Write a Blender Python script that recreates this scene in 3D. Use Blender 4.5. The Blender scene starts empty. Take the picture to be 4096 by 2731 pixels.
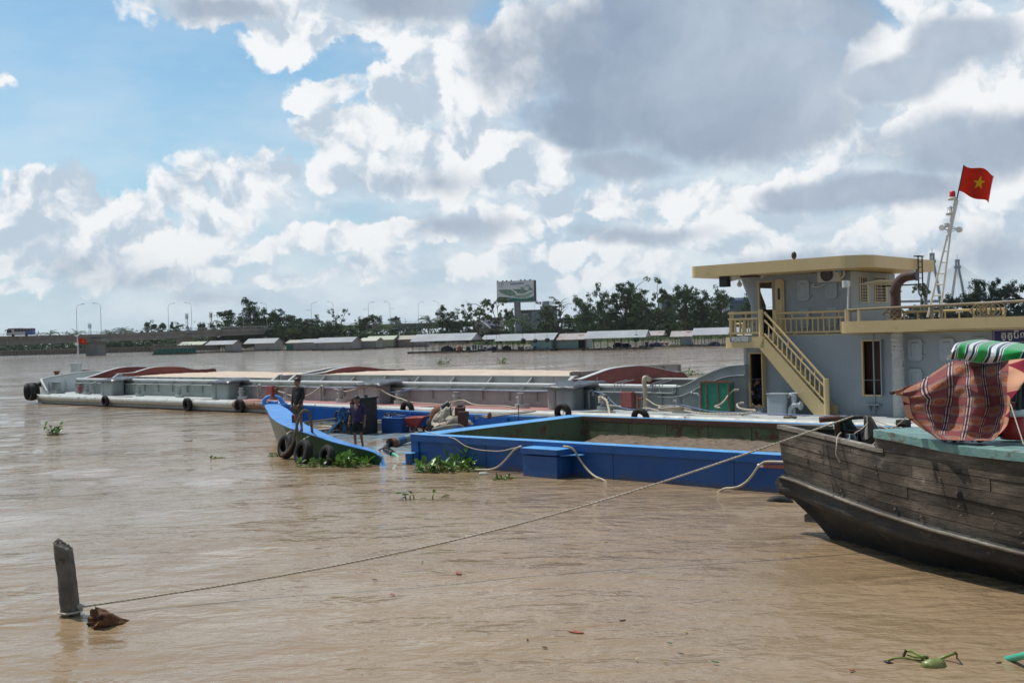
import bpy,bmesh,math,random
from mathutils import Vector,Matrix,noise
R=math.radians
S=bpy.context.scene
COL=S.collection
#camera
F=4323.6;CX=2048.0;CY=1365.5
CAMH=3.7
PITCH=R(0.378);ROLL=R(1.6)
fwd=Vector((0,math.cos(PITCH),-math.sin(PITCH)))
rt0=Vector((1,0,0));up0=rt0.cross(fwd)
rt=rt0*math.cos(ROLL)-up0*math.sin(ROLL)
up=up0*math.cos(ROLL)+rt0*math.sin(ROLL)
CAM=Vector((0,0,CAMH))
cd=bpy.data.cameras.new("camera");cam=bpy.data.objects.new("camera",cd);COL.objects.link(cam)
M=Matrix((rt,up,-fwd)).transposed().to_4x4();M.translation=CAM
cam.matrix_world=M
cd.sensor_width=36;cd.lens=F/4096*36;cd.clip_end=6000;cd.clip_start=0.1
S.camera=cam
def ray(px,py):
 return(rt*((px-CX)/F)-up*((py-CY)/F)+fwd)
def at(px,py,z=0.0):
 d=ray(px,py);t=(z-CAMH)/d.z
 return CAM+d*t
def atd(px,py,dist):
 d=ray(px,py);return CAM+d*(dist/d.y)
def hor(px):return 1394.2-0.0279*px
#light
SUN_EL=R(64);SUN_AZ=R(-60)
sl=bpy.data.lights.new("sun",'SUN');sun=bpy.data.objects.new("sun",sl);COL.objects.link(sun)
sl.energy=3.6;sl.angle=R(0.55);sl.color=(1.0,0.955,0.88)
sd=Vector((math.sin(SUN_AZ)*math.cos(SUN_EL),math.cos(SUN_AZ)*math.cos(SUN_EL),math.sin(SUN_EL)))
sun.rotation_euler=(-sd).to_track_quat('-Z','Y').to_euler()
sun.location=(-30,30,60)
vs=S.view_settings;vs.view_transform='Standard';vs.look='None';vs.exposure=0.0;vs.gamma=1.0;vs.use_curve_mapping=False
#sky
W=bpy.data.worlds.new("World");S.world=W;W.use_nodes=True
nt=W.node_tree
class NB:
 """small wrapper for building node graphs"""
 def __init__(s,nt):s.nt=nt
 def n(s,t,**k):
  x=s.nt.nodes.new(t)
  for a,b in k.items():setattr(x,a,b)
  return x
 def link(s,a,b):s.nt.links.new(a,b)
 def setin(s,node,i,v):
  if v is None:return
  if hasattr(v,'is_output')or isinstance(v,bpy.types.NodeSocket):s.link(v,node.inputs[i])
  else:node.inputs[i].default_value=v
 def math(s,op,a,b=None,c=None,clamp=False):
  x=s.n('ShaderNodeMath',operation=op,use_clamp=clamp)
  s.setin(x,0,a);s.setin(x,1,b);s.setin(x,2,c)
  return x.outputs[0]
 def vm(s,op,a,b=None,out=0):
  x=s.n('ShaderNodeVectorMath',operation=op)
  s.setin(x,0,a);s.setin(x,1,b)
  return x.outputs[out]
 def noise(s,vec,scale,detail=4,rough=0.5,dist=0.0,out=0,dim='3D'):
  x=s.n('ShaderNodeTexNoise');x.noise_dimensions=dim
  if vec is not None:s.link(vec,x.inputs['Vector'])
  x.inputs['Scale'].default_value=scale;x.inputs['Detail'].default_value=detail
  x.inputs['Roughness'].default_value=rough;x.inputs['Distortion'].default_value=dist
  return x.outputs[out]
 def noise2(s,*a,**k):return s.noise(*a,dim='2D',**k)
 def mr(s,v,a,b,c=0.0,d=1.0,smooth=False):
  x=s.n('ShaderNodeMapRange',interpolation_type='SMOOTHSTEP' if smooth else 'LINEAR')
  s.setin(x,0,v);x.inputs[1].default_value=a;x.inputs[2].default_value=b
  x.inputs[3].default_value=c;x.inputs[4].default_value=d
  return x.outputs[0]
 def mix(s,f,a,b,blend='MIX'):
  x=s.n('ShaderNodeMix',data_type='RGBA',blend_type=blend)
  s.setin(x,0,f)
  for i,v in((6,a),(7,b)):
   if isinstance(v,(tuple,list)):v=tuple(v)+(1,)if len(v)==3 else v
   s.setin(x,i,v)
  return x.outputs[2]
nb=NB(nt)
for x in list(nt.nodes):nt.nodes.remove(x)
wout=nb.n('ShaderNodeOutputWorld');bg=nb.n('ShaderNodeBackground')
tc=nb.n('ShaderNodeTexCoord')
sep=nb.n('ShaderNodeSeparateXYZ');nb.link(tc.outputs['Generated'],sep.inputs[0])
azn=nb.math('ARCTAN2',sep.outputs[0],sep.outputs[1])
eln=nb.math('ARCSINE',sep.outputs[2])
cmb=nb.n('ShaderNodeCombineXYZ');nb.link(azn,cmb.inputs[0]);nb.link(eln,cmb.inputs[1])
P=cmb.outputs[0]
def ae(px,py):
 d=ray(px,py).normalized();return(math.atan2(d.x,d.y),math.asin(d.z))
wn=nb.noise2(P,14.0,5,0.6,out=1)
wv=nb.vm('SUBTRACT',wn,(0.5,0.5,0.5))
P1=nb.vm('ADD',P,nb.vm('MULTIPLY',wv,(0.055,0.05,0.0)))
def blob_field(Pn,blobs):
 acc=None
 for(px,py,rx,ry,k)in blobs:
  a,e=ae(px,py)
  v=nb.vm('SUBTRACT',Pn,(a,e,0))
  v=nb.vm('MULTIPLY',v,(F/rx,F/ry,0))
  d=nb.vm('LENGTH',v,out=1)
  q=nb.math('MULTIPLY_ADD',d,-k,k)
  acc=q if acc is None else nb.math('MAXIMUM',acc,q)
 return acc
CUM=[(1730,300,190,120,1.0),(1640,420,220,150,1.3),(1760,400,240,170,1.4),(1500,580,260,150,1.0),(1700,640,360,170,1.4),(1950,610,230,150,1.4),(2080,700,200,120,1.0),(1330,380,150,70,.9),(1360,560,150,110,.8),(290,760,190,110,1.0),(150,920,260,150,1.3),(420,910,280,170,1.4),(690,790,160,120,1.0),(800,900,180,150,1.0),(930,830,120,120,.95),(600,1000,360,120,1.0),(160,1040,260,90,.9),(880,1030,140,100,.9),(1300,960,200,70,.9),(1080,1000,120,50,.8),(1650,950,260,70,.8),(1980,880,260,80,.9),(1900,1060,160,60,.8),(1180,1110,170,50,.7),(1500,1070,180,40,.6),(120,1140,120,40,.8),(1000,30,420,110,1.0),(800,60,200,110,.9),(1200,130,250,130,1.0),(1500,40,420,150,1.1),(1850,150,330,160,1.1),(2150,120,260,220,1.1),(2050,330,160,110,.9),(3150,40,200,60,.9),(3640,60,150,90,1.0),(3850,80,120,70,1.0),(3560,180,220,130,1.0),(3800,330,300,120,1.0),(3450,420,260,100,.9),(3500,560,300,80,.9),(3980,300,220,140,1.0),(3050,830,240,110,.95),(2700,790,200,90,.9),(2450,820,300,110,.9),(3250,740,200,80,.9),(2200,820,200,120,.9),(2350,1000,200,60,.8),(2880,960,260,70,.8),(3000,1010,160,50,.8),(2450,1090,300,50,.7),(3750,800,260,90,.8),(3950,860,200,80,.8),(3250,1000,420,70,.7),(3900,960,260,60,.7),(1150,700,420,90,.55),(1050,780,300,60,.5),(-350,1000,480,150,1.0),(4500,500,500,500,1.0),(10,300,50,50,.7)]
GREY=[(2500,220,620,330,1.1),(2900,330,620,260,1.1),(2300,480,300,180,.9),(3050,480,420,160,1.0),(2700,120,700,200,1.0),(3330,100,250,180,.8),(3550,360,260,110,1.1),(3800,230,180,130,.8),(3900,200,260,120,.9),(3480,780,420,80,.9),(3900,600,420,130,.7),(2450,640,320,80,.7),(1620,10,420,90,.7),(950,60,220,60,.5),(1750,740,260,80,.45),(560,1110,420,60,.25),(900,1160,260,40,.3),(3300,1060,600,70,.6),(230,1060,300,60,.2),(1900,900,300,60,.5),(2600,930,300,50,.5),(3950,1000,300,120,.6)]
f0=blob_field(P1,CUM)
b1=nb.noise2(P,13.0,6,0.62)
bOff=nb.vm('ADD',P,(-0.012,0.022,0.0))
b2=nb.noise2(bOff,13.0,5,0.62)
vo=nb.n('ShaderNodeTexVoronoi',feature='F1',voronoi_dimensions='2D');nb.link(P1,vo.inputs['Vector']);vo.inputs['Scale'].default_value=15;vo.inputs['Detail'].default_value=3.0
vo2=nb.n('ShaderNodeTexVoronoi',feature='F1',voronoi_dimensions='2D');nb.link(nb.vm('ADD',P1,(-0.008,0.014,0)),vo2.inputs['Vector']);vo2.inputs['Scale'].default_value=15;vo2.inputs['Detail'].default_value=3.0
dens=nb.math('ADD',nb.math('MAXIMUM',f0,-0.7),nb.math('MULTIPLY',nb.math('SUBTRACT',b1,0.5),0.85))
dens=nb.math('SUBTRACT',dens,nb.math('MULTIPLY',vo.outputs['Distance'],0.85))
cmask=nb.mr(dens,-0.74,-0.44,smooth=True)
relief=nb.math('MULTIPLY',nb.math('SUBTRACT',b1,b2),1.5)
relief=nb.math('ADD',relief,nb.math('MULTIPLY',nb.math('SUBTRACT',vo2.outputs['Distance'],vo.outputs['Distance']),1.9))
edge=nb.mr(nb.math('SUBTRACT',dens,nb.math('MULTIPLY',nb.math('SUBTRACT',nb.noise2(bOff,6.0,3,0.5),0.5),2.2)),-0.7,1.4,0.34,-0.20)
lit=nb.math('ADD',nb.math('ADD',nb.math('ADD',relief,edge),nb.math('MULTIPLY',nb.math('SUBTRACT',nb.noise2(P1,24.0,5,0.65),0.5),1.1)),0.42,clamp=True)
lit=nb.mr(lit,0.0,1.0,0.0,1.0,smooth=True)
ccol=nb.mix(lit,(0.52,0.625,0.735),(0.93,0.95,0.965))
gP=nb.vm('ADD',P,nb.vm('MULTIPLY',nb.vm('SUBTRACT',nb.noise2(P,5.0,5,0.6,out=1),(0.5,0.5,0.5)),(0.09,0.05,0)))
g0=blob_field(gP,GREY)
g0=nb.math('ADD',nb.math('MAXIMUM',g0,-0.6),nb.math('MULTIPLY',nb.math('SUBTRACT',nb.noise2(P,10.0,7,0.6),0.5),0.8))
gmask=nb.mr(g0,-0.05,0.42,smooth=True)
gcol=nb.mix(nb.mr(nb.noise2(gP,7.0,5,0.6),0.3,0.7),(0.30,0.375,0.49),(0.47,0.55,0.655))
sky=nb.n('ShaderNodeTexSky',sky_type='NISHITA');sky.sun_disc=False
sky.sun_elevation=SUN_EL;sky.sun_rotation=SUN_AZ;sky.air_density=1.0;sky.dust_density=1.2;sky.ozone_density=1.5
skyc=nb.vm('MULTIPLY',sky.outputs[0],(0.088,0.125,0.130))
hz=nb.mr(eln,0.0,0.30,0.75,0.0)
veil=nb.math('MULTIPLY',nb.mr(nb.noise2(nb.vm('MULTIPLY',P,(3.0,9.0,1.0)),2.0,6,0.6),0.35,0.75),nb.mr(eln,0.02,0.34,0.7,0.12))
skyc=nb.mix(hz,skyc,(0.50,0.68,0.83))
skyc=nb.mix(veil,skyc,(0.78,0.84,0.89))
vf=nb.math('ADD',blob_field(P,[(2950,1000,2300,950,1.6),(900,1200,1900,330,.7),(4300,300,900,500,1.0),(1250,800,700,260,.8)]),nb.math('MULTIPLY',nb.math('SUBTRACT',nb.noise2(nb.vm('MULTIPLY',P,(1.0,2.6,1)),5.0,6,0.62),0.5),1.6))
skyc=nb.mix(nb.mr(vf,-0.1,0.9,0.0,0.85,smooth=True),skyc,nb.mix(nb.mr(nb.noise2(nb.vm('MULTIPLY',P,(1.0,2.2,1)),11.0,6,0.6),0.35,0.65),(0.50,0.62,0.74),(0.80,0.86,0.90)))
oth=nb.mr(nb.math('ABSOLUTE',azn),0.55,0.8)
oc=nb.math('MULTIPLY',nb.mr(nb.noise2(P1,3.0,7,0.6),0.46,0.60,smooth=True),nb.math('MAXIMUM',oth,nb.mr(eln,0.36,0.5)))
cmask=nb.math('MAXIMUM',cmask,nb.math('MULTIPLY',oc,0.85))
c=nb.mix(cmask,skyc,ccol)
c=nb.mix(nb.math('MULTIPLY',gmask,0.93),c,gcol)
c=nb.mix(nb.mr(eln,0.0,0.10,0.45,0.0),c,(0.60,0.71,0.79))
dimk=nb.mr(nb.math('ABSOLUTE',azn),0.9,1.7,1.0,0.62)
c=nb.vm('SCALE',c);c.node.inputs['Scale'].default_value=1.0;nb.link(dimk,c.node.inputs['Scale'])
nb.link(c,bg.inputs[0]);bg.inputs[1].default_value=1.0
nb.link(bg.outputs[0],wout.inputs[0])
W.cycles.sampling_method='MANUAL';W.cycles.sample_map_resolution=512
#builders
def tag(o,label=None,cat=None,group=None,kind=None):
 if label:o['label']=label
 if cat:o['category']=cat
 if group:o['group']=group
 if kind:o['kind']=kind
 return o
def empty(name,loc=(0,0,0),rz=0.0,**k):
 o=bpy.data.objects.new(name,None);COL.objects.link(o);o.location=loc;o.rotation_euler=(0,0,rz)
 o.empty_display_size=0.2
 return tag(o,**k)
def rotm(ax,deg):return Matrix.Rotation(R(deg),4,ax)
def trm(x,y,z):return Matrix.Translation((x,y,z))
class MB:
 """collects shapes and links them as ONE mesh object"""
 def __init__(s):s.v=[];s.f=[];s.m=[];s.sm=[];s.T=None;s.uv=None
 def add(s,vs,fs,m=0,sm=False):
  o=len(s.v)
  if s.T is not None:vs=[s.T@Vector(v)for v in vs]
  s.v.extend([tuple(v)for v in vs]);s.f.extend([tuple(i+o for i in f)for f in fs])
  s.m.extend([m]*len(fs));s.sm.extend([sm]*len(fs));return s
 def box(s,x0,x1,y0,y1,z0,z1,m=0):
  if x0>x1:x0,x1=x1,x0
  if y0>y1:y0,y1=y1,y0
  if z0>z1:z0,z1=z1,z0
  v=[(x0,y0,z0),(x1,y0,z0),(x1,y1,z0),(x0,y1,z0),(x0,y0,z1),(x1,y0,z1),(x1,y1,z1),(x0,y1,z1)]
  return s.add(v,[(0,3,2,1),(4,5,6,7),(0,1,5,4),(1,2,6,5),(2,3,7,6),(3,0,4,7)],m)
 def tube(s,pts,r,n=8,m=0,caps=True,sm=True,closed=False):
  pts=[Vector(p)for p in pts];k=len(pts);rs=r if isinstance(r,(list,tuple))else[r]*k
  vs=[];fs=[];prev=None
  for i,p in enumerate(pts):
   if closed:t=pts[(i+1)%k]-pts[i-1]
   else:t=pts[min(i+1,k-1)]-pts[max(i-1,0)]
   if t.length<1e-9:t=Vector((0,0,1))
   t.normalize()
   if prev is None:
    a=Vector((0,0,1))if abs(t.z)<0.9 else Vector((1,0,0));u=t.cross(a).normalized()
   else:
    u=prev-t*prev.dot(t)
    u=u.normalized()if u.length>1e-6 else t.orthogonal().normalized()
   prev=u;w=t.cross(u)
   for j in range(n):
    a=2*math.pi*j/n;vs.append(p+(u*math.cos(a)+w*math.sin(a))*rs[i])
  for i in range(k if closed else k-1):
   for j in range(n):
    a,b=i*n+j,i*n+(j+1)%n;c=((i+1)%k)*n
    fs.append((a,b,c+(j+1)%n,c+j))
  s.add(vs,fs,m,sm)
  if caps and not closed:
   s.add([vs[j]for j in range(n)],[tuple(reversed(range(n)))],m);s.add([vs[(k-1)*n+j]for j in range(n)],[tuple(range(n))],m)
  return s
 def cyl(s,p0,p1,r0,r1=None,n=16,m=0,sm=True):return s.tube([p0,p1],[r0,r0 if r1 is None else r1],n,m,True,sm)
 def prism(s,poly,d,m=0,sm=False):
  """poly: list of 3d points (planar), extruded by the vector d"""
  n=len(poly);p=[Vector(q)for q in poly];d=Vector(d)
  vs=p+[q+d for q in p]
  fs=[tuple(range(n)),tuple(reversed(range(n,2*n)))]
  s.add(vs,fs,m)
  return s.add(vs,[((i+1)%n,i,n+i,n+(i+1)%n)for i in range(n)],m,sm)
 def grid(s,fn,nu,nv,m=0,sm=True,wrap=False):
  vs=[fn(i/nu,j/nv)for j in range(nv+1)for i in range(nu+(0 if wrap else 1))]
  w=nu if wrap else nu+1;fs=[]
  for j in range(nv):
   for i in range(nu):
    a=j*w+i;b=j*w+(i+1)%w if wrap else a+1
    fs.append((a,b,b+w,a+w))
  return s.add(vs,fs,m,sm)
 def lathe(s,prof,c=(0,0,0),n=20,m=0,sm=True,axis='z'):
  c=Vector(c)
  def fn(u,v):
   i=min(int(round(v*(len(prof)-1))),len(prof)-1);r,z=prof[i];a=2*math.pi*u
   q=Vector((r*math.cos(a),r*math.sin(a),z))
   if axis=='y':q=Vector((q.x,-q.z,q.y))
   if axis=='x':q=Vector((q.z,q.x,q.y))
   return c+q
  return s.grid(fn,n,len(prof)-1,m,sm,wrap=True)
 def ball(s,c,rx,ry=None,rz=None,n=12,m=0,jit=0.0,seed=0):
  ry=ry or rx;rz=rz or rx;c=Vector(c)
  def fn(u,v):
   a=2*math.pi*u;b=math.pi*(v-0.5)
   q=Vector((math.cos(a)*math.cos(b),math.sin(a)*math.cos(b),math.sin(b)))
   k=1+jit*noise.noise(q*2.0+Vector((seed*7.3,0,0)))
   return c+Vector((q.x*rx,q.y*ry,q.z*rz))*k
  return s.grid(fn,n,max(4,n//2+2),m,True,wrap=True)
 def build(s,name,mats,parent=None,loc=None,bevel=0,seg=2,solid=0,sub=0):
  me=bpy.data.meshes.new(name)
  vs=s.v
  if loc is not None:vs=[(a-loc[0],b-loc[1],c-loc[2])for a,b,c in vs]
  me.from_pydata(vs,[],s.f)
  if not isinstance(mats,(list,tuple)):mats=[mats]
  for q in mats:me.materials.append(q)
  me.polygons.foreach_set('material_index',s.m);me.polygons.foreach_set('use_smooth',s.sm)
  if s.uv:
   l=me.uv_layers.new(name='UVMap')
   for i,lp in enumerate(me.loops):l.data[i].uv=s.uv[lp.vertex_index]
  me.update()
  o=bpy.data.objects.new(name,me);COL.objects.link(o)
  if loc is not None:o.location=loc
  if parent is not None:o.parent=parent
  if bevel:
   b=o.modifiers.new('bevel','BEVEL');b.width=bevel;b.segments=seg;b.limit_method='ANGLE';b.angle_limit=R(40)
  if solid:
   b=o.modifiers.new('solid','SOLIDIFY');b.thickness=solid;b.offset=0
  if sub:
   b=o.modifiers.new('sub','SUBSURF');b.levels=sub;b.render_levels=sub
  return o
def copy_tree(o,parent=None):
 c=o.copy();COL.objects.link(c)
 if parent is not None:c.parent=parent
 for ch in list(o.children):copy_tree(ch,c)
 return c
def smooth_path(pts,k=6):
 """Catmull-Rom through 3d points"""
 p=[Vector(q)for q in pts];out=[]
 for i in range(len(p)-1):
  a=p[i-1]if i else p[0]*2-p[1];b=p[i];c=p[i+1];d=p[i+2]if i+2<len(p)else p[-1]*2-p[-2]
  for j in range(k):
   t=j/k
   out.append(0.5*((2*b)+(c-a)*t+(2*a-5*b+4*c-d)*t*t+(3*b-a-3*c+d)*t**3))
 out.append(p[-1]);return out
class Frame:
 """a vessel's own axes: x along the hull to the right, y away from the camera"""
 def __init__(s,o,deg):
  s.o=Vector((o[0],o[1],0));s.a=R(deg);s.ux=Vector((math.cos(s.a),math.sin(s.a),0));s.uy=Vector((-math.sin(s.a),math.cos(s.a),0))
 def l(s,w):q=Vector(w)-s.o;return Vector((q.dot(s.ux),q.dot(s.uy),w[2]))
 def w(s,q):return s.o+s.ux*q[0]+s.uy*q[1]+Vector((0,0,q[2]))
 def hit(s,px,py,n,c):
  d=ray(px,py);return CAM+d*((c-(CAM-s.o).dot(n))/d.dot(n))
 def Y(s,px,py,yl):q=s.l(s.hit(px,py,s.uy,yl));return(q.x,q.z)
 def X(s,px,py,xl):q=s.l(s.hit(px,py,s.ux,xl));return(q.y,q.z)
 def Z(s,px,py,z):q=s.l(at(px,py,z));return(q.x,q.y)
def slab(fn,poly,a,b,m=0,mb=None):
 """poly (photo points mapped by fn to 2 numbers) extruded between a and b along y"""
 mb=mb or MB();pts=[fn(*p)for p in poly]
 return mb.prism([(p[0],a,p[1])for p in pts],(0,b-a,0),m)
def rrect(x0,x1,z0,z1,r,n=4):
 out=[]
 for cx,cz,a0 in((x1-r,z1-r,0),(x0+r,z1-r,90),(x0+r,z0+r,180),(x1-r,z0+r,270)):
  for i in range(n+1):
   a=R(a0+90*i/n);out.append((cx+r*math.cos(a),cz+r*math.sin(a)))
 return out
#materials
MATS={}
def mat(name,c1,c2=None,sc=3.0,rough=0.6,bump=0.0,bs=30.0,metal=0.0,stain=None,streak=None,spec=0.5,stretch=(1,1,1),coord='Object',lo=0.35,hi=0.65,trans=0.0,rvar=0.12):
 """procedural material: two tones mixed by noise; stain=(colour, amount, scale); streak=(colour, amount): run marks down the surface"""
 if name in MATS:return MATS[name]
 m=bpy.data.materials.new(name);m.use_nodes=True;g=NB(m.node_tree)
 for x in list(m.node_tree.nodes):m.node_tree.nodes.remove(x)
 out=g.n('ShaderNodeOutputMaterial');b=g.n('ShaderNodeBsdfPrincipled');t=g.n('ShaderNodeTexCoord')
 v=t.outputs[coord]
 if stretch!=(1,1,1):v=g.vm('MULTIPLY',v,stretch)
 c2=c2 or tuple(min(1,x*1.25+0.005)for x in c1)
 n1=g.noise(v,sc,6,0.65)
 c=g.mix(g.mr(n1,lo,hi),c1,c2)
 if streak:
  sv=g.vm('MULTIPLY',v,(1,1,0.07));k=g.mr(g.noise(sv,streak[2]if len(streak)>2 else 6.0,5,0.7),0.72-0.3*streak[1],0.80,smooth=True)
  c=g.mix(g.math('MULTIPLY',k,0.85),c,streak[0])
 if stain:
  k=g.mr(g.noise(v,stain[2],7,0.72),0.70-0.35*stain[1],0.76-0.3*stain[1],smooth=True)
  c=g.mix(k,c,stain[0])
 g.link(c,b.inputs['Base Color'])
 g.link(g.mr(g.noise(v,sc*2.3,4,0.6),0.3,0.7,max(0.02,rough-rvar),min(1,rough+rvar)),b.inputs['Roughness'])
 b.inputs['Metallic'].default_value=metal;b.inputs['Specular IOR Level'].default_value=spec
 if bump:
  bp=g.n('ShaderNodeBump');bp.inputs['Strength'].default_value=bump;bp.inputs['Distance'].default_value=0.02
  g.link(g.noise(v,bs,6,0.65),bp.inputs['Height']);g.link(bp.outputs[0],b.inputs['Normal'])
 sh=b.outputs[0]
 if trans:
  tr=g.n('ShaderNodeBsdfTranslucent');g.link(c,tr.inputs[0]);ms=g.n('ShaderNodeMixShader');ms.inputs[0].default_value=trans
  g.link(sh,ms.inputs[1]);g.link(tr.outputs[0],ms.inputs[2]);sh=ms.outputs[0]
 g.link(sh,out.inputs[0]);MATS[name]=m;m['g']=1
 return m
RUST=(0.16,0.065,0.03)
m_dark=mat('dark_iron',(0.022,0.021,0.02),(0.05,0.045,0.04),8,0.6,0.3)
m_black=mat('black_plastic',(0.012,0.012,0.013),(0.03,0.03,0.032),6,0.45)
m_rubber=mat('rubber',(0.010,0.010,0.011),(0.028,0.027,0.026),5,0.7,0.3,25,spec=.35)
m_rust=mat('rusty_iron',(0.12,0.05,0.03),(0.24,0.11,0.06),7,0.85,0.5)
m_white=mat('white_paint',(0.62,0.63,0.62),(0.74,0.74,0.72),4,0.5,streak=(RUST,0.25))
m_rope=mat('rope',(0.42,0.36,0.28),(0.60,0.53,0.44),30,0.9,0.5,120)
m_darkrope=mat('dark_rope',(0.10,0.08,0.055),(0.22,0.175,0.12),30,0.9,0.5,120)
m_hose=mat('cream_hose',(0.38,0.32,0.23),(0.48,0.41,0.31),6,0.5)
m_glass=mat('dark_glass',(0.015,0.02,0.022),(0.03,0.035,0.04),2,0.08,rvar=0.03)
def rope(name,pts,r,m,k=6,n=7,parent=None,twist=True,loc=None,**tg):
 """a laid rope or hose along a smooth path"""
 p=smooth_path(pts,k);mb=MB()
 if twist:
  L=0;fr=[];prev=None;ln=[0]
  for i in range(1,len(p)):L+=(p[i]-p[i-1]).length;ln.append(L)
  step=max(r*1.6,L/900);N=int(L/step);dense=[]
  j=0
  for i in range(N+1):
   d=L*i/max(N,1)
   while j<len(ln)-2 and ln[j+1]<d:j+=1
   t=(d-ln[j])/max(ln[j+1]-ln[j],1e-9);dense.append(p[j].lerp(p[j+1],min(1,t)))
  for s in range(3):
   q=[]
   for i,c in enumerate(dense):
    t=(dense[min(i+1,N)]-dense[max(i-1,0)]).normalized();u=t.cross(Vector((0.13,0.2,1))).normalized();w=t.cross(u)
    a=i*0.75+s*2.094;q.append(c+(u*math.cos(a)+w*math.sin(a))*r*0.5)
   mb.tube(q,r*0.6,5,0)
 else:mb.tube(p,r,n,0)
 o=mb.build(name,m,parent,loc=loc if loc is not None else(None if parent else tuple(p[0])))
 return tag(o,**tg)if tg else o
def text_mesh(name,body,size,mt,parent,M4,depth=0.004,ax='CENTER',sx=1.0):
 cu=bpy.data.curves.new(name,'FONT');cu.body=body;cu.size=size;cu.align_x=ax;cu.align_y='CENTER';cu.extrude=depth;cu.offset=size*.018
 tmp=bpy.data.objects.new('tmp',cu);COL.objects.link(tmp);bpy.context.view_layer.update()
 me=bpy.data.meshes.new_from_object(tmp.evaluated_get(bpy.context.evaluated_depsgraph_get()))
 bpy.data.objects.remove(tmp)
 me.name=name;me.materials.clear();me.materials.append(mt)
 o=bpy.data.objects.new(name,me);COL.objects.link(o);o.parent=parent;o.matrix_local=M4@Matrix.Diagonal((sx,1,1,1))
 return o
XZ=rotm('X',90)
def skin(verts,edges,radii,root=0,sub=1):
 me=bpy.data.meshes.new('s');me.from_pydata(verts,edges,[]);o=bpy.data.objects.new('s',me);COL.objects.link(o)
 o.modifiers.new('k','SKIN')
 if not me.skin_vertices:me.attributes
 bm=bmesh.new();bm.from_mesh(me);L=bm.verts.layers.skin.verify()
 bm.verts.ensure_lookup_table()
 for i,v in enumerate(bm.verts):
  rr=radii[i];v[L].radius=rr if isinstance(rr,tuple)else(rr,rr);v[L].use_root=(i==root)
 bm.to_mesh(me);bm.free()
 if sub:q=o.modifiers.new('u','SUBSURF');q.levels=sub;q.render_levels=sub
 bpy.context.view_layer.update()
 r=bpy.data.meshes.new_from_object(o.evaluated_get(bpy.context.evaluated_depsgraph_get()))
 bpy.data.objects.remove(o);return r
def mesh_into(mb,me,m=0,sm=True):
 mb.add([v.co.copy()for v in me.vertices],[tuple(p.vertices)for p in me.polygons],m,sm)
def remesh(mb,voxel,mt,name,parent):
 o=mb.build('tmp',mt);q=o.modifiers.new('r','REMESH');q.mode='VOXEL';q.voxel_size=voxel;q.use_smooth_shade=True
 q=o.modifiers.new('s','SMOOTH');q.factor=0.5;q.iterations=3
 bpy.context.view_layer.update()
 r=bpy.data.meshes.new_from_object(o.evaluated_get(bpy.context.evaluated_depsgraph_get()));bpy.data.objects.remove(o)
 r.name=name;r.materials.clear();r.materials.append(mt)
 for p in r.polygons:p.use_smooth=True
 o=bpy.data.objects.new(name,r);COL.objects.link(o);o.parent=parent;return o
#water
def water_mat():
 m=bpy.data.materials.new('muddy_water');m.use_nodes=True;g=NB(m.node_tree)
 for x in list(m.node_tree.nodes):m.node_tree.nodes.remove(x)
 out=g.n('ShaderNodeOutputMaterial');b=g.n('ShaderNodeBsdfPrincipled');t=g.n('ShaderNodeTexCoord');v=t.outputs['Object']
 n1=g.noise(g.vm('MULTIPLY',v,(0.05,0.12,1)),1.0,5,0.6)
 g.link(g.mix(g.mr(n1,0.35,0.65),(0.26,0.175,0.097),(0.32,0.232,0.145)),b.inputs['Base Color'])
 b.inputs['Roughness'].default_value=0.035;b.inputs['IOR'].default_value=1.33;b.inputs['Specular IOR Level'].default_value=0.5
 rv=g.n('ShaderNodeMapping');g.link(v,rv.inputs[0]);rv.inputs['Rotation'].default_value=(0,0,R(12));rv.inputs['Scale'].default_value=(1.0,1.7,1)
 a=g.noise(rv.outputs[0],1.6,3,0.5,0.4);c=g.noise(rv.outputs[0],5.5,4,0.55,0.3);e=g.noise(rv.outputs[0],0.35,2,0.5)
 amp=g.mr(g.noise(v,0.07,3,0.6),0.38,0.62,0.35,1.5)
 h=g.math('ADD',g.math('MULTIPLY',a,0.10),g.math('ADD',g.math('MULTIPLY',c,0.019),g.math('MULTIPLY',e,0.22)))
 h=g.math('MULTIPLY',h,amp)
 bp=g.n('ShaderNodeBump');bp.inputs['Strength'].default_value=1.0;bp.inputs['Distance'].default_value=WAVE
 g.link(h,bp.inputs['Height']);g.link(bp.outputs[0],b.inputs['Normal']);g.link(b.outputs[0],out.inputs[0])
 return m
WAVE=1.0
m_water=water_mat()
mb=MB()
ys=[]
y=-12.0
while y<640:ys.append(y);y+=max(0.35,0.016*(y+10))
ys+=[800,1400,2600]
nx=150
def wav(x,y):
 if y>300:return 0.0
 k=1.0 if y<120 else(300-y)/180
 return k*0.035*(noise.noise(Vector((x*0.32,y*0.75,0.3)))+0.5*noise.noise(Vector((x*0.9+y*.2,y*1.8,5.3))))
vsx=[]
for yy in ys:
 w=30+0.75*(yy+12)
 for i in range(nx+1):
  x=(i/nx-0.5)*2*w;vsx.append((x,yy,wav(x,yy)))
fs=[(j*(nx+1)+i,j*(nx+1)+i+1,(j+1)*(nx+1)+i+1,(j+1)*(nx+1)+i)for j in range(len(ys)-1)for i in range(nx)]
mb.add(vsx,fs,0,True)
river=tag(mb.build('river_water',m_water),label='muddy brown river with small ripples',cat='water',kind='structure')
m_bed=mat('river_bed',(0.10,0.07,0.045),(0.13,0.09,0.06),0.3,0.95)
MB().add([(-2500,-50,-3),(2500,-50,-3),(2500,2800,-3),(-2500,2800,-3)],[(0,1,2,3)]).build('river_bed',m_bed)['kind']='structure'
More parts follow.
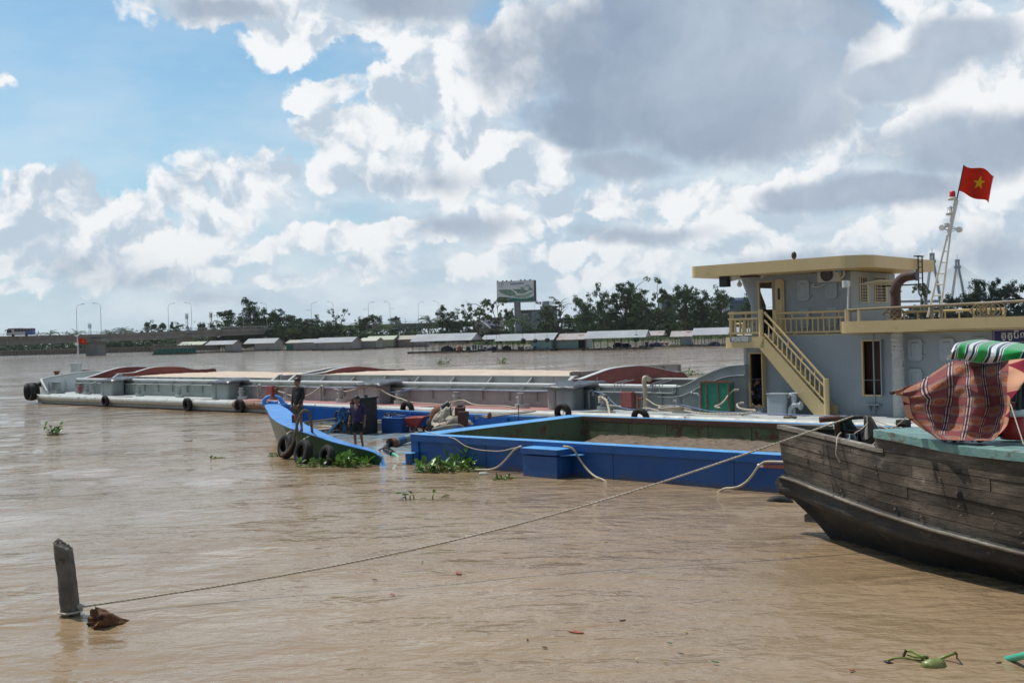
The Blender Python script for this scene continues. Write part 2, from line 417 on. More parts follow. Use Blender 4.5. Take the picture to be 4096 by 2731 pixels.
#the big sand barge
def paint3(name,a,b,cc,xs,rough=0.5,stain=0.35,lo=0.0):
 """barge paint whose colour changes along the hull (local x): a before xs[0], b between, cc after xs[1]"""
 m=mat(name,a,None,2.0,rough,0.15,12,stain=(RUST,stain,3.5),streak=(RUST,0.35));g=NB(m.node_tree)
 b0=[n for n in m.node_tree.nodes if n.type=='BSDF_PRINCIPLED'][0];src=b0.inputs['Base Color'].links[0].from_socket
 t=g.n('ShaderNodeTexCoord');sp=g.n('ShaderNodeSeparateXYZ');g.link(t.outputs['Object'],sp.inputs[0])
 xx=g.math('ADD',sp.outputs[0],g.math('MULTIPLY',g.noise(t.outputs['Object'],0.9,5,0.7),3.0))
 k1=g.mr(xx,xs[0]+1.2,xs[0]+1.9);k2=g.mr(xx,xs[1]+1.2,xs[1]+1.7)
 base=g.mix(k2,g.mix(k1,a,b),cc)
 tone=g.mr(g.noise(t.outputs['Object'],1.4,6,0.65),0.3,0.7,0.82,1.12)
 cm=g.n('ShaderNodeCombineColor');[g.link(tone,cm.inputs[i])for i in range(3)]
 base=g.mix(1.0,base,cm.outputs[0],'MULTIPLY')
 for n in m.node_tree.nodes:
  if n.type=='MIX' and n.outputs[2].links and n.inputs[0].links==():pass
 mixes=[n for n in m.node_tree.nodes if n.type=='MIX']
 mixes[0].outputs[2].links[0].to_socket
 dst=mixes[0].outputs[2].links[0].to_socket;m.node_tree.links.new(base,dst)
 return m
BF=Frame((8.11,37.26),-41.0)
DZ=0.55;BW=10.0
barge=empty('sand_barge',(BF.o.x,BF.o.y,0),BF.a,label='long grey sand barge with cabin and yellow railings across the river',cat='barge')
GREY=(0.31,0.345,0.33);BROWN=(0.36,0.36,0.34)
xg1=BF.Y(1090,1560,2.2)[0]-1.5;xg2=BF.Y(2420,1600,2.2)[0]-1.5
m_side=paint3('barge_side_paint',GREY,BROWN,(0.24,0.265,0.27),(xg1,xg2),stain=0.15)
m_deck=paint3('barge_deck_paint',(0.46,0.49,0.49),(0.40,0.20,0.185),(0.44,0.46,0.46),(xg1,xg2),0.55,0.12)
m_rail=mat('barge_rail_paint',(0.42,0.44,0.42),(0.52,0.53,0.50),2,0.5,0.2,14,stain=((0.10,0.05,0.03),0.32,2.2))
m_hullb=mat('barge_bottom_paint',(0.25,0.075,0.06),(0.17,0.06,0.05),1.2,0.7,0.3,10,stain=((0.05,0.04,0.03),0.6,1.5))
m_red=mat('hold_red_paint',(0.20,0.045,0.038),(0.26,0.065,0.055),0.8,0.6,0.15,9,streak=((0.07,0.02,0.018),0.6),stain=((0.08,0.03,0.025),0.25,2))
m_wht=mat('barge_light_paint',(0.55,0.58,0.58),(0.64,0.66,0.65),3,0.45,streak=(RUST,0.2))
m_sand=mat('pale_sand',(0.50,0.40,0.31),(0.62,0.50,0.40),1.8,0.95,0.8,9,stain=((0.20,0.13,0.09),0.16,7),lo=0.3,hi=0.7)
XS=16.0
out=[(-53.3,0.35),(-52.6,0.0),(XS,0.0),(XS,BW),(-51.5,BW),(-54.4,8.2),(-55.2,5.0),(-54.7,2.4),(-54.0,1.0)]
mb=MB()
mb.prism([(x,y,DZ)for x,y in reversed(out)],(0,0,-0.5),0)
mb.prism([(x+(0.5 if x<-50 else 0),y+(0.05 if y<5 else-0.05),DZ-0.5)for x,y in reversed(out)],(0,0,-0.9),1)
mb.build('hull',[m_side,m_hullb],barge)
mb=MB();mb.add([(x,y,DZ+0.004)for x,y in out],[tuple(range(len(out)))]).build('deck',m_deck,barge)
MB().tube([(-53.1,0.15,DZ-.14),(-52.4,-0.02,DZ-.14)]+[(x,-0.03,DZ-.14)for x in range(-50,17,4)],0.19,12).build('rubbing_rail',m_rail,barge)
x0=BF.Y(940,1620,0)[0];x1=BF.Y(1090,1620,0)[0];MB().tube([(x0+(x1-x0)*i/8,-.03,DZ-.14)for i in range(9)],[.19+.006*(i%2)for i in range(9)],12).build('rusted_rail_section',mat('raw_rusty_steel',(.20,.10,.06),(.30,.20,.14),1.5,.8,.3,10,stain=((.07,.04,.03),.4,2)),barge)
#coaming
CL0=BF.Y(300,1550,2.2)[0];CL1=BF.Y(2700,1560,2.2)[0];ARX=BF.Y(2290,1520,3.0)[0];MIDX=BF.Y(1190,1520,3.15)[0];MID0=BF.Y(1120,1520,3.15)[0]
mb=MB()
mb.box(CL0,CL1,2.2,2.26,DZ,1.24)
mb.box(CL0-.1,CL1,2.06,2.40,1.24,1.275,1)
mb.box(CL0+.1,CL1,2.36,2.42,1.275,1.46)
mb.box(CL0+.1,CL1,2.38,3.10,1.46,1.50,1)
mb.tube([(CL0+.1,2.33,1.50),(CL1,2.33,1.50)],0.075,10,2)
mb.box(CL0,CL1,8.6,8.66,DZ,1.46);mb.box(CL0,CL1,8.0,8.7,1.46,1.5,1)
mb.box(CL0,CL0+.05,2.26,8.6,DZ,1.46)
for i in range(30):
 x=CL0+1+(CL1-CL0)*i/30;mb.box(x,x+.02,2.09,2.2,0.8,1.24)
mb.build('coaming',[m_side,m_rail,m_wht],barge)
for px in[356,546,616,688,765,1021,1113,1315,1542,1670,1800,1940,2090,2394,2700,930]:
 mb=MB();x=BF.Y(px,1560,2.2)[0];mb.box(x-.08,x+.08,2.08,2.26,1.275,1.34);mb.tube([(x-.05,2.14,1.34),(x-.05,2.14,1.44)],.03,6);mb.tube([(x+.05,2.18,1.34),(x+.05,2.18,1.42)],.03,6)
 mb.build('ledge_bracket',m_side,barge)
def boards(x0,x1,zt,n):
 mb=MB();mb.box(x0,x1,3.15,3.21,1.5,zt);mb.box(x0,x1,3.10,3.26,zt,zt+.03,1);mb.box(x0,x1,7.9,7.96,1.5,zt)
 for i in range(n+1):
  x=x0+(x1-x0)*i/n
  mb.prism([(x,3.15,zt),(x,3.15,1.5),(x,2.72,1.5)],(.035,0,0));mb.box(x+(x1-x0)/n/2,x+(x1-x0)/n/2+.03,3.13,3.15,1.5,zt)
 mb.build('hold_board',[m_side,m_rail],barge)
H0=BF.Y(470,1510,3.15)[0]
boards(MIDX,ARX,1.82,8);boards(H0,MID0,1.63,7)
def arch(xl,pts,z0,mts,flange=True,back=0.1,stiff=0):
 yz=[BF.X(px,py,xl)for px,py in pts]
 yz=[(q.y,q.z)for q in smooth_path([(0,a,b)for a,b in yz],5)]
 mb=MB();pl=[(xl,yz[0][0],z0)]+[(xl,a,b)for a,b in yz]+[(xl,yz[-1][0],z0)]
 mb.prism(list(reversed(pl)),(-0.06,0,0),0)
 if flange:
  for i in range(len(yz)-1):
   (a,b),(c,d)=yz[i],yz[i+1]
   mb.add([(xl+.02,a,b+.02),(xl+.02,c,d+.02),(xl-.22,c,d+.02),(xl-.22,a,b+.02),(xl+.02,a,b-.01),(xl+.02,c,d-.01),(xl-.22,c,d-.01),(xl-.22,a,b-.01)],[(0,1,2,3),(7,6,5,4),(0,4,5,1),(3,2,6,7)],1)
 for i in range(stiff):
  k=int((i+.5)*len(yz)/stiff);a,b=yz[min(k,len(yz)-1)];mb.box(xl,xl+.1,a,a+.04,z0,b-.03)
 return mb.build('arched_bulkhead',mts,barge)
X3=BF.Y(2300,1520,2.5)[0]
arch(X3,[(2300,1518),(2330,1515),(2380,1497),(2450,1474),(2545,1463),(2600,1466),(2660,1478),(2700,1487),(2730,1488),(2752,1508)],0.6,[m_red,m_wht])
arch(X3-1.6,[(2282,1488),(2300,1485),(2360,1484),(2440,1475),(2560,1463),(2700,1457),(2715,1458),(2718,1490)],1.2,[m_side,m_wht],False,stiff=7)
XM=BF.Y(1194,1500,3.0)[0]
arch(XM,[(1194,1499),(1250,1496),(1300,1489),(1350,1475),(1412,1466),(1470,1468),(1530,1476),(1570,1477),(1618,1475)],1.2,[m_red,m_wht])
arch(XM-1.5,[(1122,1502),(1200,1497),(1260,1485),(1330,1472),(1400,1466),(1450,1468),(1500,1474)],1.2,[m_side,m_wht],True,stiff=0)
XB=BF.Y(466,1496,3.0)[0]
arch(XB,[(466,1495),(535,1490),(560,1483),(610,1470),(670,1466),(730,1468),(775,1477),(820,1476),(858,1474),(866,1486)],1.2,[m_red,m_wht])
arch(XB-3.0,[(340,1512),(380,1501),(430,1484),(480,1471),(530,1467),(580,1468),(620,1474),(650,1486)],0.9,[m_red,m_wht])
for x in(XB+.1,MID0-.05,MIDX-.1,X3-.6):
 mb=MB();mb.prism([(x,2.45,1.5),(x,3.25,1.5),(x,3.25,1.86),(x,3.0,1.84)],(.2,0,0))
 mb.build('end_post',m_side,barge)
top=smooth_path([(q[0],0,q[1])for q in[BF.Y(px,py,2.3)for px,py in[(2640,1549),(2715,1548),(2760,1533),(2800,1512),(2850,1489),(2905,1469),(2950,1462),(2985,1461)]]],5)
mb=MB();pl=[(top[0].x,2.24,DZ)]+[(p.x,2.24,p.z)for p in top]+[(top[-1].x,2.24,DZ)]
mb.prism(list(reversed(pl)),(0,.07,0),0)
for i in range(len(top)-1):
 a,b=top[i],top[i+1]
 for(ya,yb,dz,mm)in((2.16,2.62,0.03,1),(2.1,2.24,-0.34,1)):
  mb.add([(a.x,ya,a.z+dz),(b.x,ya,b.z+dz),(b.x,yb,b.z+dz),(a.x,yb,a.z+dz),(a.x,ya,a.z+dz-.03),(b.x,ya,b.z+dz-.03),(b.x,yb,b.z+dz-.03),(a.x,yb,a.z+dz-.03)],[(0,1,2,3),(7,6,5,4),(0,4,5,1),(3,2,6,7)],mm)
mb.build('swept_bulwark',[m_side,m_wht],barge)
mb=MB();mb.box(CL1+.1,CL1+.16,2.5,8.5,DZ,1.55);mb.build('hold_end_wall',m_red,barge)
q=BF.Y(2940,1500,3.0)[0]
mb=MB();mb.T=trm(q-.1,3.0,1.55)@rotm('Y',-22);mb.prism([(a,0,b)for a,b in rrect(-.42,.42,-.5,.5,.1)],(0,.05,0));mb.prism([(a,-.03,b)for a,b in rrect(-.46,.46,-.54,.54,.12)],(0,.03,0),1)
mb.build('hatch_lid',[m_red,m_side],barge)
#fittings along the side deck
def bollard(px,yl=1.55,mt=m_side,h=.62):
 x=BF.Y(px,1600,yl)[0];mb=MB()
 mb.prism([(x+a,yl+b*.55,DZ)for a,b in[(.30*math.cos(t)+(.16 if math.cos(t)>0 else 0),.32*math.sin(t))for t in[2*math.pi*i/18 for i in range(18)]]][::-1],(0,0,.17))
 mb.cyl((x,yl,DZ+.17),(x,yl,DZ+h),.125,None,16);mb.cyl((x,yl,DZ+h),(x,yl,DZ+h+.02),.15,None,16)
 mb.cyl((x-.24,yl,DZ+.45),(x+.24,yl,DZ+.45),.035,None,8);mb.cyl((x,yl-.2,DZ+.4),(x,yl+.2,DZ+.4),.03,None,8)
 mb.build('bollard',[mt],barge,bevel=.01,seg=1)
for px in(348,557,717,966,1150,1362,1596,1826,2082,2413,2715):bollard(px)
def goose(px,yl=1.95,h=.78):
 x=BF.Y(px,1560,yl)[0];r=.11
 p=[(x,yl,DZ),(x,yl,DZ+h-r)]+[(x+r-r*math.cos(a),yl,DZ+h-r+r*math.sin(a))for a in[math.pi*i/7 for i in range(1,8)]]+[(x+2*r,yl,DZ+h-r-.09)]
 mb=MB();mb.tube(p,.058,10);mb.cyl(p[-1],(p[-1][0],yl,p[-1][2]-.04),.075,None,10);mb.build('vent_pipe',m_side,barge)
for px in(378,1033,1282,2355):goose(px)
m_tarpb=mat('black_tarpaulin',(0.035,0.037,0.04),(0.09,0.095,0.10),5,0.4,0.3,20)
def tanks(pa,pb):
 x0=BF.Y(pa,1590,1.2)[0];x1=BF.Y(pb,1590,1.2)[0];w=x1-x0;h=.92
 mb=MB()
 for a,b,y0 in((x0,x0+w*.33,1.25),(x0+w*.38,x1,1.15)):
  mb.prism([(u,v,DZ)for u,v in rrect(a,b,y0,2.05,.14)][::-1],(0,0,h));mb.prism([(u,v,DZ+h-.03)for u,v in rrect(a-.03,b+.03,y0-.03,2.08,.15)][::-1],(0,0,.05))
 t=mb.build('deck_locker',m_side,barge)
 sd=int(pa)
 def fn(u,v):
  x=x0-.12+u*(w+.34+.5*v);y=.98+v*1.75
  z=DZ+h+.07+.05*noise.noise(Vector((u*5,v*5,sd)))+(.14*v)
  e=min(u,1-u,v*1.4);z-=max(0,.08-e)*(1.6+1.2*noise.noise(Vector((u*9,v*4,sd+3))))
  return(x,y,z)
 c=MB().grid(fn,26,12).build('locker_tarpaulin',m_tarpb,None,solid=.012);c.parent=t
for a,b in((398,450),(840,912),(1427,1515),(2182,2290)):tanks(a,b)
for px,mt in((320,0),(1104,0)):
 mb=MB();x=BF.Y(px,1580,1.9)[0];mb.cyl((x,1.9,DZ),(x,1.9,DZ+.62),.045,None,8);mb.cyl((x-.09,1.9,DZ+.6),(x+.09,1.9,DZ+.6),.05,None,8);mb.build('hydrant',m_rust,barge)
mb=MB();x=BF.Y(2552,1600,1.7)[0];mb.cyl((x,1.7,DZ),(x,1.7,DZ+.6),.06,None,8);mb.cyl((x-.03,1.7,DZ+.5),(x+.22,1.7,DZ+.5),.05,None,8);mb.cyl((x,1.7,DZ+.6),(x,1.7,DZ+.72),.03,None,8)
mb.build('hydrant',m_rust,barge)
m_oldred=mat('old_red_paint',(0.28,0.06,0.055),(0.34,0.13,0.12),5,0.7,stain=((0.12,0.04,0.03),.4,5))
for pa,pb,y,h in((1073,1098,2.0,.62),(2490,2535,2.0,.62),(318,327,1.9,.4)):
 x0=BF.Y(pa,1560,y)[0];x1=BF.Y(pb,1560,y)[0]
 mb=MB();mb.box(x0,x1,y-.15,y+.05,DZ+.12,DZ+.12+h);mb.box(x0+.03,x1-.03,y-.17,y-.15,DZ+.15,DZ+.09+h)
 mb.build('valve_box',m_oldred,barge,bevel=.012)
for px in(2462,2487,2613,2640):
 mb=MB();x=BF.Y(px,1550,2.2)[0];mb.tube([(x,2.15,1.3),(x,2.15,1.62),(x+.1,2.9,1.72)],.022,6,0,sm=False)
 mb.build('steel_bracket',m_side,barge)
mb=MB();x=BF.Y(2580,1600,1.9)[0];mb.tube(smooth_path([(x+.02,1.9,DZ),(x+.02,1.9,1.2),(x-.02,1.9,1.72),(x-.03,2.0,1.86),(x-.02,2.3,1.75)],5),.09,10)
mb.build('cream_pipe',m_hose,barge)
mb=MB();x=BF.Y(2800,1600,2.0)[0];mb.tube([(x,2.0,DZ),(x,2.0,1.15),(x-.1,2.0,1.25),(x-.3,2.0,1.25)],.055,9);mb.cyl((x-.3,2,1.25),(x-.36,2,1.25),.09,None,12);mb.box(x-.34,x-.2,1.98,2.02,1.33,1.36)
mb.build('valve_pipe',m_side,barge)
#bow: bulwark, windlass, mast
def bul(x,y0):
 pass
pts=[(-51.9,.3),(-52.9,.45),(-54.0,1.1),(-54.7,2.6),(-55.1,5.0),(-54.3,8.0),(-51.5,9.85),(-48,9.9),(-44,9.9)]
hh=[.25,.9,1.0,1.15,1.3,1.2,1.05,1.0,.9]
mb=MB();pp=smooth_path([(a,b,h)for(a,b),h in zip(pts,hh)],6)
for i in range(len(pp)-1):
 a,b=pp[i],pp[i+1];t=Vector((b.x-a.x,b.y-a.y,0)).normalized();nrm=Vector((-t.y,t.x,0))*-.06
 mb.add([(a.x,a.y,DZ),(b.x,b.y,DZ),(b.x,b.y,DZ+b.z),(a.x,a.y,DZ+a.z),(a.x+nrm.x,a.y+nrm.y,DZ),(b.x+nrm.x,b.y+nrm.y,DZ),(b.x+nrm.x,b.y+nrm.y,DZ+b.z),(a.x+nrm.x,a.y+nrm.y,DZ+a.z)],[(0,1,2,3),(7,6,5,4),(3,2,6,7),(0,4,5,1),(0,3,7,4),(1,5,6,2)],0)
mb.tube([(p.x,p.y,DZ+p.z)for p in pp],.085,8,1)
for i in range(4,len(pp)-2,5):
 p=pp[i];d=(Vector((-48,5,0))-Vector((p.x,p.y,0))).normalized();mb.prism([(p.x,p.y,DZ),(p.x+d.x*.5,p.y+d.y*.5,DZ),(p.x,p.y,DZ+p.z*.9)],(0.02,.03,0))
mb.build('bow_bulwark',[m_wht,m_rail],barge)
for px,py,yl in((227,1575,1.6),(217,1560,3.0)):
 mb=MB();x,z=BF.Y(px,py,yl)
 for dx in(-.25,.25):mb.cyl((x+dx,yl,DZ),(x+dx,yl,DZ+.75),.2,None,14);mb.cyl((x+dx,yl,DZ+.75),(x+dx,yl,DZ+.79),.24,None,14)
 mb.box(x-.6,x+.6,yl-.3,yl+.3,DZ,DZ+.18)
 mb.build('bow_bitt',m_side,barge)
x=BF.Y(305,1500,5.0)[0]
mb=MB();mb.box(x-.6,x+.6,4.4,5.6,DZ,DZ+.95);mb.cyl((x,5,DZ+.95),(x,5,DZ+1.9),.42,None,18);mb.cyl((x,5,DZ+1.9),(x,5,DZ+1.96),.48,None,18)
mb.build('bow_hatch_trunk',m_wht,barge,bevel=.03)
mb=MB();x=BF.Y(352,1500,6.0)[0]
mb.cyl((x-.8,6,DZ+.8),(x+.8,6,DZ+.8),.35,None,14);[mb.cyl((x+d,6,DZ+.8),(x+d+.08,6,DZ+.8),.6,None,18)for d in(-.75,0,.7)];mb.box(x-.9,x+.9,5.6,6.4,DZ,DZ+.4)
mb.box(x-.95,x-.8,5.7,6.3,DZ,DZ+1.2);mb.box(x+.8,x+.95,5.7,6.3,DZ,DZ+1.2)
mb.build('windlass',m_rust,barge)
for px,yl in((227,6.5),(335,8.5)):
 x,z=BF.Y(px,1500,yl);mb=MB();mb.lathe([(0,0),(.2,0),(.13,.25),(.16,.6),(.26,.75),(.26,.8),(0,.8)],(x,yl,DZ+.5),14)
 mb.build('mooring_head',m_rust,barge)
mx,_=BF.Y(314,1500,3.0)
mb=MB()
def bm(px,py):return Vector((BF.Y(px,py,3.0)[0],3.0,BF.Y(px,py,3.0)[1]))
mb.tube([(bm(316,1506).x,3,DZ),bm(312,1400),bm(308.5,1345)],[.055,.045,.035],8);mb.tube([bm(308.5,1345),bm(311,1340),bm(317,1338.5)],.03,8)
mb.cyl(bm(307,1372),bm(307,1380),.12,None,10);mb.cyl(bm(305.5,1341),bm(305.5,1345),.12,None,10)
mb.build('bow_mast',m_white,barge)
m_flag=None
def flag_mat(name,c,W_,H_,star=True):
 m=bpy.data.materials.new(name);m.use_nodes=True;g=NB(m.node_tree);nt2=m.node_tree
 b=nt2.nodes['Principled BSDF'];t=g.n('ShaderNodeTexCoord')
 n1=g.noise(t.outputs['Object'],3,4,.5);cc=g.mix(g.mr(n1,.3,.7),c,tuple(x*0.85 for x in c))
 b.inputs['Roughness'].default_value=.7;g.link(cc,b.inputs['Base Color'])
 tr=g.n('ShaderNodeBsdfTranslucent');g.link(cc,tr.inputs[0]);ms=g.n('ShaderNodeMixShader');ms.inputs[0].default_value=.6
 g.link(b.outputs[0],ms.inputs[1]);g.link(tr.outputs[0],ms.inputs[2]);g.link(ms.outputs[0],nt2.nodes['Material Output'].inputs[0]);return m
m_flag=flag_mat('red_flag_cloth',(0.66,0.06,0.025),1,1);m_star=flag_mat('yellow_star_cloth',(0.75,0.55,0.03),1,1)
def flag(name,C,wfn,nu,nv,starc,starr,**tg):
 """cloth from wfn(u,v) in world space with a five-pointed star laid into both sides"""
 mb=MB()
 def instar(u,v):
  x=(u-starc[0])/starr[0];y=(v-starc[1])/starr[1];r=math.hypot(x,y);a=(math.atan2(x,y))%(2*math.pi/5)
  a=min(a,2*math.pi/5-a);ri=.382;px,py=1,0;qx,qy=ri*math.cos(math.pi/5),ri*math.sin(math.pi/5)
  den=(math.cos(a)*(qy-py)-math.sin(a)*(qx-px));lim=(px*(qy-py)-py*(qx-px))/den
  return r<lim
 vs=[wfn(i/nu,j/nv)for j in range(nv+1)for i in range(nu+1)]
 f0=[];f1=[]
 for j in range(nv):
  for i in range(nu):
   a=j*(nu+1)+i;(f1 if instar((i+.5)/nu,(j+.5)/nv)else f0).append((a,a+1,a+nu+2,a+nu+1))
 mb.add(vs,f0,0,True);o0=[tuple(f)for f in f1];mb.f.extend(o0);mb.m.extend([1]*len(o0));mb.sm.extend([True]*len(o0))
 o=mb.build(name,[m_flag,m_star],None,loc=C,solid=.006);return tag(o,**tg)
c0=BF.w(bm(316,1354));
flag('flag',tuple(c0),lambda u,v:tuple(c0+Vector((u*.50,.06*math.sin(u*5),(v-1)*.36-.05*u*u+.02*math.sin(u*7)))),30,24,(.55,.5),(.26,.3),label='tiny red flag with yellow star on the thin bow mast of the barge',cat='flag',group='red flags with a yellow star')
#sand
def sandload(x0,x1,zt,amp,nm,lab,zn):
 def fn(u,v):
  x=x0+u*(x1-x0);y=3.22+v*4.66;e=min(u*(x1-x0),(1-u)*(x1-x0),9.0)
  z=zt-.06*(1-min(1,v*6))+(zn-zt+amp*(.5+.8*noise.noise(Vector((x*.18,y*.3,2)))))*math.sin(math.pi*min(1,v*.75+.02))*(e/9.0)**.6
  z+=.035*noise.noise(Vector((x*1.3,y*1.3,0)))+.02*noise.noise(Vector((x*5,y*5,0)))
  return(x,y,z)
 o=MB().grid(fn,260,40).build(nm,m_sand,None);o.location=(BF.o.x,BF.o.y,0);o.rotation_euler=(0,0,BF.a)
 tag(o,label=lab,cat='sand',kind='stuff')
sandload(XM+.1,X3-1.7,1.77,.08,'sand_load','pale pinkish sand heaped in the middle hold of the grey barge',1.96)
sandload(XB+.1,MID0-.1,1.61,.10,'sand_load','pale sand filling the bow hold of the grey barge',1.80)
#cabin of the barge
YC=3.0;YW=3.9;ZD=3.36
m_cab=mat('cabin_grey_paint',(0.30,0.345,0.38),(0.35,0.395,0.43),0.9,0.42,0.15,3,streak=((0.17,0.13,0.10),0.42,4.0),stain=((0.22,0.24,0.26),.2,1.3),rvar=.06)
m_yel=mat('cream_yellow_paint',(0.62,0.47,0.235),(0.66,0.51,0.27),1.5,0.42,0.05,6,streak=((0.26,0.17,0.09),0.3,4),stain=((0.45,0.34,0.19),.18,1.6),rvar=.05)
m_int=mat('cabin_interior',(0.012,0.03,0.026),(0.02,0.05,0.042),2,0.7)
m_wood=mat('dark_wood_lining',(0.07,0.028,0.014),(0.10,0.04,0.02),8,0.5,stretch=(1,1,.1))
X0=-1.98;WX0=-2.06;WX1=2.06;WYB=8.0;XR=XS
def wallpoly(x0,x1,z0,z1,holes,y0,y1,mb,m=0):
 """wall on the plane y0..y1 with rectangular openings, cut into rectangles"""
 xs=sorted(set([x0,x1]+[h[0]for h in holes]+[h[1]for h in holes]));zs=sorted(set([z0,z1]+[h[2]for h in holes]+[h[3]for h in holes]))
 for i in range(len(xs)-1):
  for j in range(len(zs)-1):
   cx,cz=(xs[i]+xs[i+1])/2,(zs[j]+zs[j+1])/2
   if any(h[0]<cx<h[1]and h[2]<cz<h[3]for h in holes):continue
   mb.box(xs[i],xs[i+1],y0,y1,zs[j],zs[j+1],m)
def DR(pa,ya,pb,yb,yl):a=BF.Y(pa,ya,yl);b=BF.Y(pb,yb,yl);return(a[0],b[0],b[1],a[1])
d1=DR(2998,1414,3062,1596,YC);d2=DR(3449,1364,3529,1580,YC);d3=DR(3032,1130,3094,1338,YW)
d3=(d3[0],d3[1],ZD+.1,d3[3]);d1=(d1[0],d1[1],DZ+.22,d1[3])
mb=MB();wallpoly(X0+.35,XR,DZ+.004,ZD-.004,[d1,d2],YC,YC+.06,mb)
mb.prism([(x,y,DZ+.004)for x,y in[(X0+.35,YC),(X0+.35,YC+.06),(X0+.25,YC+.09),(X0+.15,YC+.18),(X0+.06,YC+.35),(X0+.06,BW-.8),(X0,BW-.8),(X0,YC+.35),(X0+.05,YC+.2),(X0+.14,YC+.08),(X0+.24,YC+.02)]],(0,0,ZD-DZ-.008),0,True)
mb.box(X0+.06,XR,BW-.86,BW-.8,DZ,ZD-.004)
mb.box(3.2,3.24,YC-.05,YC,DZ,ZD-.01)
mb.box(X0+.3,XR,YC-.012,YC,1.76,1.775)
cabin=mb.build('cabin',m_cab,barge)
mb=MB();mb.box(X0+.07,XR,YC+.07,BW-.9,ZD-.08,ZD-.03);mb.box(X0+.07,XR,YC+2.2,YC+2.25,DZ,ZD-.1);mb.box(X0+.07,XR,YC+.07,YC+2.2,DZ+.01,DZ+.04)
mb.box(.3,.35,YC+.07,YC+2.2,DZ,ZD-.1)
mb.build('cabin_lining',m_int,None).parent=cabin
mb=MB();mb.box(d2[0]-.1,d2[0]+.45,YC+.5,YC+.54,DZ,ZD-.1);mb.build('wooden_locker',m_wood,None).parent=cabin
def band(poly,z0,z1,name,inner=None,par=None):
 mb=MB();mb.prism([(x,y,z0)for x,y in poly][::-1],(0,0,z1-z0));o=mb.build(name,m_yel,barge if par is None else None,bevel=.012);
 if par is not None:o.parent=par
 return o
pl0=BF.Y(2890,1390,2.1)[0];pl1=BF.Y(3058,1360,2.1)[0]
r=.4
plat=[(pl1,2.1),(pl1,YC-.01),(X0+.2,YC-.01),(X0+.2,BW-.9),(pl0,BW-.9),(pl0,2.1+r),(pl0+.05,2.1+.18),(pl0+.16,2.1+.06),(pl0+r,2.1)]
band(plat,ZD-.40,ZD,'side_platform')
fx0=BF.Y(3352,1300,1.8)[0]
fas=[(XR,1.8),(XR,BW-.2),(fx0,BW-.2),(fx0,1.8+r),(fx0+.05,1.98),(fx0+.16,1.86),(fx0+r,1.8)]
band([(XR,YC+.0),(XR,BW-.21),(X0+.21,BW-.21),(X0+.21,YC)],ZD,ZD+.03,'upper_deck')
mb=MB();n=len(fas)
mb.prism([(x,y,ZD+.07)for x,y in fas][::-1],(0,0,.05))
o=fas[2:]
run=smooth_path([(fx0,BW-.2,0),(fx0,5,0),(fx0,2.3,0),(fx0+.1,1.95,0),(fx0+.45,1.8,0),(fx0+3,1.8,0),(XR,1.8,0)],5)
for i in range(len(run)-1):
 a,b=run[i],run[i+1];t=(b-a).normalized();nn=Vector((-t.y,t.x,0))*.06
 z0,z1=ZD+.06,ZD+.46
 mb.add([(a.x,a.y,z0),(b.x,b.y,z0),(b.x,b.y,z1),(a.x,a.y,z1),(a.x+nn.x,a.y+nn.y,z0),(b.x+nn.x,b.y+nn.y,z0),(b.x+nn.x,b.y+nn.y,z1),(a.x+nn.x,a.y+nn.y,z1)],[(0,1,2,3),(7,6,5,4),(3,2,6,7),(0,4,5,1)],0)
mb.build('deck_fascia',m_yel,barge)
#wheelhouse
RZ=5.63
mb=MB()
wallpoly(WX0+.3,WX1,ZD+.03,RZ,[d3],YW,YW+.05,mb)
def fr(z):return WX0-.42*max(0,(z-4.55))/1.08*1.0
zs=[ZD+.03,4.52,4.55,5.0,RZ]
def corner(u,v):
 z=zs[int(round(v*4))];x=fr(z);k=[(WX0+.3-x,0),(.18,.02),(.06,.1),(0,.28),(0,1.3)][int(round(u*4))]
 return(x+k[0],YW+k[1],z)
mb.grid(corner,4,4);mb.grid(lambda u,v:(lambda q:(q[0]+.05,q[1]+.03,q[2]))(corner(1-u,v)),4,4)
mb.box(WX0,WX0+.05,YW+1.3,WYB,ZD+.03,4.4)
mb.box(WX0-.3,WX0-.25,YW+1.3,WYB,5.25,RZ)
mb.box(WX0-.3,WX1,WYB-.05,WYB,ZD+.03,4.3);mb.box(WX0-.3,WX1,WYB-.05,WYB,5.2,RZ);mb.box(1.0,WX1,WYB-.05,WYB,4.3,5.2);mb.box(-1.3,-1.0,WYB-.05,WYB,4.3,5.2)
w1=[BF.X(3438,1109,WX1),BF.X(3474,1206,WX1)];w2=[BF.X(3497,1111,WX1),BF.X(3548,1206,WX1)]
def wx(mb,y0,y1,z0,z1,holes,x0,x1):
 ys_=sorted(set([y0,y1]+[h[0]for h in holes]+[h[1]for h in holes]));zz=sorted(set([z0,z1]+[h[2]for h in holes]+[h[3]for h in holes]))
 for i in range(len(ys_)-1):
  for j in range(len(zz)-1):
   cy,cz=(ys_[i]+ys_[i+1])/2,(zz[j]+zz[j+1])/2
   if any(h[0]<cy<h[1]and h[2]<cz<h[3]for h in holes):continue
   mb.box(x0,x1,ys_[i],ys_[i+1],zz[j],zz[j+1])
hs=[(w[0][0],w[1][0],w[1][1],w[0][1])for w in(w1,w2)]
wx(mb,YW+.05,WYB-.05,ZD+.03,RZ,hs,WX1-.05,WX1)
mb.box(WX0+.1,WX1+.01,YW-.008,YW,4.44,4.455);mb.box(WX1,WX1+.008,YW,WYB,4.44,4.455)
wh=mb.build('wheelhouse',m_cab,barge)
mb=MB()
for h in hs:mb.box(WX1-.3,WX1-.06,h[0]-.15,h[1]+.15,h[2]-.1,h[3]+.1)
mb.build('window_curtain',mat('brown_curtain',(0.10,0.05,0.03),(0.35,0.28,0.22),9,.8,stretch=(1,1,.05)),None).parent=wh
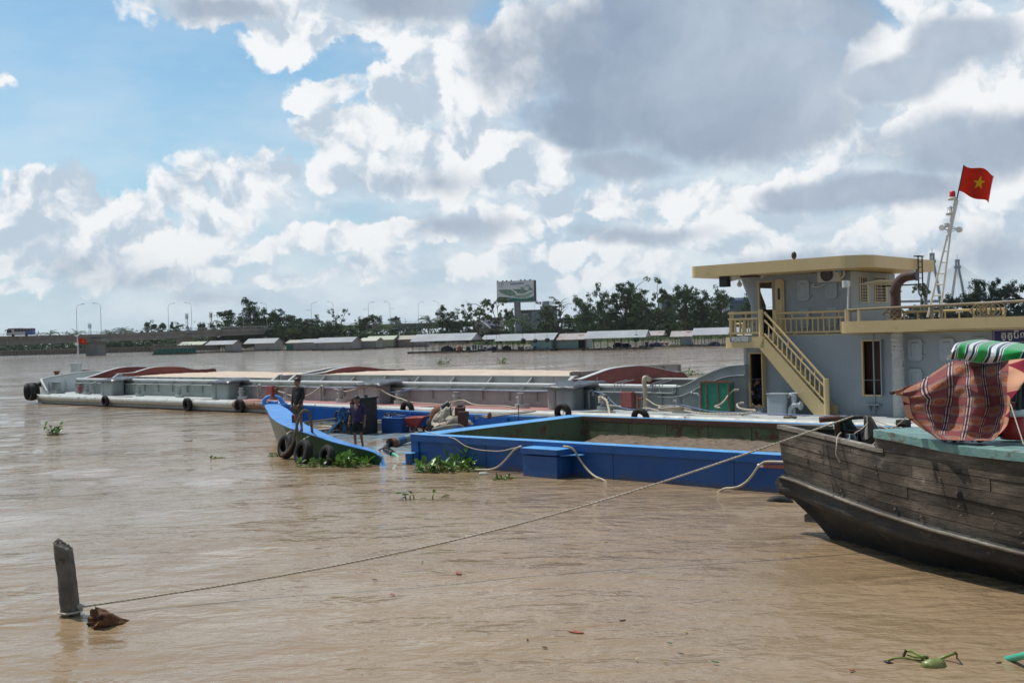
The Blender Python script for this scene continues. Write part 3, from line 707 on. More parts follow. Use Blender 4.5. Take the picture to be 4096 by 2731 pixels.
mb=MB()
for h in hs:
 for(a,b,c,d)in((h[0]-.03,h[0]+.05,h[2]-.04,h[3]+.04),(h[1]-.12,h[1]+.03,h[2]-.04,h[3]+.04)):mb.box(WX1-.03,WX1+.025,a,b,c,d)
 mb.box(WX1-.03,WX1+.024,h[0]+.05,h[1]-.12,h[3],h[3]+.04);mb.box(WX1-.03,WX1+.024,h[0]+.05,h[1]-.12,h[2]-.04,h[2])
o=mb.build('window_frame',m_yel,None);o.parent=wh
mb=MB()
for h in hs:
 for i in range(8):z=h[2]+.06+(h[3]-h[2]-.1)*i/7;mb.tube([(WX1+.05,h[0]+.06,z),(WX1+.05,h[1]-.2,z)],.011,5)
 for y in(h[0]+.12,(h[0]+h[1])/2-.02,h[1]-.2):mb.tube([(WX1+.05,y,h[2]+.02),(WX1+.05,y,h[3]-.02)],.011,5)
mb.build('window_grille',m_white,None).parent=wh
mb=MB();mb.box(WX0+.2,WX0+1.6,YW+2.2,YW+3.4,ZD+.03,4.75);mb.box(-.6,1.7,YW+2.6,YW+2.7,ZD+.03,RZ);mb.prism([(-1.6,YW+.8,5.5),(-1.35,YW+.8,5.5),(-1.1,YW+2,4.2),(-1.35,YW+2,4.2)],(0,.05,0))
mb.box(WX0,WX1,YW+.06,WYB-.06,ZD+.035,ZD+.05)
mb.build('wheelhouse_fittings',m_wood,None).parent=wh
def rr(x0,x1,y0,y1,rn):
 p=[]
 for(cx,cy,a0,r_)in((x1-rn,y0+rn,-90,rn),(x1-.15,y1-.15,0,.15),(x0+.15,y1-.15,90,.15),(x0+.3,y0+.3,180,.3)):
  for i in range(9):a=R(a0+90*i/8);p.append((cx+r_*math.cos(a),cy+r_*math.sin(a)))
 return p
rx0,rx1,ry0,ry1=-3.45,3.45,1.95,8.5
rp=rr(rx0,rx1,ry0,ry1,.9)
mb=MB()
nn_=len(rp);zt=lambda x:.02*(x+3.45)
vs=[(x,y,RZ+.02)for x,y in rp]+[(x,y,RZ+.44)for x,y in rp]+[(x*.985,5.2+(y-5.2)*.985,RZ+.36)for x,y in rp]
fs_=[tuple(reversed(range(nn_)))]+[(i,(i+1)%nn_,nn_+(i+1)%nn_,nn_+i)for i in range(nn_)]+[(nn_+i,nn_+(i+1)%nn_,2*nn_+(i+1)%nn_,2*nn_+i)for i in range(nn_)]+[tuple(range(2*nn_,3*nn_))]
mb.add(vs,fs_,0);mb.build('wheelhouse_roof',m_yel,barge)
def door_leaf(pa,ya,pb,yb,yl,th,win=None,par=None,nm='door',m=None):
 a=BF.Y(pa,ya,yl);b=BF.Y(pb,yb,yl);x0,x1,z0,z1=a[0],b[0],b[1],a[1]
 mb=MB();mb.prism([(u,yl,v)for u,v in rrect(x0,x1,z0,z1,.09)],(0,th,0));mb.prism([(u,yl-.03,v)for u,v in rrect(x0+.07,x1-.07,z0+.12,z1-.12,.1)],(0,.03,0))
 o=mb.build(nm,m or m_yel,None,bevel=.012);o.parent=par
 if win:
  a=BF.Y(win[0],win[1],yl-.03);b=BF.Y(win[2],win[3],yl-.03)
  mb=MB();mb.prism([(u,yl-.045,v)for u,v in rrect(a[0],b[0],b[1],a[1],.06)],(0,.015,0));w=mb.build('door_window',m_glass,None);w.parent=wh if par is wh else par
 return o
door_leaf(3099,1119,3140,1338,YW-.1,.05,(3110,1152,3121,1199),wh)
mb=MB();x=d1[1]+.03;mb.box(x,x+.05,YC-.32,YC-.02,d1[2],d1[3]+.02);o=mb.build('door',m_yel,None,bevel=.01);o.parent=cabin
mb=MB();x=d2[1]+.02;mb.box(x,x+.045,YC-.16,YC-.01,d2[2],d2[3]+.05);mb.cyl((x+.02,YC-.12,d2[2]-.12),(x+.02,YC-.12,d2[2]),.02,None,6);o=mb.build('door',m_cab,None,bevel=.01);o.parent=cabin
mb=MB()
for x0,x1,z0,z1 in(d1,d2):
 for a in((x0-.05,x0+.015,z0-.04,z1+.04),(x1-.01,x1+.02,z0-.04,z1+.04),(x0,x1,z1-.01,z1+.04),(x0,x1,z0-.05,z0+.01)):mb.box(a[0],a[1],YC-.02,YC+.09,a[2],a[3])
o=mb.build('door_frame',m_yel,None);o.parent=cabin
mb=MB();x0,x1,z0,z1=d3
for a in((x0-.03,x0+.05,z0,z1+.04),(x1-.01,x1+.03,z0,z1+.04),(x0,x1,z1-.01,z1+.03)):mb.box(a[0],a[1],YW-.02,YW+.09,a[2],a[3])
o=mb.build('door_frame',m_yel,None);o.parent=wh
m_hat=mat('hatch_paint',(.37,.43,.47),(.42,.48,.52),2,.45,.1,6,streak=((.17,.13,.10),.3))
def hatch(pa,ya,pb,yb,yl,par):
 a=BF.Y(pa,ya,yl);b=BF.Y(pb,yb,yl);x0,x1,z0,z1=a[0],b[0],b[1],a[1]
 mb=MB();mb.prism([(u,yl-.06,v)for u,v in rrect(x0,x1,z0,z1,.11)],(0,.04,0));mb.prism([(u,yl-.02,v)for u,v in rrect(x0+.03,x1-.03,z0+.03,z1-.03,.09)],(0,.019,0))
 k=.1
 ring=rrect(x0+k,x1-k,z0+k,z1-k,.08);ri=rrect(x0+k+.05,x1-k-.05,z0+k+.05,z1-k-.05,.05);n=len(ring)
 mb.add([(u,yl-.061,v)for u,v in ring]+[(u,yl-.09,v)for u,v in ri],[(i,(i+1)%n,n+(i+1)%n,n+i)for i in range(n)]+[tuple(range(n,2*n))])
 for z in(z0+.16,z1-.16):mb.box(x1-.04,x1+.06,yl-.07,yl-.002,z-.02,z+.02);mb.cyl((x1+.06,yl-.05,z),(x1+.12,yl-.07,z+.01),.014,None,6)
 cx=(x0+x1)/2;mb.box(cx-.015,cx+.015,yl-.1,yl-.09,(z0+z1)/2-.14,(z0+z1)/2+.14)
 o=mb.build('hatch_cover',m_hat,None,bevel=.006,seg=1);o.parent=par
RG=lambda x,y:(2700+x/2.0907,950+y/2.0907)
for(a,b,c,d)in((1025,360,1128,525),(1258,345,1360,508),(1037,598,1135,758),(1263,585,1360,748)):
 p,q=RG(a,b),RG(c,d);hatch(p[0],p[1],q[0],q[1],YW,wh)
for(a,b,c,d)in((590,848,715,1030),(855,843,985,1030),(597,1095,715,1275),(1140,838,1260,1020),(860,1090,985,1270)):
 hatch(3350+a/2.091,950+b/2.091,3350+c/2.091,950+d/2.091,YC,cabin)
a=BF.Y(3268,1071,YW-.42);b=BF.Y(3352,1126,YW-.42)
mb=MB();mb.box(a[0],b[0],YW-.42,YW-.1,b[1],a[1]);ac=mb.build('air_conditioner',mat('ac_white',(0.50,.50,.47),(.58,.58,.55),3,.5),None,bevel=.02);ac.parent=wh
cx=a[0]+.37;cz=(a[1]+b[1])/2;mb=MB();y=YW-.425
mb.cyl((cx,y,cz),(cx,y-.01,cz),.245,None,28)
for i in range(12):
 t=2*math.pi*i/12;mb.tube([(cx+.05*math.cos(t),y-.02,cz+.05*math.sin(t)),(cx+.22*math.cos(t+.5),y-.02,cz+.22*math.sin(t+.5))],.008,4,1)
for r_ in(.05,.11,.17,.235):mb.tube([(cx+r_*math.cos(2*math.pi*i/24),y-.022,cz+r_*math.sin(2*math.pi*i/24))for i in range(24)],.005,4,1,closed=True)
mb.build('fan_grille',[m_black,mat('grille_grey',(.2,.2,.2),None,3,.5)],None).parent=ac
mb=MB();mb.box(cx+.32,cx+.62,y-.006,y,a[1]-.2,a[1]-.02);mb.build('ac_badge',mat('badge_blue',(.04,.22,.32),None,4,.4),None).parent=ac
t_=text_mesh('badge_text','Casper',.09,m_white,ac,trm(cx+.47,y-.008,a[1]-.13)@XZ,.001)
mb=MB();mb.tube(smooth_path([(b[0],YW-.25,a[1]-.1),(b[0]+.12,YW-.3,a[1]-.05),(b[0]+.15,YW-.25,a[1]-.3),(b[0],YW-.2,b[1]+.1)],5),.03,7)
mb.tube(smooth_path([(a[0]-.3,YW-.05,b[1]-.02),(a[0]-.35,YW-.1,b[1]-.12),(a[0]-.1,YW-.08,b[1]-.14),(a[0]+.15,YW-.1,b[1]-.05)],5),.028,7);mb.build('ac_hose',m_white,None).parent=ac
def post(mb,px,yl,z0,z1,r=.075,m=0):x=BF.Y(px,1300,yl)[0];mb.cyl((x,yl,z0),(x,yl,z1),r,None,12,m);return x
YR=2.2
mb=MB();zt1=BF.Y(2900,1254,YR)[1];zt2=BF.Y(2900,1278,YR)[1];zt3=BF.Y(2900,1334,YR)[1]
xa=pl0+.08;xb=BF.Y(3044,1300,YR)[0]
for z,rr_ in((zt1,.045),(zt2,.04),(zt3,.04)):
 mb.tube([(xb,YR,z),(xa+.35,YR,z),(xa+.1,YR+.1,z),(xa,YR+.35,z),(xa,5.2,z)],rr_,8)
n=7
for i in range(n):x=xa+.25+(xb-xa-.25)*i/n;mb.cyl((x,YR+.02,zt3),(x,YR+.02,zt2),.028,None,6)
for i in range(0,n,3):x=xa+.25+(xb-xa-.25)*(i+.5)/n;mb.cyl((x,YR+.02,zt2),(x,YR+.02,zt1),.028,None,6)
for i in range(8):y=YR+.35+i*.4;mb.cyl((xa,y,zt3),(xa,y,zt2),.028,None,6)
post(mb,2928,YR+.25,ZD,zt1+.08,.085);mb.cyl((xb,YR,ZD),(xb,YR,zt1+.1),.09,None,14);mb.cyl((xa+.1,5.2,ZD),(xa+.1,5.2,zt1),.08,None,12)
x=post(mb,2972,4.6,ZD,ZD+.5,.05);mb.tube([(x,4.6,ZD+.5),(x-.3,4.6,ZD+.5)],.04,8)
mb.build('platform_railing',m_yel,barge)
YL=YC+.05
mb=MB();xa=BF.Y(3101,1300,YL)[0];xb=BF.Y(3385,1300,YL)[0];z1=BF.Y(3150,1252,YL)[1];z2=BF.Y(3150,1275,YL)[1];z3=BF.Y(3150,1330,YL)[1]
mb.cyl((xa,YL,ZD),(xa,YL,z1+.13),.09,None,14)
for z,r_ in((z1,.045),(z2,.04),(z3,.04)):mb.tube([(xa,YL,z),(xb,YL,z)],r_,8)
n=13
for i in range(1,n):x=xa+(xb-xa)*i/n;mb.cyl((x,YL,z3),(x,YL,z2),.028,None,6)
for i in range(1,5):x=xa+(xb-xa)*(i+.15)/4.6;mb.cyl((x,YL,z2),(x,YL,z1),.028,None,6)
for px in(3179,3307):x=BF.Y(px,1300,YL)[0];mb.cyl((x,YL,ZD),(x,YL,z3),.028,None,6)
mb.cyl((xb,YL,ZD),(xb,YL,z1+.02),.06,None,12)
mb.build('walkway_railing',m_yel,barge)
m_brz=mat('dull_bronze_paint',(0.20,0.155,0.09),(0.26,0.2,0.12),3,.5)
YF=1.86;zt=ZD+1.02;z0=ZD+.46
mb=MB();mb.tube([(fx0+.1,YL,z1),(fx0+.1,YF+.3,z1),(fx0+.3,YF,z1+.01),(XR,YF,zt)],.045,8,1)
zr=lambda x:z1+(zt-z1)*(x-fx0)/(XR-fx0)
for px in(3385,3436,3392):x=BF.Y(px,1260,YF)[0];mb.cyl((x,YF,z0),(x,YF,zr(x)),.05,None,8)
for px in(3728,3765):x=BF.Y(px,1260,YF)[0];mb.box(x-.05,x+.05,YF-.03,YF+.03,z0,zr(x),1)
def rhomb(pa,pb,mm,k=1.0):
 xa_=BF.Y(pa,1260,YF)[0];xb_=BF.Y(pb,1260,YF)[0];zc=(z0+zr(xa_))/2;h=(zr(xa_)-z0)/2*k;cx=(xa_+xb_)/2
 p=[(xa_,zc),(cx,zc+h),(xb_,zc),(cx,zc-h)]
 for i in range(4):(a,b),(c,d)=p[i],p[(i+1)%4];mb.tube([(a,YF,b),(c,YF,d)],.025,4,mm,sm=False)
rhomb(3532,3595,1);rhomb(3562,3628,1);rhomb(3568,3588,1,.5)
rhomb(3877,3940,0);rhomb(3910,3990,0,.9)
for px in(3918,3936,3955,3974,3996):
 x=BF.Y(px,1260,YF)[0];h=(zr(x)-z0)/2;mb.tube([(x+h*math.cos(t),YF-.03,(z0+zr(x))/2+h*math.sin(t))for t in[2*math.pi*i/24 for i in range(24)]],.026,5,1,closed=True)
mb.build('upper_deck_railing',[m_yel,m_brz],barge)
mb=MB();yf=6.5;za=z1-.08
mb.tube([(WX1+.4,yf,za),(6.5,yf,za),(6.5,yf,ZD+.5)],.045,8);mb.tube([(WX1+.2,yf,ZD+.75),(6.4,yf,ZD+.75)],.035,8)
for i in range(9):x=WX1+.4+i*.5;mb.cyl((x,yf,ZD+.1),(x,yf,ZD+.75),.03,None,6)
for x in(8.0,12,15):mb.cyl((x,6.5,ZD),(x,6.5,za+.3),.06,None,8)
mb.tube([(7.6,6.5,ZD+.4),(7.6,6.5,za+.3),(XR,6.5,za+.35)],.05,8)
mb.build('far_side_railing',m_yel,barge)
ys0,ys1=2.1,2.85
A=[BF.Y(*RG(740,832),ys0),BF.Y(*RG(1255,1415),ys0)];P2=[BF.Y(*RG(705,925),ys0),BF.Y(*RG(1165,1475),ys0)]
sb=BF.Y(*RG(1268,1475),ys0);DZs=DZ+.01
poly=[A[0],P2[0],(P2[1][0],DZs),(sb[0]+.05,DZs),(sb[0]+.05,A[1][1]),(A[1][0],A[1][1])]
mb=MB();mb.prism([(x,ys0,z)for x,z in poly][::-1],(0,.05,0));mb.prism([(x,ys1,z)for x,z in poly][::-1],(0,.05,0));st=mb.build('stringer',m_yel,None)
stairs=st;st.name='staircase';st.parent=barge
mb=MB();nst=10
for i in range(nst):
 t=(i+.6)/nst;x=A[0][0]+(A[1][0]-A[0][0])*t;z=A[0][1]+(A[1][1]-A[0][1])*t-.03
 mb.box(x-.16,x+.12,ys0+.05,ys1,z-.02,z+.015)
mb.build('stair_tread',m_cab,None).parent=stairs
mb=MB()
def sl_(py0,py1):a=BF.Y(*RG(748,py0),ys0+.03);b=BF.Y(*RG(1250,py1),ys0+.03);return a,b
for(y0_,y1_,r_)in((625,1185,.045),(690,1245,.035),(805,1365,.035)):
 a,b=sl_(y0_,y1_);mb.tube([(a[0],ys0+.03,a[1]),(b[0],ys0+.03,b[1])],r_,8)
a,b=sl_(690,1245);c,d=sl_(805,1365);e,f=sl_(625,1185)
for i in range(1,13):
 t=i/13;mb.cyl((a[0]+(b[0]-a[0])*t,ys0+.03,a[1]+(b[1]-a[1])*t),(c[0]+(d[0]-c[0])*t,ys0+.03,c[1]+(d[1]-c[1])*t),.026,None,6)
for i in(2.3,5.3,8.3,11):t=i/13;mb.cyl((e[0]+(f[0]-e[0])*t,ys0+.03,e[1]+(f[1]-e[1])*t),(a[0]+(b[0]-a[0])*t,ys0+.03,a[1]+(b[1]-a[1])*t),.026,None,6)
mb.cyl((sb[0],ys0+.03,DZs),(sb[0],ys0+.03,BF.Y(*RG(1262,1180),ys0)[1]),.1,None,14)
mb.build('stair_rail',m_yel,None).parent=stairs
a=BF.Y(*RG(459,831),2.1);b=BF.Y(*RG(636,872),2.1)
mb=MB();mb.box(a[0],b[0],2.075,2.098,b[1],a[1]);rg=mb.build('registration_plate',mat('plate_grey',(.22,.23,.25),(.28,.29,.31),6,.5),barge)
text_mesh('plate_number','VR24070838',(a[1]-b[1])*1.2,m_white,rg,trm((a[0]+b[0])/2,2.07,(a[1]+b[1])/2+.0)@XZ,.004,sx=(b[0]-a[0])/((a[1]-b[1])*1.2*6.7))
a=BF.Y(3350+1297/2.091,950+770/2.091,YC-.02)
mb=MB();mb.box(a[0],a[0]+3.2,YC-.05,YC-.004,a[1]-.95,a[1]);
sg=mb.build('name_board',mat('sign_violet',(.022,.018,.11),(.03,.025,.13),3,.4),barge)
mb=MB();t_=.012
for q in((a[0]+.04,a[0]+.04+t_,a[1]-.9,a[1]-.03),(a[0]+.04,a[0]+3.1,a[1]-.03-t_,a[1]-.03),(a[0]+.06,a[0]+3.1,a[1]-.42,a[1]-.42+t_)):mb.box(q[0],q[1],YC-.054,YC-.05,q[2],q[3])
mb.build('board_line',m_white,None).parent=sg
for body,sz,dx,dz in(('គ្គូប៊ិល  ហ្គ្រីន',.30,.25,-.2),('ការដឹកជញ្ជូន',.13,1.1,-.56)):
 text_mesh('board_lettering',body,sz,m_white,sg,trm(a[0]+dx,YC-.054,a[1]+dz)@XZ,.002,'LEFT')
YE=2.55
ex=lambda px,py:Vector((BF.Y(px,py,YE)[0],YE,BF.Y(px,py,YE)[1]))
b0=ex(3585,1280);t0=ex(3583,1160)
m_exh=mat('burnt_exhaust',(0.055,0.024,0.02),(0.11,0.06,0.048),2.5,.7,.3,12,stretch=(1,1,.2),stain=((0.02,.018,.017),.3,2))
pth=[Vector((b0.x,YE,ZD+.1)),Vector((b0.x,YE,t0.z-.05))]+[Vector((b0.x,YE,t0.z-.05))+Vector((.5*(1-math.cos(a_)),0,.5*math.sin(a_)))for a_ in[math.pi/2*i/7 for i in range(1,8)]]
pth.append(pth[-1]+Vector((.22,0,.02)))
mb=MB();mb.tube(pth,.165,18);mb.cyl(pth[1]-Vector((0,0,.03)),pth[1]+Vector((0,0,.03)),.2,None,18)
e_=pth[-1];mb.tube([e_+Vector((-.02,0,0)),e_+Vector((.02,0,0))],.195,18,1);mb.cyl(e_+Vector((.02,0,0)),e_+Vector((.022,0,0)),.165,None,18,1)
mb.build('exhaust_pipe',[m_exh,m_black],barge)
q0=ex(3588,1330);q1=ex(3598,1653)
m_lag=mat('white_lagging',(0.42,.43,.42),(.55,.55,.53),3,.85,0.6,14,stain=((.2,.19,.17),.35,3))
p_=[Vector((q0.x+(q1.x-q0.x)*i/60+.006*math.sin(i*2.3),YE,ZD+.05-(ZD+.05-DZ)*i/60))for i in range(61)]
mb=MB();mb.tube(p_,[.2+.012*((i*7)%3-1)for i in range(61)],18);mb.build('lagged_pipe',m_lag,barge)
mb=MB();a=BF.Y(3350+218/2.091,950+1395/2.091,YC-.25);b=BF.Y(3350+352/2.091,950+1395/2.091,YC-.25)
mb.box(a[0],b[0],YC-.28,YC-.001,a[1]-.02,a[1]+.015);[mb.prism([(x,YC,a[1]-.02),(x,YC-.22,a[1]-.02),(x,YC,a[1]-.26)],(.03,0,0))for x in(a[0]+.15,b[0]-.2)]
mb.build('wall_step',m_cab,barge)
mb=MB();a=BF.Y(*RG(792,1310),2.0);b=BF.Y(*RG(952,1310),2.0);h_=a[1]
mb.prism([(u,v,DZ+.01)for u,v in rrect(a[0],b[0],1.7,2.35,.12)][::-1],(0,0,h_-DZ));mb.prism([(u,v,h_+.01)for u,v in rrect(a[0]-.03,b[0]+.03,1.67,2.38,.13)][::-1],(0,0,.035))
mb.build('deck_tank',m_cab,barge)
mb=MB();x=b[0]+.03;mb.tube([(x-.02,1.95,h_-.12),(x-.02,1.95,h_-.05),(x+.06,1.95,h_+.01),(x+.15,1.95,h_-.05),(x+.17,1.95,DZ+.3),(x+.17,1.95,DZ)],.07,10)
g0=BF.Y(*RG(1010,1400),1.9);mb.tube(smooth_path([(g0[0]-.2,1.85,DZ),(g0[0]-.17,1.85,DZ+.25),(g0[0]+.0,1.85,DZ+.38),(g0[0]+.2,1.85,DZ+.36)],4),.09,10)
mb.cyl((g0[0]+.18,1.85,DZ+.36),(g0[0]+.24,1.85,DZ+.36),.15,None,12);mb.cyl((g0[0],1.85,DZ+.36),(g0[0],1.85,DZ+.78),.06,None,10);mb.cyl((g0[0]-.14,1.85,DZ+.8),(g0[0]+.14,1.85,DZ+.8),.022,None,6);mb.tube([(g0[0]+.13*math.cos(t),1.85+.13*math.sin(t),DZ+.8)for t in[2*math.pi*i/12 for i in range(12)]],.018,5,closed=True)
mb.build('deck_valve',m_cab,barge)
mb=MB();a=BF.Y(3176,1022,4.5);mb.ball((a[0],4.5,a[1]),.1,.1,.15,14);mb.cyl((a[0],4.5,RZ+.4),(a[0],4.5,a[1]),.03);mb.build('roof_lamp',m_black,barge)
mb=MB();a=BF.Y(2902,1118,2.6);mb.box(a[0]-.16,a[0]+.16,2.4,2.7,a[1]-.28,a[1]+.22);mb.cyl((a[0]+.2,2.6,a[1]+.05),(a[0]+.45,2.9,a[1]+.1),.14,.1,12,1);mb.box(a[0]+.1,a[0]+1.1,2.8,3.3,a[1]+.05,a[1]+.1,2);mb.build('horn_speaker',[m_black,m_white,m_wood],barge)
for px,py,yl in((3047,1102,3.5),(2958,1138,3.6)):mb=MB();a=BF.Y(px,py,yl);mb.ball((a[0],yl,a[1]),.1,n=10);mb.cyl((a[0],yl,a[1]+.08),(a[0],yl,a[1]+.17),.045);mb.build('ceiling_bulb',m_white,barge)
mb=MB();a=BF.Y(3390,1215,YF+.05);b=BF.Y(3393,1135,YF+.05);mb.cyl((a[0],YF+.05,ZD+.5),(b[0],YF+.05,b[1]),.035,None,8);mb.cyl((b[0]-.12,YF+.05,b[1]-.12),(b[0]-.12,YF+.05,b[1]+.12),.09,None,10);mb.box(b[0]-.05,b[0]+.05,YF,YF+.1,b[1]-.1,b[1]+.1)
mb.build('signal_lamp',m_white,barge)
mb=MB();a=BF.X(3672,1024,3.55);b=BF.X(3688,1024,3.55);zb=BF.X(3680,1190,3.55)[1]
for y in(a[0],b[0]):mb.tube([(3.55,y,a[1]),(3.55,y,zb+.15),(3.62,y+.1,zb)],.025,6)
for i in range(8):z=a[1]-(a[1]-zb)*i/7.5;mb.tube([(3.55,a[0],z),(3.55,b[0],z)],.018,6)
mb.box(3.4,3.6,a[0]-.05,b[0]+.05,a[1]-.02,a[1]+.02);mb.box(WX1,3.55,(a[0]+b[0])/2,(a[0]+b[0])/2+.04,5.1,5.15)
mb.build('roof_ladder',m_dark,barge)
mb=MB();mb.prism([(WX1+.002,hs[0][0]-.1,5.15),(WX1+.002,hs[1][1]+.4,5.2),(WX1+.55,hs[1][1]+.4,5.3),(WX1+.55,hs[0][0]+.4,5.28)],(0,0,.03));mb.build('window_awning',m_white,barge)
MY=4.5
mq=lambda px,py:Vector((BF.Y(px,py,MY)[0],MY,BF.Y(px,py,MY)[1]))
base=mq(3738,1268);kn=mq(3800,915);tp=mq(3826,800)
mb=MB();off=[Vector((-.22,0,0)),Vector((.2,-.1,0)),Vector((.02,.4,0))]
for o_ in off:mb.tube([base+o_*1.1,kn+o_*.18],.04,8)
for i in range(1,8):
 t=i/8;c_=base.lerp(kn,t);k_=1.1+(.18-1.1)*t
 for a_,b_ in((0,1),(1,2),(2,0)):mb.tube([c_+off[a_]*k_,c_+off[b_]*k_],.028,5)
mb.tube([kn-(tp-kn)*.25,tp],.075,12)
mb.tube([mq(3772,912),mq(3800,903),mq(3838,918),mq(3800,928),mq(3772,912)],.022,6);mb.tube([kn,mq(3838,918)],.025,6)
for px,py in((3769,911),(3837,919)):c_=mq(px,py);mb.cyl(c_+Vector((0,-.05,0)),c_+Vector((0,.05,0)),.10,None,14)
mb.cyl(mq(3788,905),mq(3788,893),.12,None,10)
mb.tube([tp,mq(3812,795)],.025,6);mb.tube([mq(3812,855),mq(3800,852)],.02,6)
mast=mb.build('lattice_mast',m_white,barge)
mb=MB();c_=mq(3810,789);mb.lathe([(0,-.1),(.15,-.1),(.16,-.02),(.1,0),(0,0)],c_,12,1);mb.lathe([(.09,0),(.1,.04),(.1,.17),(.07,.21),(0,.22)],c_,12,0)
mb.build('red_beacon',[mat('beacon_red',(.5,.02,.02),None,5,.3),m_white],None).parent=mast
mb=MB();c_=mq(3799,849);mb.lathe([(0,-.1),(.13,-.1),(.14,-.02),(.09,0),(.09,.16),(.05,.22),(0,.22)],c_,12,0);mb.build('clear_beacon',mat('beacon_clear',(.5,.52,.52),None,5,.2),None).parent=mast
mb=MB();f0=mq(3827,800);f1=mq(3856,660);mb.tube([f0-(f1-f0)*.1,f1],.022,6);mb.build('flag_staff',m_dark,None).parent=mast
fl0=BF.w(mq(3855,662));fl1=BF.w(mq(3834,763));W2=(BF.w(mq(3960,700))-fl0);
def flg(u,v):
 h=fl1.lerp(fl0,v)
 top_=W2;e=Vector((W2.x*1.0,0,0))
 d=1.0 if u<.93 else 1.0-.05*abs(math.sin(v*47))*(u-.9)*10
 sag=-.20*(u**1.0)*(1 if v>.5 else 1)-.16*(u**1.7)*v-.34*u*(1-v)*(1.0-.25*u)
 return tuple(h+Vector((W2.x*1.75*u*d*(1-.06*(1-v)),.5*math.sin(u*6.5+v*1.2)*.35*(u**.7),sag+.035*math.sin(u*9+v*3))))
flag('flag',tuple(fl1),flg,64,44,(.53,.52),(.17,.24),label='large frayed red flag with yellow star flying from the leaning mast',cat='flag',group='red flags with a yellow star')
#loose gear on the barge deck
cy=1.35;a0=BF.Y(2805,1620,cy)[0];a1=BF.Y(2916,1610,cy)[0]
cp=BF.w((a0,cy,DZ));crate=empty('netted_crate',tuple(cp),BF.a,label='tall green netted crate with rusty frame standing on the barge deck',cat='crate');w=a1-a0;h=1.22
m_cn=mat('crate_green_net',(.006,.13,.085),(.012,.19,.125),4,.6,.3,40,stain=((.005,.03,.02),.22,9))
mb=MB();mb.prism([(u,v,.04)for u,v in((0,0),(w,0),(w,.35),(0,.35))][::-1],(0,0,h-.08));mb.build('net_panel',m_cn,crate)
mb=MB()
for x in(0,w*.21,w*.62,w):mb.box(x-.025,x+.025,-.02,.02,0,h)
for x in(0,w):mb.box(x-.025,x+.025,.33,.37,0,h)
for y in(0,.35):mb.box(.03,w-.03,y-.018,y+.018,0,.05);mb.box(.03,w-.03,y-.018,y+.018,h-.05,h)
mb.build('crate_frame',m_rust,crate)
gr_='hoses and ropes on the barge deck'
bp_=lambda px,py,yl=1.3:BF.w((BF.Y(px,py,yl)[0],yl,BF.Y(px,py,yl)[1]))
def run(nm,pts,r,m,lab,tw=False,k=6):rope(nm,[bp_(*p)for p in pts],r,m,k=k,twist=tw,label=lab,cat='rope' if tw else 'hose',group=gr_)
R2c=lambda x,y:(800+x/2.613,1150+y/2.613)
R3c=lambda x,y:(1600+x/2.613,1050+y/2.613)
run('hose',[R2c(820,1083)+(1.8,),R2c(860,1095)+(1.6,),R2c(940,1125)+(1.4,),R2c(1010,1140)+(1.4,),R2c(1110,1130)+(1.4,),R2c(1180,1095)+(1.7,),R2c(1250,1050)+(2.0,),R2c(1350,1045)+(2.1,),R2c(1430,1065)+(2.0,),R2c(1520,1085)+(1.6,),R2c(1620,1060)+(1.2,),R2c(1680,1035)+(1.1,),R2c(1800,1035)+(1.1,),R2c(1880,1060)+(1.1,),R2c(1960,1110)+(1.2,),R2c(2060,1150)+(1.3,),R3c(20,1425)+(1.3,),R3c(120,1460)+(1.3,),R3c(300,1472)+(1.2,),R3c(440,1480)+(1.2,),R3c(540,1455)+(1.25,),R3c(660,1440)+(1.3,),R3c(760,1480)+(1.2,),R3c(900,1495)+(1.0,),R3c(1100,1500)+(1.0,),R3c(1215,1520)+(1.0,)],.032,m_hose,'long cream hose looping along the bollards of the grey barge')
m_bh=mat('blue_line',(.10,.16,.36),(.2,.26,.42),5,.5)
run('hose',[R2c(1060,1018)+(2.0,),R2c(1200,1045)+(2.05,),R2c(1500,1050)+(2.05,),R2c(1850,1035)+(2.0,),R2c(1950,1085)+(1.6,),R2c(2080,1095)+(1.5,),R2c(2200,1065)+(2.0,),R3c(60,1335)+(2.05,),R3c(700,1330)+(2.05,),R3c(1400,1348)+(2.05,),R3c(1850,1325)+(2.0,),R3c(2120,1370)+(1.8,),(2447,1605,1.4),(2480,1628,1.1),(2540,1638,.8),(2620,1635,.8),(2700,1622,.9),(2730,1620,1.0),(2790,1634,.8),(2850,1645,.6),(3000,1652,.5),(3150,1658,.4),(3400,1665,.3)],.018,m_bh,'thin blue hose along the ledge and down onto the barge deck')
run('rope',[(2400,1585,1.5),(2425,1600,1.2),(2433,1625,.9),(2440,1657,.3)],.045,m_rope,'thick frayed rope hanging from the rope wrapped bollard',True)
run('rope',[(2425,1618,1.3),(2450,1622,1.2),(2485,1625,1.2)],.03,m_rope,'short rope lying right of the rope wrapped bollard',True)
x=BF.Y(2411,1600,1.55)[0];rope('rope_turns',[BF.w((x+.16*math.cos(i*.6),1.55+.16*math.sin(i*.6),DZ+.30+.25*i/40+.02*math.sin(i*1.9)))for i in range(42)],.032,m_rope,k=2,label='ball of frayed rope wound on the bollard behind the green hold',cat='rope',group=gr_)
run('rope',[(2560,1636,.9),(2590,1632,.8),(2625,1640,.7),(2680,1642,.6),(2740,1643,.6),(2800,1652,.4),(2880,1655,.35),(2960,1655,.4),(3010,1648,.6),(3020,1640,.8),(2985,1638,1.0),(2955,1630,1.1),(2950,1615,1.4),(2975,1610,1.5)],.036,m_rope,'long brown rope snaking along the deck to the cabin corner',True)
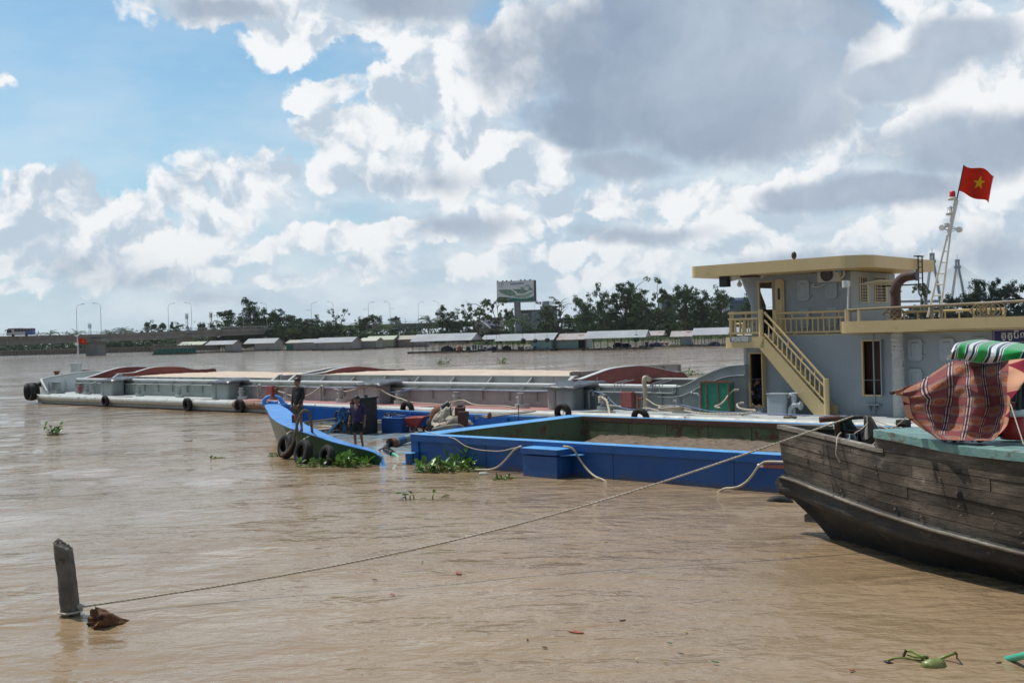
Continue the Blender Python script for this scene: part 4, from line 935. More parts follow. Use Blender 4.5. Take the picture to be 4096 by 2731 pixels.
c=bp_(2705,1642,.75);rope('hose_coil',[c+BF.ux*((.55+.2*math.sin(i*.31))*math.cos(i*.33))+BF.uy*(.28*math.sin(i*.33))+Vector((0,0,.02+.0012*i+.03*math.sin(i*.7)))for i in range(95)],.03,m_hose,k=2,n=6,twist=False,label='loose coil of cream hose round the bollard near the cabin',cat='hose',group=gr_)
run('hose',[(2955,1558,1.6),(2930,1562,1.5),(2915,1578,1.4),(2900,1600,1.2),(2880,1618,1.0),(2860,1625,1.0),(2880,1631,.9)],.035,m_hose,'yellowish hose curling from behind the green crate')
run('hose',[(2585,1595,1.75),(2600,1605,1.6),(2620,1618,1.4),(2650,1625,1.2)],.025,m_hose,'pale hose running from the hydrant to the hose coil')
x=BF.Y(3160,1655,.3)[0];rope('fender_rope',[BF.w((x+.2*math.cos(i*.8),.3+.1*math.sin(i*.9),DZ+.05+.05*abs(math.sin(i*.7))))for i in range(16)],.025,m_darkrope,k=3,label='small dark knotted rope on the deck edge below the stairs',cat='rope',group=gr_)
a=bp_(2915,1560,2.3);mb=MB();q=BF.Y(2932,1600,2.4)[0];mb.box(q,q+.32,2.5,2.9,DZ,DZ+.72);o=mb.build('deck_box',m_side,barge,bevel=.02)
#blue hopper in front of the barge
HF=Frame((-3.06,31.7),-41.0);HL=19.0;HW=7.6;HZ=0.86
m_blue=mat('blue_hull_paint',(0.003,0.062,0.25),(0.004,0.08,0.31),1.3,0.42,0.08,5,streak=((0.004,0.05,0.2),0.45,2.5),rvar=.08,stain=((0.05,0.05,0.05),.07,3))
m_bluelit=mat('blue_sunlit_top',(0.06,0.28,0.60),(0.12,0.36,0.68),1.6,0.5,0.1,8,stain=((0.04,0.12,0.40),0.25,2.2))  # lit copy of the hull blue: sunlight on the tops painted into the colour
g_=NB(m_blue.node_tree);b_=[n for n in m_blue.node_tree.nodes if n.type=='BSDF_PRINCIPLED'][0];c_=b_.inputs['Base Color'].links[0].from_socket
t_=g_.n('ShaderNodeTexCoord');s_=g_.n('ShaderNodeSeparateXYZ');g_.link(t_.outputs['Object'],s_.inputs[0]);h_=g_.math('ADD',s_.outputs[2],g_.math('MULTIPLY',g_.noise(t_.outputs['Object'],3.0,6,.7),-.34))
c_=g_.mix(g_.mr(h_,-.14,-.04,.8,0),c_,(.07,.06,.045));sp_=g_.mr(g_.noise(g_.vm('MULTIPLY',t_.outputs['Object'],(1,1,.35)),7.0,7,.75),.655,.69,0,.75);c_=g_.mix(sp_,c_,(.10,.07,.05));dl_=g_.mr(g_.noise(t_.outputs['Object'],.6,4,.6),.4,.62,0,.45);c_=g_.mix(dl_,c_,(.03,.10,.26));g_.link(c_,b_.inputs['Base Color'])
def hold_mat(name,g1,g2,amt):
 m=mat(name,g1,g2,1.6,.75,.4,10,stain=((0.095,0.035,0.022),amt+.12,2.0),streak=((0.07,0.035,0.022),.55,5));return m
m_hin=hold_mat('hopper_green_wall',(0.075,0.10,0.05),(0.125,0.155,0.08),.40)
m_hend=hold_mat('hopper_end_wall',(0.05,0.09,0.05),(0.075,0.125,0.07),.22)
m_wet=mat('wet_sand',(0.11,0.078,0.052),(0.20,0.15,0.105),2.6,.9,1.0,16,stain=((0.04,0.03,0.02),.42,7))
hop=empty('hopper_barge',(HF.o.x,HF.o.y,0),HF.a,label='low bright blue open barge with a rusty green hold and wet sand inside',cat='barge')
RW=.42
mb=MB()
mb.box(0,HL,0.07,.13,-.9,HZ-.19);mb.box(0.07,.13,.13,HW,-.9,HZ-.05)
mb.box(-.0,HL,HW-.1,HW-.04,-.9,HZ-.05);mb.box(0,.3,0.02,.3,-.9,HZ-.1)
mb.box(HL-.06,HL,.13,HW-.1,-.9,HZ-.05)
mb.box(2.9,2.93,.055,.07,-.5,HZ-.2);mb.box(7.2,7.23,.055,.07,-.5,HZ-.2);mb.box(10.6,10.63,.055,.07,-.5,HZ-.2)
mb.build('hull',m_blue,hop)
mb=MB()
mb.box(.0,HL,0,.045,HZ-.2,HZ-.0035,0);mb.box(0,.045,.045,HW,HZ-.2,HZ-.0035,0)
mb.box(0,HL,0,RW,HZ-.0035,HZ,1);mb.box(0,RW+.35,RW,HW-.25,HZ-.003,HZ+.0005,1);mb.box(0,HL,HW-.25,HW,HZ-.0035,HZ,1)
mb.build('rim',[m_blue,m_bluelit],hop,bevel=.012)
mb=MB()
mb.add([(RW+.35,RW,HZ-.01),(RW+.35,HW-.25,HZ-.01),(RW+.55,HW-.3,-.6),(RW+.55,RW,-.6)],[(0,1,2,3)],1)
mb.add([(RW+.35,HW-.25,HZ-.01),(HL-.4,HW-.25,HZ-.01),(HL-.4,HW-.33,-.6),(RW+.35,HW-.33,-.6)],[(0,1,2,3)],0)
mb.add([(RW,RW,HZ-.01),(HL-.4,RW,HZ-.01),(HL-.4,RW+.1,-.6),(RW,RW+.1,-.6)],[(3,2,1,0)],0)
for i in range(11):
 x=2.6+i*1.5;mb.box(x,x+.03,HW-.30,HW-.26,-.3,HZ-.1,0)
mb.box(RW+.4,HL-.4,HW-.31,HW-.252,HZ-.16,HZ-.02,2)
mb.build('hold_wall',[m_hin,m_hend,mat('hold_rust_edge',(.06,.028,.02),(.09,.045,.03),3,.8)],hop)
def fs(u,v):
 x=1.0+u*(HL-1.6);y=RW+.1+v*(HW-.85)
 z=.30+.02*(x-6)*.3-1.0*max(0,1-(x-.6)/5.0)*(1-v)**.8-.5*max(0,1-(x-.4)/1.2)+.06*noise.noise(Vector((x*.7,y*.7,0)))+.05*noise.noise(Vector((x*2.6,y*2.6,4)))+.03*noise.noise(Vector((x*7,y*7,1)))
 return(x,y,min(z,.5))
o=MB().grid(fs,240,90).build('wet_sand_load',m_wet);o.location=(HF.o.x,HF.o.y,0);o.rotation_euler=(0,0,HF.a);tag(o,label='wet brown sand lying in the blue barge',cat='sand',kind='stuff')
PB=-.58;a=HF.Y(2090,1800,PB)[0];b=HF.Y(2226,1800,PB)[0]
mb=MB();mb.box(a,b,PB,.06,-.6,.56);mb.box(b,b+.02,PB+.1,0,-.5,.5);mb.build('side_box',m_blue,hop,bevel=.01)
mb=MB();mb.prism([(a-.04,PB-.04,.60),(b+.03,PB-.04,.60),(b+.09,PB+.15,.60),(b+.09,-.001,.60),(a-.09,-.001,.60),(a-.09,PB+.15,.60)],(0,0,.14),0)
mb.prism([(b+.03,PB+.1,.58),(b+.45,-.16,.58),(b+.45,-.001,.58),(b+.03,-.001,.58)],(0,0,.015),1)
mb.add([(a-.04,PB-.04,.7435),(b+.03,PB-.04,.7435),(b+.09,PB+.15,.7435),(b+.09,-.001,.7435),(a-.09,-.001,.7435),(a-.09,PB+.15,.7435)],[(0,1,2,3,4,5)],1)
mb.build('side_box_lid',[m_blue,m_bluelit],hop,bevel=.008)
q=HF.X(1637,1850,-.35);mb=MB();x,y=-.35,.25
w_=at(1640,1850,.05);l_=HF.l(w_);x,y=l_.x,l_.y
mb.cyl((x,y,-.3),(x,y,.32),.13,None,16);mb.cyl((x,y,.32),(x,y,.34),.17,None,16,1);mb.cyl((x-.3,y,.02),(x+.3,y,.02),.04,None,8,1);mb.box(x,.2,y+.02,y+.1,-.2,.1)
mb.build('corner_bollard',[m_blue,m_bluelit],hop)
def hpt(px,py,yl,dz=0):q=HF.Y(px,py,yl);return HF.w((q[0],yl,q[1]+dz))
R2=lambda x,y:(1600+x/2.94,1550+y/2.94)
R3=lambda x,y:(2300+x/2.613,1550+y/2.613)
pts=[hpt(*R2(x,y),yl)for x,y,yl in[(840,1010,-.35),(880,968,-.35),(960,965,-.3),(1060,962,-.22),(1150,930,-.15),(1230,860,-.12),(1300,780,-.12),(1350,725,-.25),(1430,685,-.4)]]
g_h='cream hoses along the blue barge'
rope('hose',pts,.027,m_hose,twist=False,label='cream hose rising out of the water to the left edge of the blue box',cat='hose',group=g_h)
pts=[hpt(*R2(x,y),yl)for x,y,yl in[(1920,690,-.35),(1990,700,-.3),(2050,740,-.22),(2120,850,-.15),(2200,960,-.15),(2290,1040,-.2),(2400,1090,-.3),(2460,1150,-.3)]]
rope('hose',pts,.029,m_hose,twist=False,label='cream hose hanging from the right edge of the blue box into the water',cat='hose',group=g_h)
pts=[hpt(*R3(x,y),yl)for x,y,yl in[(1480,1100,-.3),(1560,1056,-.3),(1650,1048,-.3),(1720,1030,-.2),(1790,985,-.14),(1850,920,-.13),(1905,840,-.14),(1950,795,-.16),(2010,774,-.16),(2200,776,-.16),(2400,776,-.16)]]
rope('hose',pts,.029,m_hose,twist=False,label='cream hose running under the red pipe near the wooden boat',cat='hose',group=g_h)
pts=[hpt(*R3(x,y),-.13)for x,y in[(1912,812),(1975,816),(2200,826),(2400,836)]]
mb=MB();mb.tube(pts[:2],.042,8,1);mb.tube(pts[1:],.045,8,0);o=mb.build('red_pipe',[m_oldred,m_white],loc=tuple(pts[0]));tag(o,label='red pipe with a white end lashed to the side of the blue barge',cat='pipe')
a=HF.w((0,0,0));w=at(*R2(1400,590),.35);l=HF.l(w)
bx,by=HF.Z(*R2(1400,470),.60)
k=empty('hanging_strainer',HF.w((bx,by,0)),HF.a,label='rusty orange slotted bucket strainer hanging in the green hold',cat='bucket')
mb=MB();mb.tube([(0,0,.60),(0,0,.14)],.17,20,0,caps=False);mb.tube([(0,0,.14),(0,0,.6)],.155,20,0,caps=False);mb.tube([(.165*math.cos(t),.165*math.sin(t),.61)for t in[2*math.pi*i/20 for i in range(20)]],.02,6,0,closed=True)
for i in range(14):t=2*math.pi*i/14;mb.box(.163*math.cos(t)-.012,.163*math.cos(t)+.012,.163*math.sin(t)-.012,.163*math.sin(t)+.012,-.05,.16,0)
mb.build('basket',mat('orange_rust',(.30,.10,.035),(.46,.22,.10),6,.85,.4),k);mb=MB();mb.cyl((0,0,.3),(0,0,1.35),.014,None,6);mb.build('rod',m_dark,k)
P3=HF.w((bx,by,.62))
pts=[at(*R2(380,490),.9),at(*R2(520,455),.93),at(*R2(680,438),.93),at(*R2(760,465),.7),at(*R2(830,520),.4),at(*R2(920,580),.0),at(*R2(1010,640),-.2),at(*R2(1150,600),.1),at(*R2(1260,520),.4),P3]
rope('hose',pts,.028,m_hose,twist=False,label='cream hose dipping into the green hold towards the rusty strainer',cat='hose',group=g_h)
pts=[at(*R2(300,512),.9),hpt(*R2(480,570),.1,.02),hpt(*R2(640,600),-.02),hpt(*R2(760,680),-.05),hpt(*R2(900,725),-.06),hpt(*R2(1050,742),-.06),hpt(*R2(1200,742),-.06),hpt(*R2(1330,712),-.2),hpt(*R2(1430,690),-.6)]
rope('cord',pts,.012,m_rope,twist=False,label='thin cord drooping over the left corner of the blue barge',cat='cord')
c0=at(*R2(1020,358),.9);c1=at(*R2(1600,300),.9)
for i,(dy,lab)in enumerate(((0,'grey plank on the rim of the blue barge, nearer the camera'),(.25,'grey plank on the rim of the blue barge, behind the other'))):
 d=(c1-c0);nn2=Vector((-d.y,d.x,0)).normalized();p=c0+nn2*dy+d*(.06*i);mb=MB()
 e=p+d*(1-.1*i);mb.prism([p+Vector((0,0,.0+.02*i)),e+Vector((0,0,.05)),e+nn2*.2+Vector((0,0,.05)),p+nn2*.2+Vector((0,0,.02*i))],(0,0,.035))
 tag(mb.build('plank',mat('grey_plank',(.22,.19,.15),(.34,.3,.25),5,.85,.3,20),loc=tuple(p)),label=lab,cat='plank',group='planks on the blue rim')
#tyres
def tyre_mesh(name,Ro=.5,Ri=.25,w=.32,nlug=36):
 """a worn truck tyre lying round the y axis"""
 prof=[(Ri,-.36*w),(Ri+.02,-.44*w),(Ri+.1,-.5*w),(Ro-.1,-.5*w),(Ro-.035,-.46*w),(Ro-.005,-.36*w),(Ro,-.2*w),(Ro-.018,-.17*w),(Ro,-.14*w),(Ro,0),(Ro,.14*w),(Ro-.018,.17*w),(Ro,.2*w),(Ro-.005,.36*w),(Ro-.035,.46*w),(Ro-.1,.5*w),(Ri+.1,.5*w),(Ri+.02,.44*w),(Ri,.36*w),(Ri+.015,.3*w),(Ro-.07,.3*w),(Ro-.05,0),(Ro-.07,-.3*w),(Ri+.015,-.3*w),(Ri,-.36*w)]
 n=nlug*2;vs=[];fs_=[]
 for i in range(n):
  a=2*math.pi*i/n
  for j,(r,y)in enumerate(prof):
   if 4<=j<=6 or 12<=j<=14:r=r-(.03 if i%2 else 0)
   vs.append((r*math.cos(a),y,r*math.sin(a)))
 k=len(prof)
 for i in range(n):
  for j in range(k-1):
   a,b=i*k+j,((i+1)%n)*k+j;fs_.append((a,a+1,b+1,b))
 me=bpy.data.meshes.new(name);me.from_pydata(vs,[],fs_);me.materials.append(m_rubber)
 for p in me.polygons:p.use_smooth=True
 me.update();return me
ty_big=tyre_mesh('tyre');tyres=[]
def tyre(c,yaw,tilt=0,s=1.0,lab='',roll=0,grp='tyre fenders hung over the side',squash=1.0):
 """yaw: heading of the tyre's axle from +x; tilt leans the top over"""
 o=bpy.data.objects.new('tyre',ty_big);COL.objects.link(o)
 o.matrix_world=Matrix.Translation(c)@rotm('Z',yaw-90)@rotm('X',tilt)@rotm('Y',roll)@Matrix.Diagonal((s*squash,s,s,1))
 return tag(o,label=lab,cat='tyre',group=grp)
def btyre(px,z,s,lab,yl=-.30,tilt=4,dyaw=0):x=BF.Y(px,1600,yl)[0];tyre(BF.w((x,yl,z)),BF.a*57.2958+90+dyaw,tilt,s,lab)
g2=lambda s:s
btyre(421,.36,.66,'tyre fender on the grey barge between the two light grey lockers nearest the bow')
btyre(750,.34,.74,'tyre fender on the grey barge left of the rusty stretch of rail')
btyre(958,.36,.76,'tyre fender on the grey barge just left of the blue boat bow')
btyre(1628,.50,.76,'half hidden tyre above the far side of the blue boat',-.35)
btyre(2250,.58,.76,'tyre leaning on the grey barge behind the empty green hold',-.35)
btyre(2560,.50,.74,'tyre lying low beside the cream coil on the barge rail',-.42,12)
for i,(x,y,dy,lab)in enumerate(((-52.7,-.10,-8,'rightmost of the four tyres hung round the barge bow'),(-53.3,.0,-45,'second tyre from the right in the row at the barge bow'),(-53.9,.55,-62,'third tyre from the right in the row at the barge bow'),(-54.4,1.3,-75,'leftmost of the four tyres hung round the barge bow'))):
 tyre(BF.w((x,y-.25,.78)),BF.a*57.2958+90+dy,3,1.15,lab)
for px in(421,750,958,1628,2250):
 x=BF.Y(px,1600,0)[0];z=DZ+.03
 pts=[BF.w(q)for q in[(x,-.2,.5 if px<1000 else.9),(x+.15,0,z),(x+.8,.25,z),(x+1.5,.5,z+.01),(x+2.1,.62,z)]]
 rope('fender_rope',pts,.022,m_darkrope,label='dark rope on the barge deck tying the tyre %s'%{421:'between the two lockers nearest the bow',750:'left of the rusty rail',958:'just left of the blue bow',1628:'above the blue boat far side',2250:'behind the green hold'}[px],cat='rope',group='ropes tying the barge fenders')
w=at(3118,2008,0);tyre(w+Vector((0,.0,-.25)),70,-6,.78,'shiny wet tyre almost sunk in the water left of the wooden boat',0,'tyres in the water')
#blue and green work boat
m_bgreen=mat('boat_green_paint',(0.008,0.075,0.03),(0.015,0.10,0.045),1.5,.5,.15,8,stain=((0.06,0.045,0.03),.25,3),streak=((0.03,.035,.02),.35))
m_bside=mat('boat_worn_side',(0.24,0.26,0.22),(0.34,0.36,0.31),1.5,.6,.25,9,stain=((0.12,.06,.035),.35,2.5),streak=(RUST,.5))
m_bdeck=mat('boat_deck_blue',(0.05,0.21,0.54),(0.10,0.29,0.64),1.8,.45,.15,8,stain=((0.05,.10,.42),.25,2.5))
m_bint=mat('boat_inner_blue',(0.015,0.13,0.50),(0.025,0.17,0.58),1.2,.5,.1,6,stain=((0.035,.045,.28),.16,1.6))
m_bfloor=mat('boat_floor',(0.16,0.26,0.34),(0.28,0.30,0.28),1.2,.25,.1,8,stain=((.20,.14,.09),.5,1.0))
boat=empty('work_boat',(-6.0,37.0,0),0,label='wide blue and green work boat with an awash stern and two men aboard',cat='boat')
BO=Vector((-6.0,37.0,0))
G=[(1.2,38.7,.72),(-.9,39.9,.76),(-3.2,40.4,.9),(-4.7,41.0,.97),(-6.7,41.25,1.10),(-8.6,42.3,1.18),(-9.35,42.45,1.22),(-9.6,41.9,1.24),(-9.35,40.6,1.24),(-8.9,39.0,1.20),(-8.2,36.6,1.08),(-7.3,34.6,.94),(-6.45,33.45,.82),(-5.4,32.45,.60),(-4.24,31.62,.40),(-3.95,31.3,.30)]
gp=smooth_path(G,5);cen=Vector((-4.3,37.2,0))
def inw(p,d,dz=0,down=None):
 c=Vector((p.x,p.y,0));t=(cen-c).normalized();q=p+t*d;q.z=p.z+dz if down is None else down;return q
def wid(i):
 k=i/(len(gp)-1)
 pts_=[(0,.25),(.30,.25),(.37,.45),(.44,.85),(.50,1.0),(.56,1.0),(.64,.85),(.72,.75),(.78,.7),(.9,.5),(1,.42)]
 for(a,b),(c,d)in zip(pts_,pts_[1:]):
  if a<=k<=c:return b+(d-b)*(k-a)/(c-a)
 return.4
N=len(gp);gl=[p-BO for p in gp];il=[inw(p,wid(i))-BO for i,p in enumerate(gp)]
bl=[inw(p,.35+.5*max(0,p.z-.4),down=-.35)-BO for p in gp]
def split_side(i):return 1 if(i>N*.70)else 0
mb=MB();mb.add(gl+bl,[(i,i+1,N+i+1,N+i)for i in range(N-1)],0,True)
for k_ in range(N-1):mb.m[k_]=split_side(k_)
mb.build('hull',[m_bside,m_bgreen],boat)
mb=MB();mb.add(gl+il,[(i+1,i,N+i,N+i+1)for i in range(N-1)],0);dn=[p+Vector((0,0,-.07))for p in il]
mb.add(il+dn,[(i+1,i,N+i,N+i+1)for i in range(N-1)],0)
e0=gl[-1];e1=at(1516,1868,-.03)-BO;e2=at(1546,1868,-.03)-BO;ei=at(1500,1806,.22)-BO
mid=(e0+e1)/2+Vector((.1,0,.08))
mb.add([e0,e0.lerp(e1,.5)+Vector((.06,.1,.06)),e1,e2,il[-1].lerp(e2,.5)+Vector((0,0,.08)),il[-1]],[(0,1,4,5),(1,2,3,4)],0)
mb.build('gunwale',m_bdeck,boat,solid=.02)
mb=MB();b_=bl[-1];mb.add([e0,e0.lerp(e1,.5)+Vector((.06,.1,.06)),e1,e1+Vector((0,0,-.4)),b_,b_+Vector((0,0,-.1))],[(0,5,4,3,2,1)],0);mb.build('stern_quarter',m_bgreen,boat,solid=.02)
def floorz(p):w=p+BO;return.22-.34*max(0,min(1.4,((w.x+7.5)*.45-(w.y-33.5)*.32)/2.2))
fl=[Vector((p.x,p.y,floorz(p)))for p in il]
mb=MB();mb.add(dn+fl,[(i,i+1,N+i+1,N+i)if True else 0 for i in range(N-1)],0)
for i in range(3,18,3):a=dn[i];mb.box(a.x-.02,a.x+.02,a.y-.12,a.y,.2,a.z)
mb.build('inner_bulwark',m_bint,boat)
cc=sum(fl,Vector())/N
mb=MB()
rings=8;vs=[]
for k_ in range(rings+1):
 for p in fl:q=p.lerp(Vector((cc.x,cc.y,0)),k_/rings);q.z=floorz(q);vs.append(q)
mb.add(vs,[(k_*N+i,k_*N+i+1,(k_+1)*N+i+1,(k_+1)*N+i)for k_ in range(rings)for i in range(N-1)]+[(k_*N+N-1,k_*N,(k_+1)*N,(k_+1)*N+N-1)for k_ in range(rings)],0,True)
mb.build('floor',m_bfloor,boat)
R7=lambda x,y:(1000+x/3.336,1450+y/3.336)
p0=at(*R7(305,560),1.21)-BO
mb=MB();
for s_ in(-1,1):
 pts=[p0+Vector((s_*.36+.05,0,0)),p0+Vector((s_*.34,0,.14)),p0+Vector((s_*.24,0,.28)),p0+Vector((s_*.08,0,.36))];mb.tube(smooth_path(pts,4),[.10,.1,.1,.095,.09,.09,.08,.08,.07,.06,.05,.04,.03],8)
mb.box(p0.x-.5,p0.x+.55,p0.y-.13,p0.y+.13,p0.z,p0.z+.05);mb.tube([p0+Vector((-.2,0,.08)),p0+Vector((.2,0,.08))],.06,8)
mb.build('bow_chock',m_bdeck,boat)
for(x,y)in((600,905),(805,985),(1112,1075)):
 p=at(*R7(x,y),.8 if x<700 else(.68 if x<900 else.5))-BO;mb=MB();mb.cyl(p+Vector((0,0,-.1)),p+Vector((0,0,.05)),.06,None,10);mb.cyl(p+Vector((0,0,.05)),p+Vector((0,0,.12)),.09,.05,10);mb.cyl(p+Vector((-.13,0,.0)),p+Vector((.13,0,.0)),.022,None,6);mb.build('mooring_cleat',m_dark,boat)
p=at(*R7(597,900),.75)-BO;mb=MB();mb.cyl((p.x,p.y,.1),(p.x,p.y,1.25),.10,.09,12);mb.build('bow_post',m_dark,boat)
def wt(x,y,z,dd,s,yaw,tilt,lab,sq=1.0):w=at(*R7(x,y),z);tyre(w+Vector(dd),yaw,tilt,s,lab,grp='tyre fenders of the blue boat',squash=sq)
def wt2(px,y,z,s_,yaw,tilt,lab):d=ray(px,1790);tyre(Vector((d.x/d.y*y,y,z)),yaw,tilt,s_,lab,grp='tyre fenders of the blue boat')
wt2(1146,33.75,.40,.76,224,14,'leftmost of three tyres hung on the side of the blue boat')
wt2(1213,32.55,.32,.78,222,14,'middle of three tyres hung on the side of the blue boat')
wt2(1306,31.75,.26,.68,220,14,'rightmost and smallest of three tyres hung on the side of the blue boat')
for(x0,y0,x1,y1,z0,z1,nm)in((600,905,530,985,.84,.7,'leftmost'),(805,985,765,1060,.72,.6,'middle'),(1112,1075,1070,1130,.55,.4,'rightmost')):
 a=at(*R7(x0,y0),z0);b=at(*R7(x1,y1),z1)+Vector((-.1,-.1,-.05));
 rope('fender_rope',[a+Vector((.1,0,0)),a,a.lerp(b,.4)+Vector((-.08,-.1,.03)),b,b+Vector((0,.05,-.25))],.025,m_rope,label='rope tying the %s tyre to the blue boat'%nm,cat='rope',group='ropes tying the boat fenders')
#gear on the boat (each a thing of its own)
def fz(px,py,z):return at(px,py,z)
ec=at(*R7(1400,1000),.05);
eng=empty('pump_engine',(ec.x,ec.y,.18),R(-41),label='black greasy pump engine standing on the boat behind the man in the violet shirt',cat='engine')
mb=MB();mb.box(-1.0,.55,-.35,.35,.0,.14);mb.box(-.95,-.7,-.45,.45,-.05,.1);mb.box(.3,.5,-.45,.45,-.05,.1);mb.build('engine_bed',m_dark,eng,bevel=.01)
mb=MB();mb.box(-.55,.45,-.28,.28,.14,.62);mb.box(-.5,.4,-.2,.2,.62,.85)
for i in range(4):mb.cyl((-.4+i*.25,-.05,.85),(-.4+i*.25,-.05,.95),.08,None,8);mb.cyl((-.4+i*.25,-.3,.4),(-.4+i*.25,-.42,.5),.035,None,6)
mb.cyl((-.55,0,.4),(-.68,0,.4),.24,None,18);mb.cyl((-.8,-.3,.3),(-.55,-.3,.3),.12,None,12);mb.tube(smooth_path([(-.3,-.3,.75),(-.5,-.4,.85),(-.65,-.35,.65),(-.6,-.3,.4)],4),.04,8);mb.tube(smooth_path([(.1,-.3,.3),(.3,-.4,.5),(.2,-.36,.8),(-.1,-.3,.9)],4),.035,8)
mb.build('engine_block',m_dark,eng,bevel=.01)
mb=MB();mb.box(.55,.8,-.42,.42,.05,1.32);
for i in range(14):mb.box(.8,.81,-.36,.36,.15+i*.08,.18+i*.08)
mb.box(.5,.86,-.46,.46,1.32,1.38);mb.cyl((.68,0,1.38),(.68,0,1.46),.06,None,10);mb.build('radiator',m_black,eng,bevel=.012)
mb=MB();mb.cyl((-.2,.1,.9),(-.2,.1,1.3),.05,None,8);mb.cyl((-.2,.1,1.0),(-.2,.1,1.18),.1,None,12);mb.build('exhaust',m_rust,eng)
m_bfr=mat('frame_blue_paint',(.02,.09,.22),(.035,.14,.32),3,.5,stain=(RUST,.2,4))
wc=atd(*R7(1248,678),39.6)
wch=empty('winch',(wc.x,wc.y,0.1),0,label='blue spoked winch wheel on a slanting blue frame in the work boat',cat='winch')
o=wc-Vector((wc.x,wc.y,.1));mb=MB();q=Vector((0,0,o.z));r_=.225
ring=[q+Vector((.66*r_*math.cos(t),-.1,r_*math.sin(t)))for t in[2*math.pi*i/28 for i in range(28)]]
mb.tube(ring,.03,8,closed=True)
for i in range(5):t=2*math.pi*i/5+.3;mb.tube([q+Vector((0,-.1,0)),q+Vector((.66*r_*math.cos(t),-.1,r_*math.sin(t)))],.035,6)
mb.cyl(q+Vector((0,-.2,0)),q+Vector((0,.4,0)),.07,None,12);mb.cyl(q+Vector((0,.0,0)),q+Vector((0,.06,0)),r_*.8,None,24);mb.build('wheel',m_bfr,wch)
foot=atd(*R7(1005,968),38.6)-Vector((wc.x,wc.y,.1))
mb=MB();mb.tube([q+Vector((0,.1,-.1)),foot],.055,4,sm=False);mb.tube([q+Vector((0,.15,0)),(.15,.3,.1)],.06,4,sm=False);mb.prism([(-.1,.2,.05),(.35,.2,.05),(.2,.2,o.z-.1),(-.02,.2,o.z-.1)],(0,.06,0));mb.build('stand',m_bfr,wch)
m_tank=mat('tank_blue_paint',(.004,.05,.19),(.008,.07,.24),3,.45,.1,stain=(RUST,.12,4))
tc_=at(*R7(1890,975),.12)
tk=empty('fuel_tank',(tc_.x,tc_.y,.1),R(-25),label='dark blue square fuel tank with clamps beside the red wheelbarrow',cat='tank')
mb=MB();mb.box(-.42,.42,0,.6,0,.66);mb.box(-.42,.42,0,.6,.66,.675,1);mb.build('tank_body',[m_tank,m_bdeck],tk,bevel=.015)
mb=MB();mb.box(-.05,.36,.12,.5,.675,.74);mb.build('tank_lid',m_tank,tk,bevel=.01);mb=MB();mb.tube([(-.36,.2,.67),(-.36,.2,.82),(-.15,.2,.82),(-.15,.2,.67)],.03,6);mb.tube([(-.05,.25,.86),(.2,.2,.7)],.03,6);mb.tube([(-.35,.25,.78),(.25,.3,.77)],.02,6);mb.build('clamp',m_dark,tk)
m_rb=mat('barrow_red',(.33,.025,.02),(.42,.04,.03),3,.45,.1,stain=((.1,.03,.02),.2,4))
wb=at(*R7(2150,945),.15)
wbr=empty('wheelbarrow',(wb.x,wb.y,.12),R(-10),label='red steel wheelbarrow with pale handles by the blue tank',cat='wheelbarrow')
mb=MB();T0=[(-.45,-.3,.6),(.55,-.32,.64),(.55,.32,.64),(-.45,.3,.6)];B0=[(-.2,-.18,.32),(.25,-.2,.30),(.25,.2,.30),(-.2,.18,.32)]
mb.add(T0+B0,[(i,(i+1)%4,4+(i+1)%4,4+i)for i in range(4)]+[(4,5,6,7)],0);mb.tube([Vector(p)for p in T0],.018,6,closed=True);mb.build('tray',m_rb,wbr,solid=.012)
mb=MB();[mb.tube([(-.05,s_*.2,.32),(-.95,s_*.26,.70)],.02,6)for s_ in(-1,1)];mb.build('handle',m_hose,wbr)
mb=MB();[mb.tube([(.0,s_*.2,.32),(-.02,s_*.22,0),(.12,s_*.22,0),(.2,s_*.18,.3)],.018,6)for s_ in(-1,1)];[mb.tube([(.2,s_*.18,.32),(.62,s_*.06,.17)],.018,6)for s_ in(-1,1)];mb.build('leg',m_rb,wbr)
mb=MB();mb.tube([(.62+.15*math.cos(t),0,.17+.15*math.sin(t))for t in[2*math.pi*i/18 for i in range(18)]],.035,8,closed=True);mb.cyl((.62,-.05,.17),(.62,.05,.17),.05,None,10);mb.build('wheel',m_rubber,wbr)
cc_=at(*R7(880,930),.22);pts=[]
for i in range(150):t=i*.25;k_=1+.18*math.sin(i*.21);pts.append(cc_+Vector(((.62+.12*math.sin(t*.37))*math.cos(t)*k_,.5*math.sin(t)*k_,.02+.0011*i+.03*math.sin(t*.8))))
pts+=[pts[-1]+Vector((.4,-.1,-.02)),pts[-1]+Vector((.9,.0,-.05))]
rope('hose_coil',pts,.032,m_hose,k=2,n=6,twist=False,label='cream hose coiled on the floor of the work boat behind the standing man',cat='hose')
b0_=at(*R7(750,880),.3);b1_=at(*R7(785,790),.65)
br=empty('broom',tuple(b0_),0,label='straw broom head leaning in the work boat by the coiled hose',cat='broom');d=b1_-b0_
mb=MB()
rnd=random.Random(4)
for i in range(40):a=rnd.uniform(-1,1);b=rnd.uniform(-1,1);mb.tube([Vector((a*.12,b*.06,0)),d*.85+Vector((a*.02,b*.02,0))],.006,3)
mb.build('bristles',mat('straw',(.26,.15,.07),(.4,.26,.14),10,.9),br);mb=MB();mb.tube([d*.8,d*.8+Vector((.25,.2,.7))],.013,6);mb.build('broom_stick',m_dark,br)
rope('rope',[at(*R7(690,800),.72),at(*R7(900,775),.80),at(*R7(1150,745),.92)],.03,m_darkrope,label='taut dark rope from the bow post to the winch frame',cat='rope')
pc=at(*R7(1690,905),.25);pts=[pc+Vector((.5*math.cos(i*.45)*(1-i*.004),.25*math.sin(i*.45),.03+.0035*i+.03*math.sin(i*.9)))for i in range(90)]
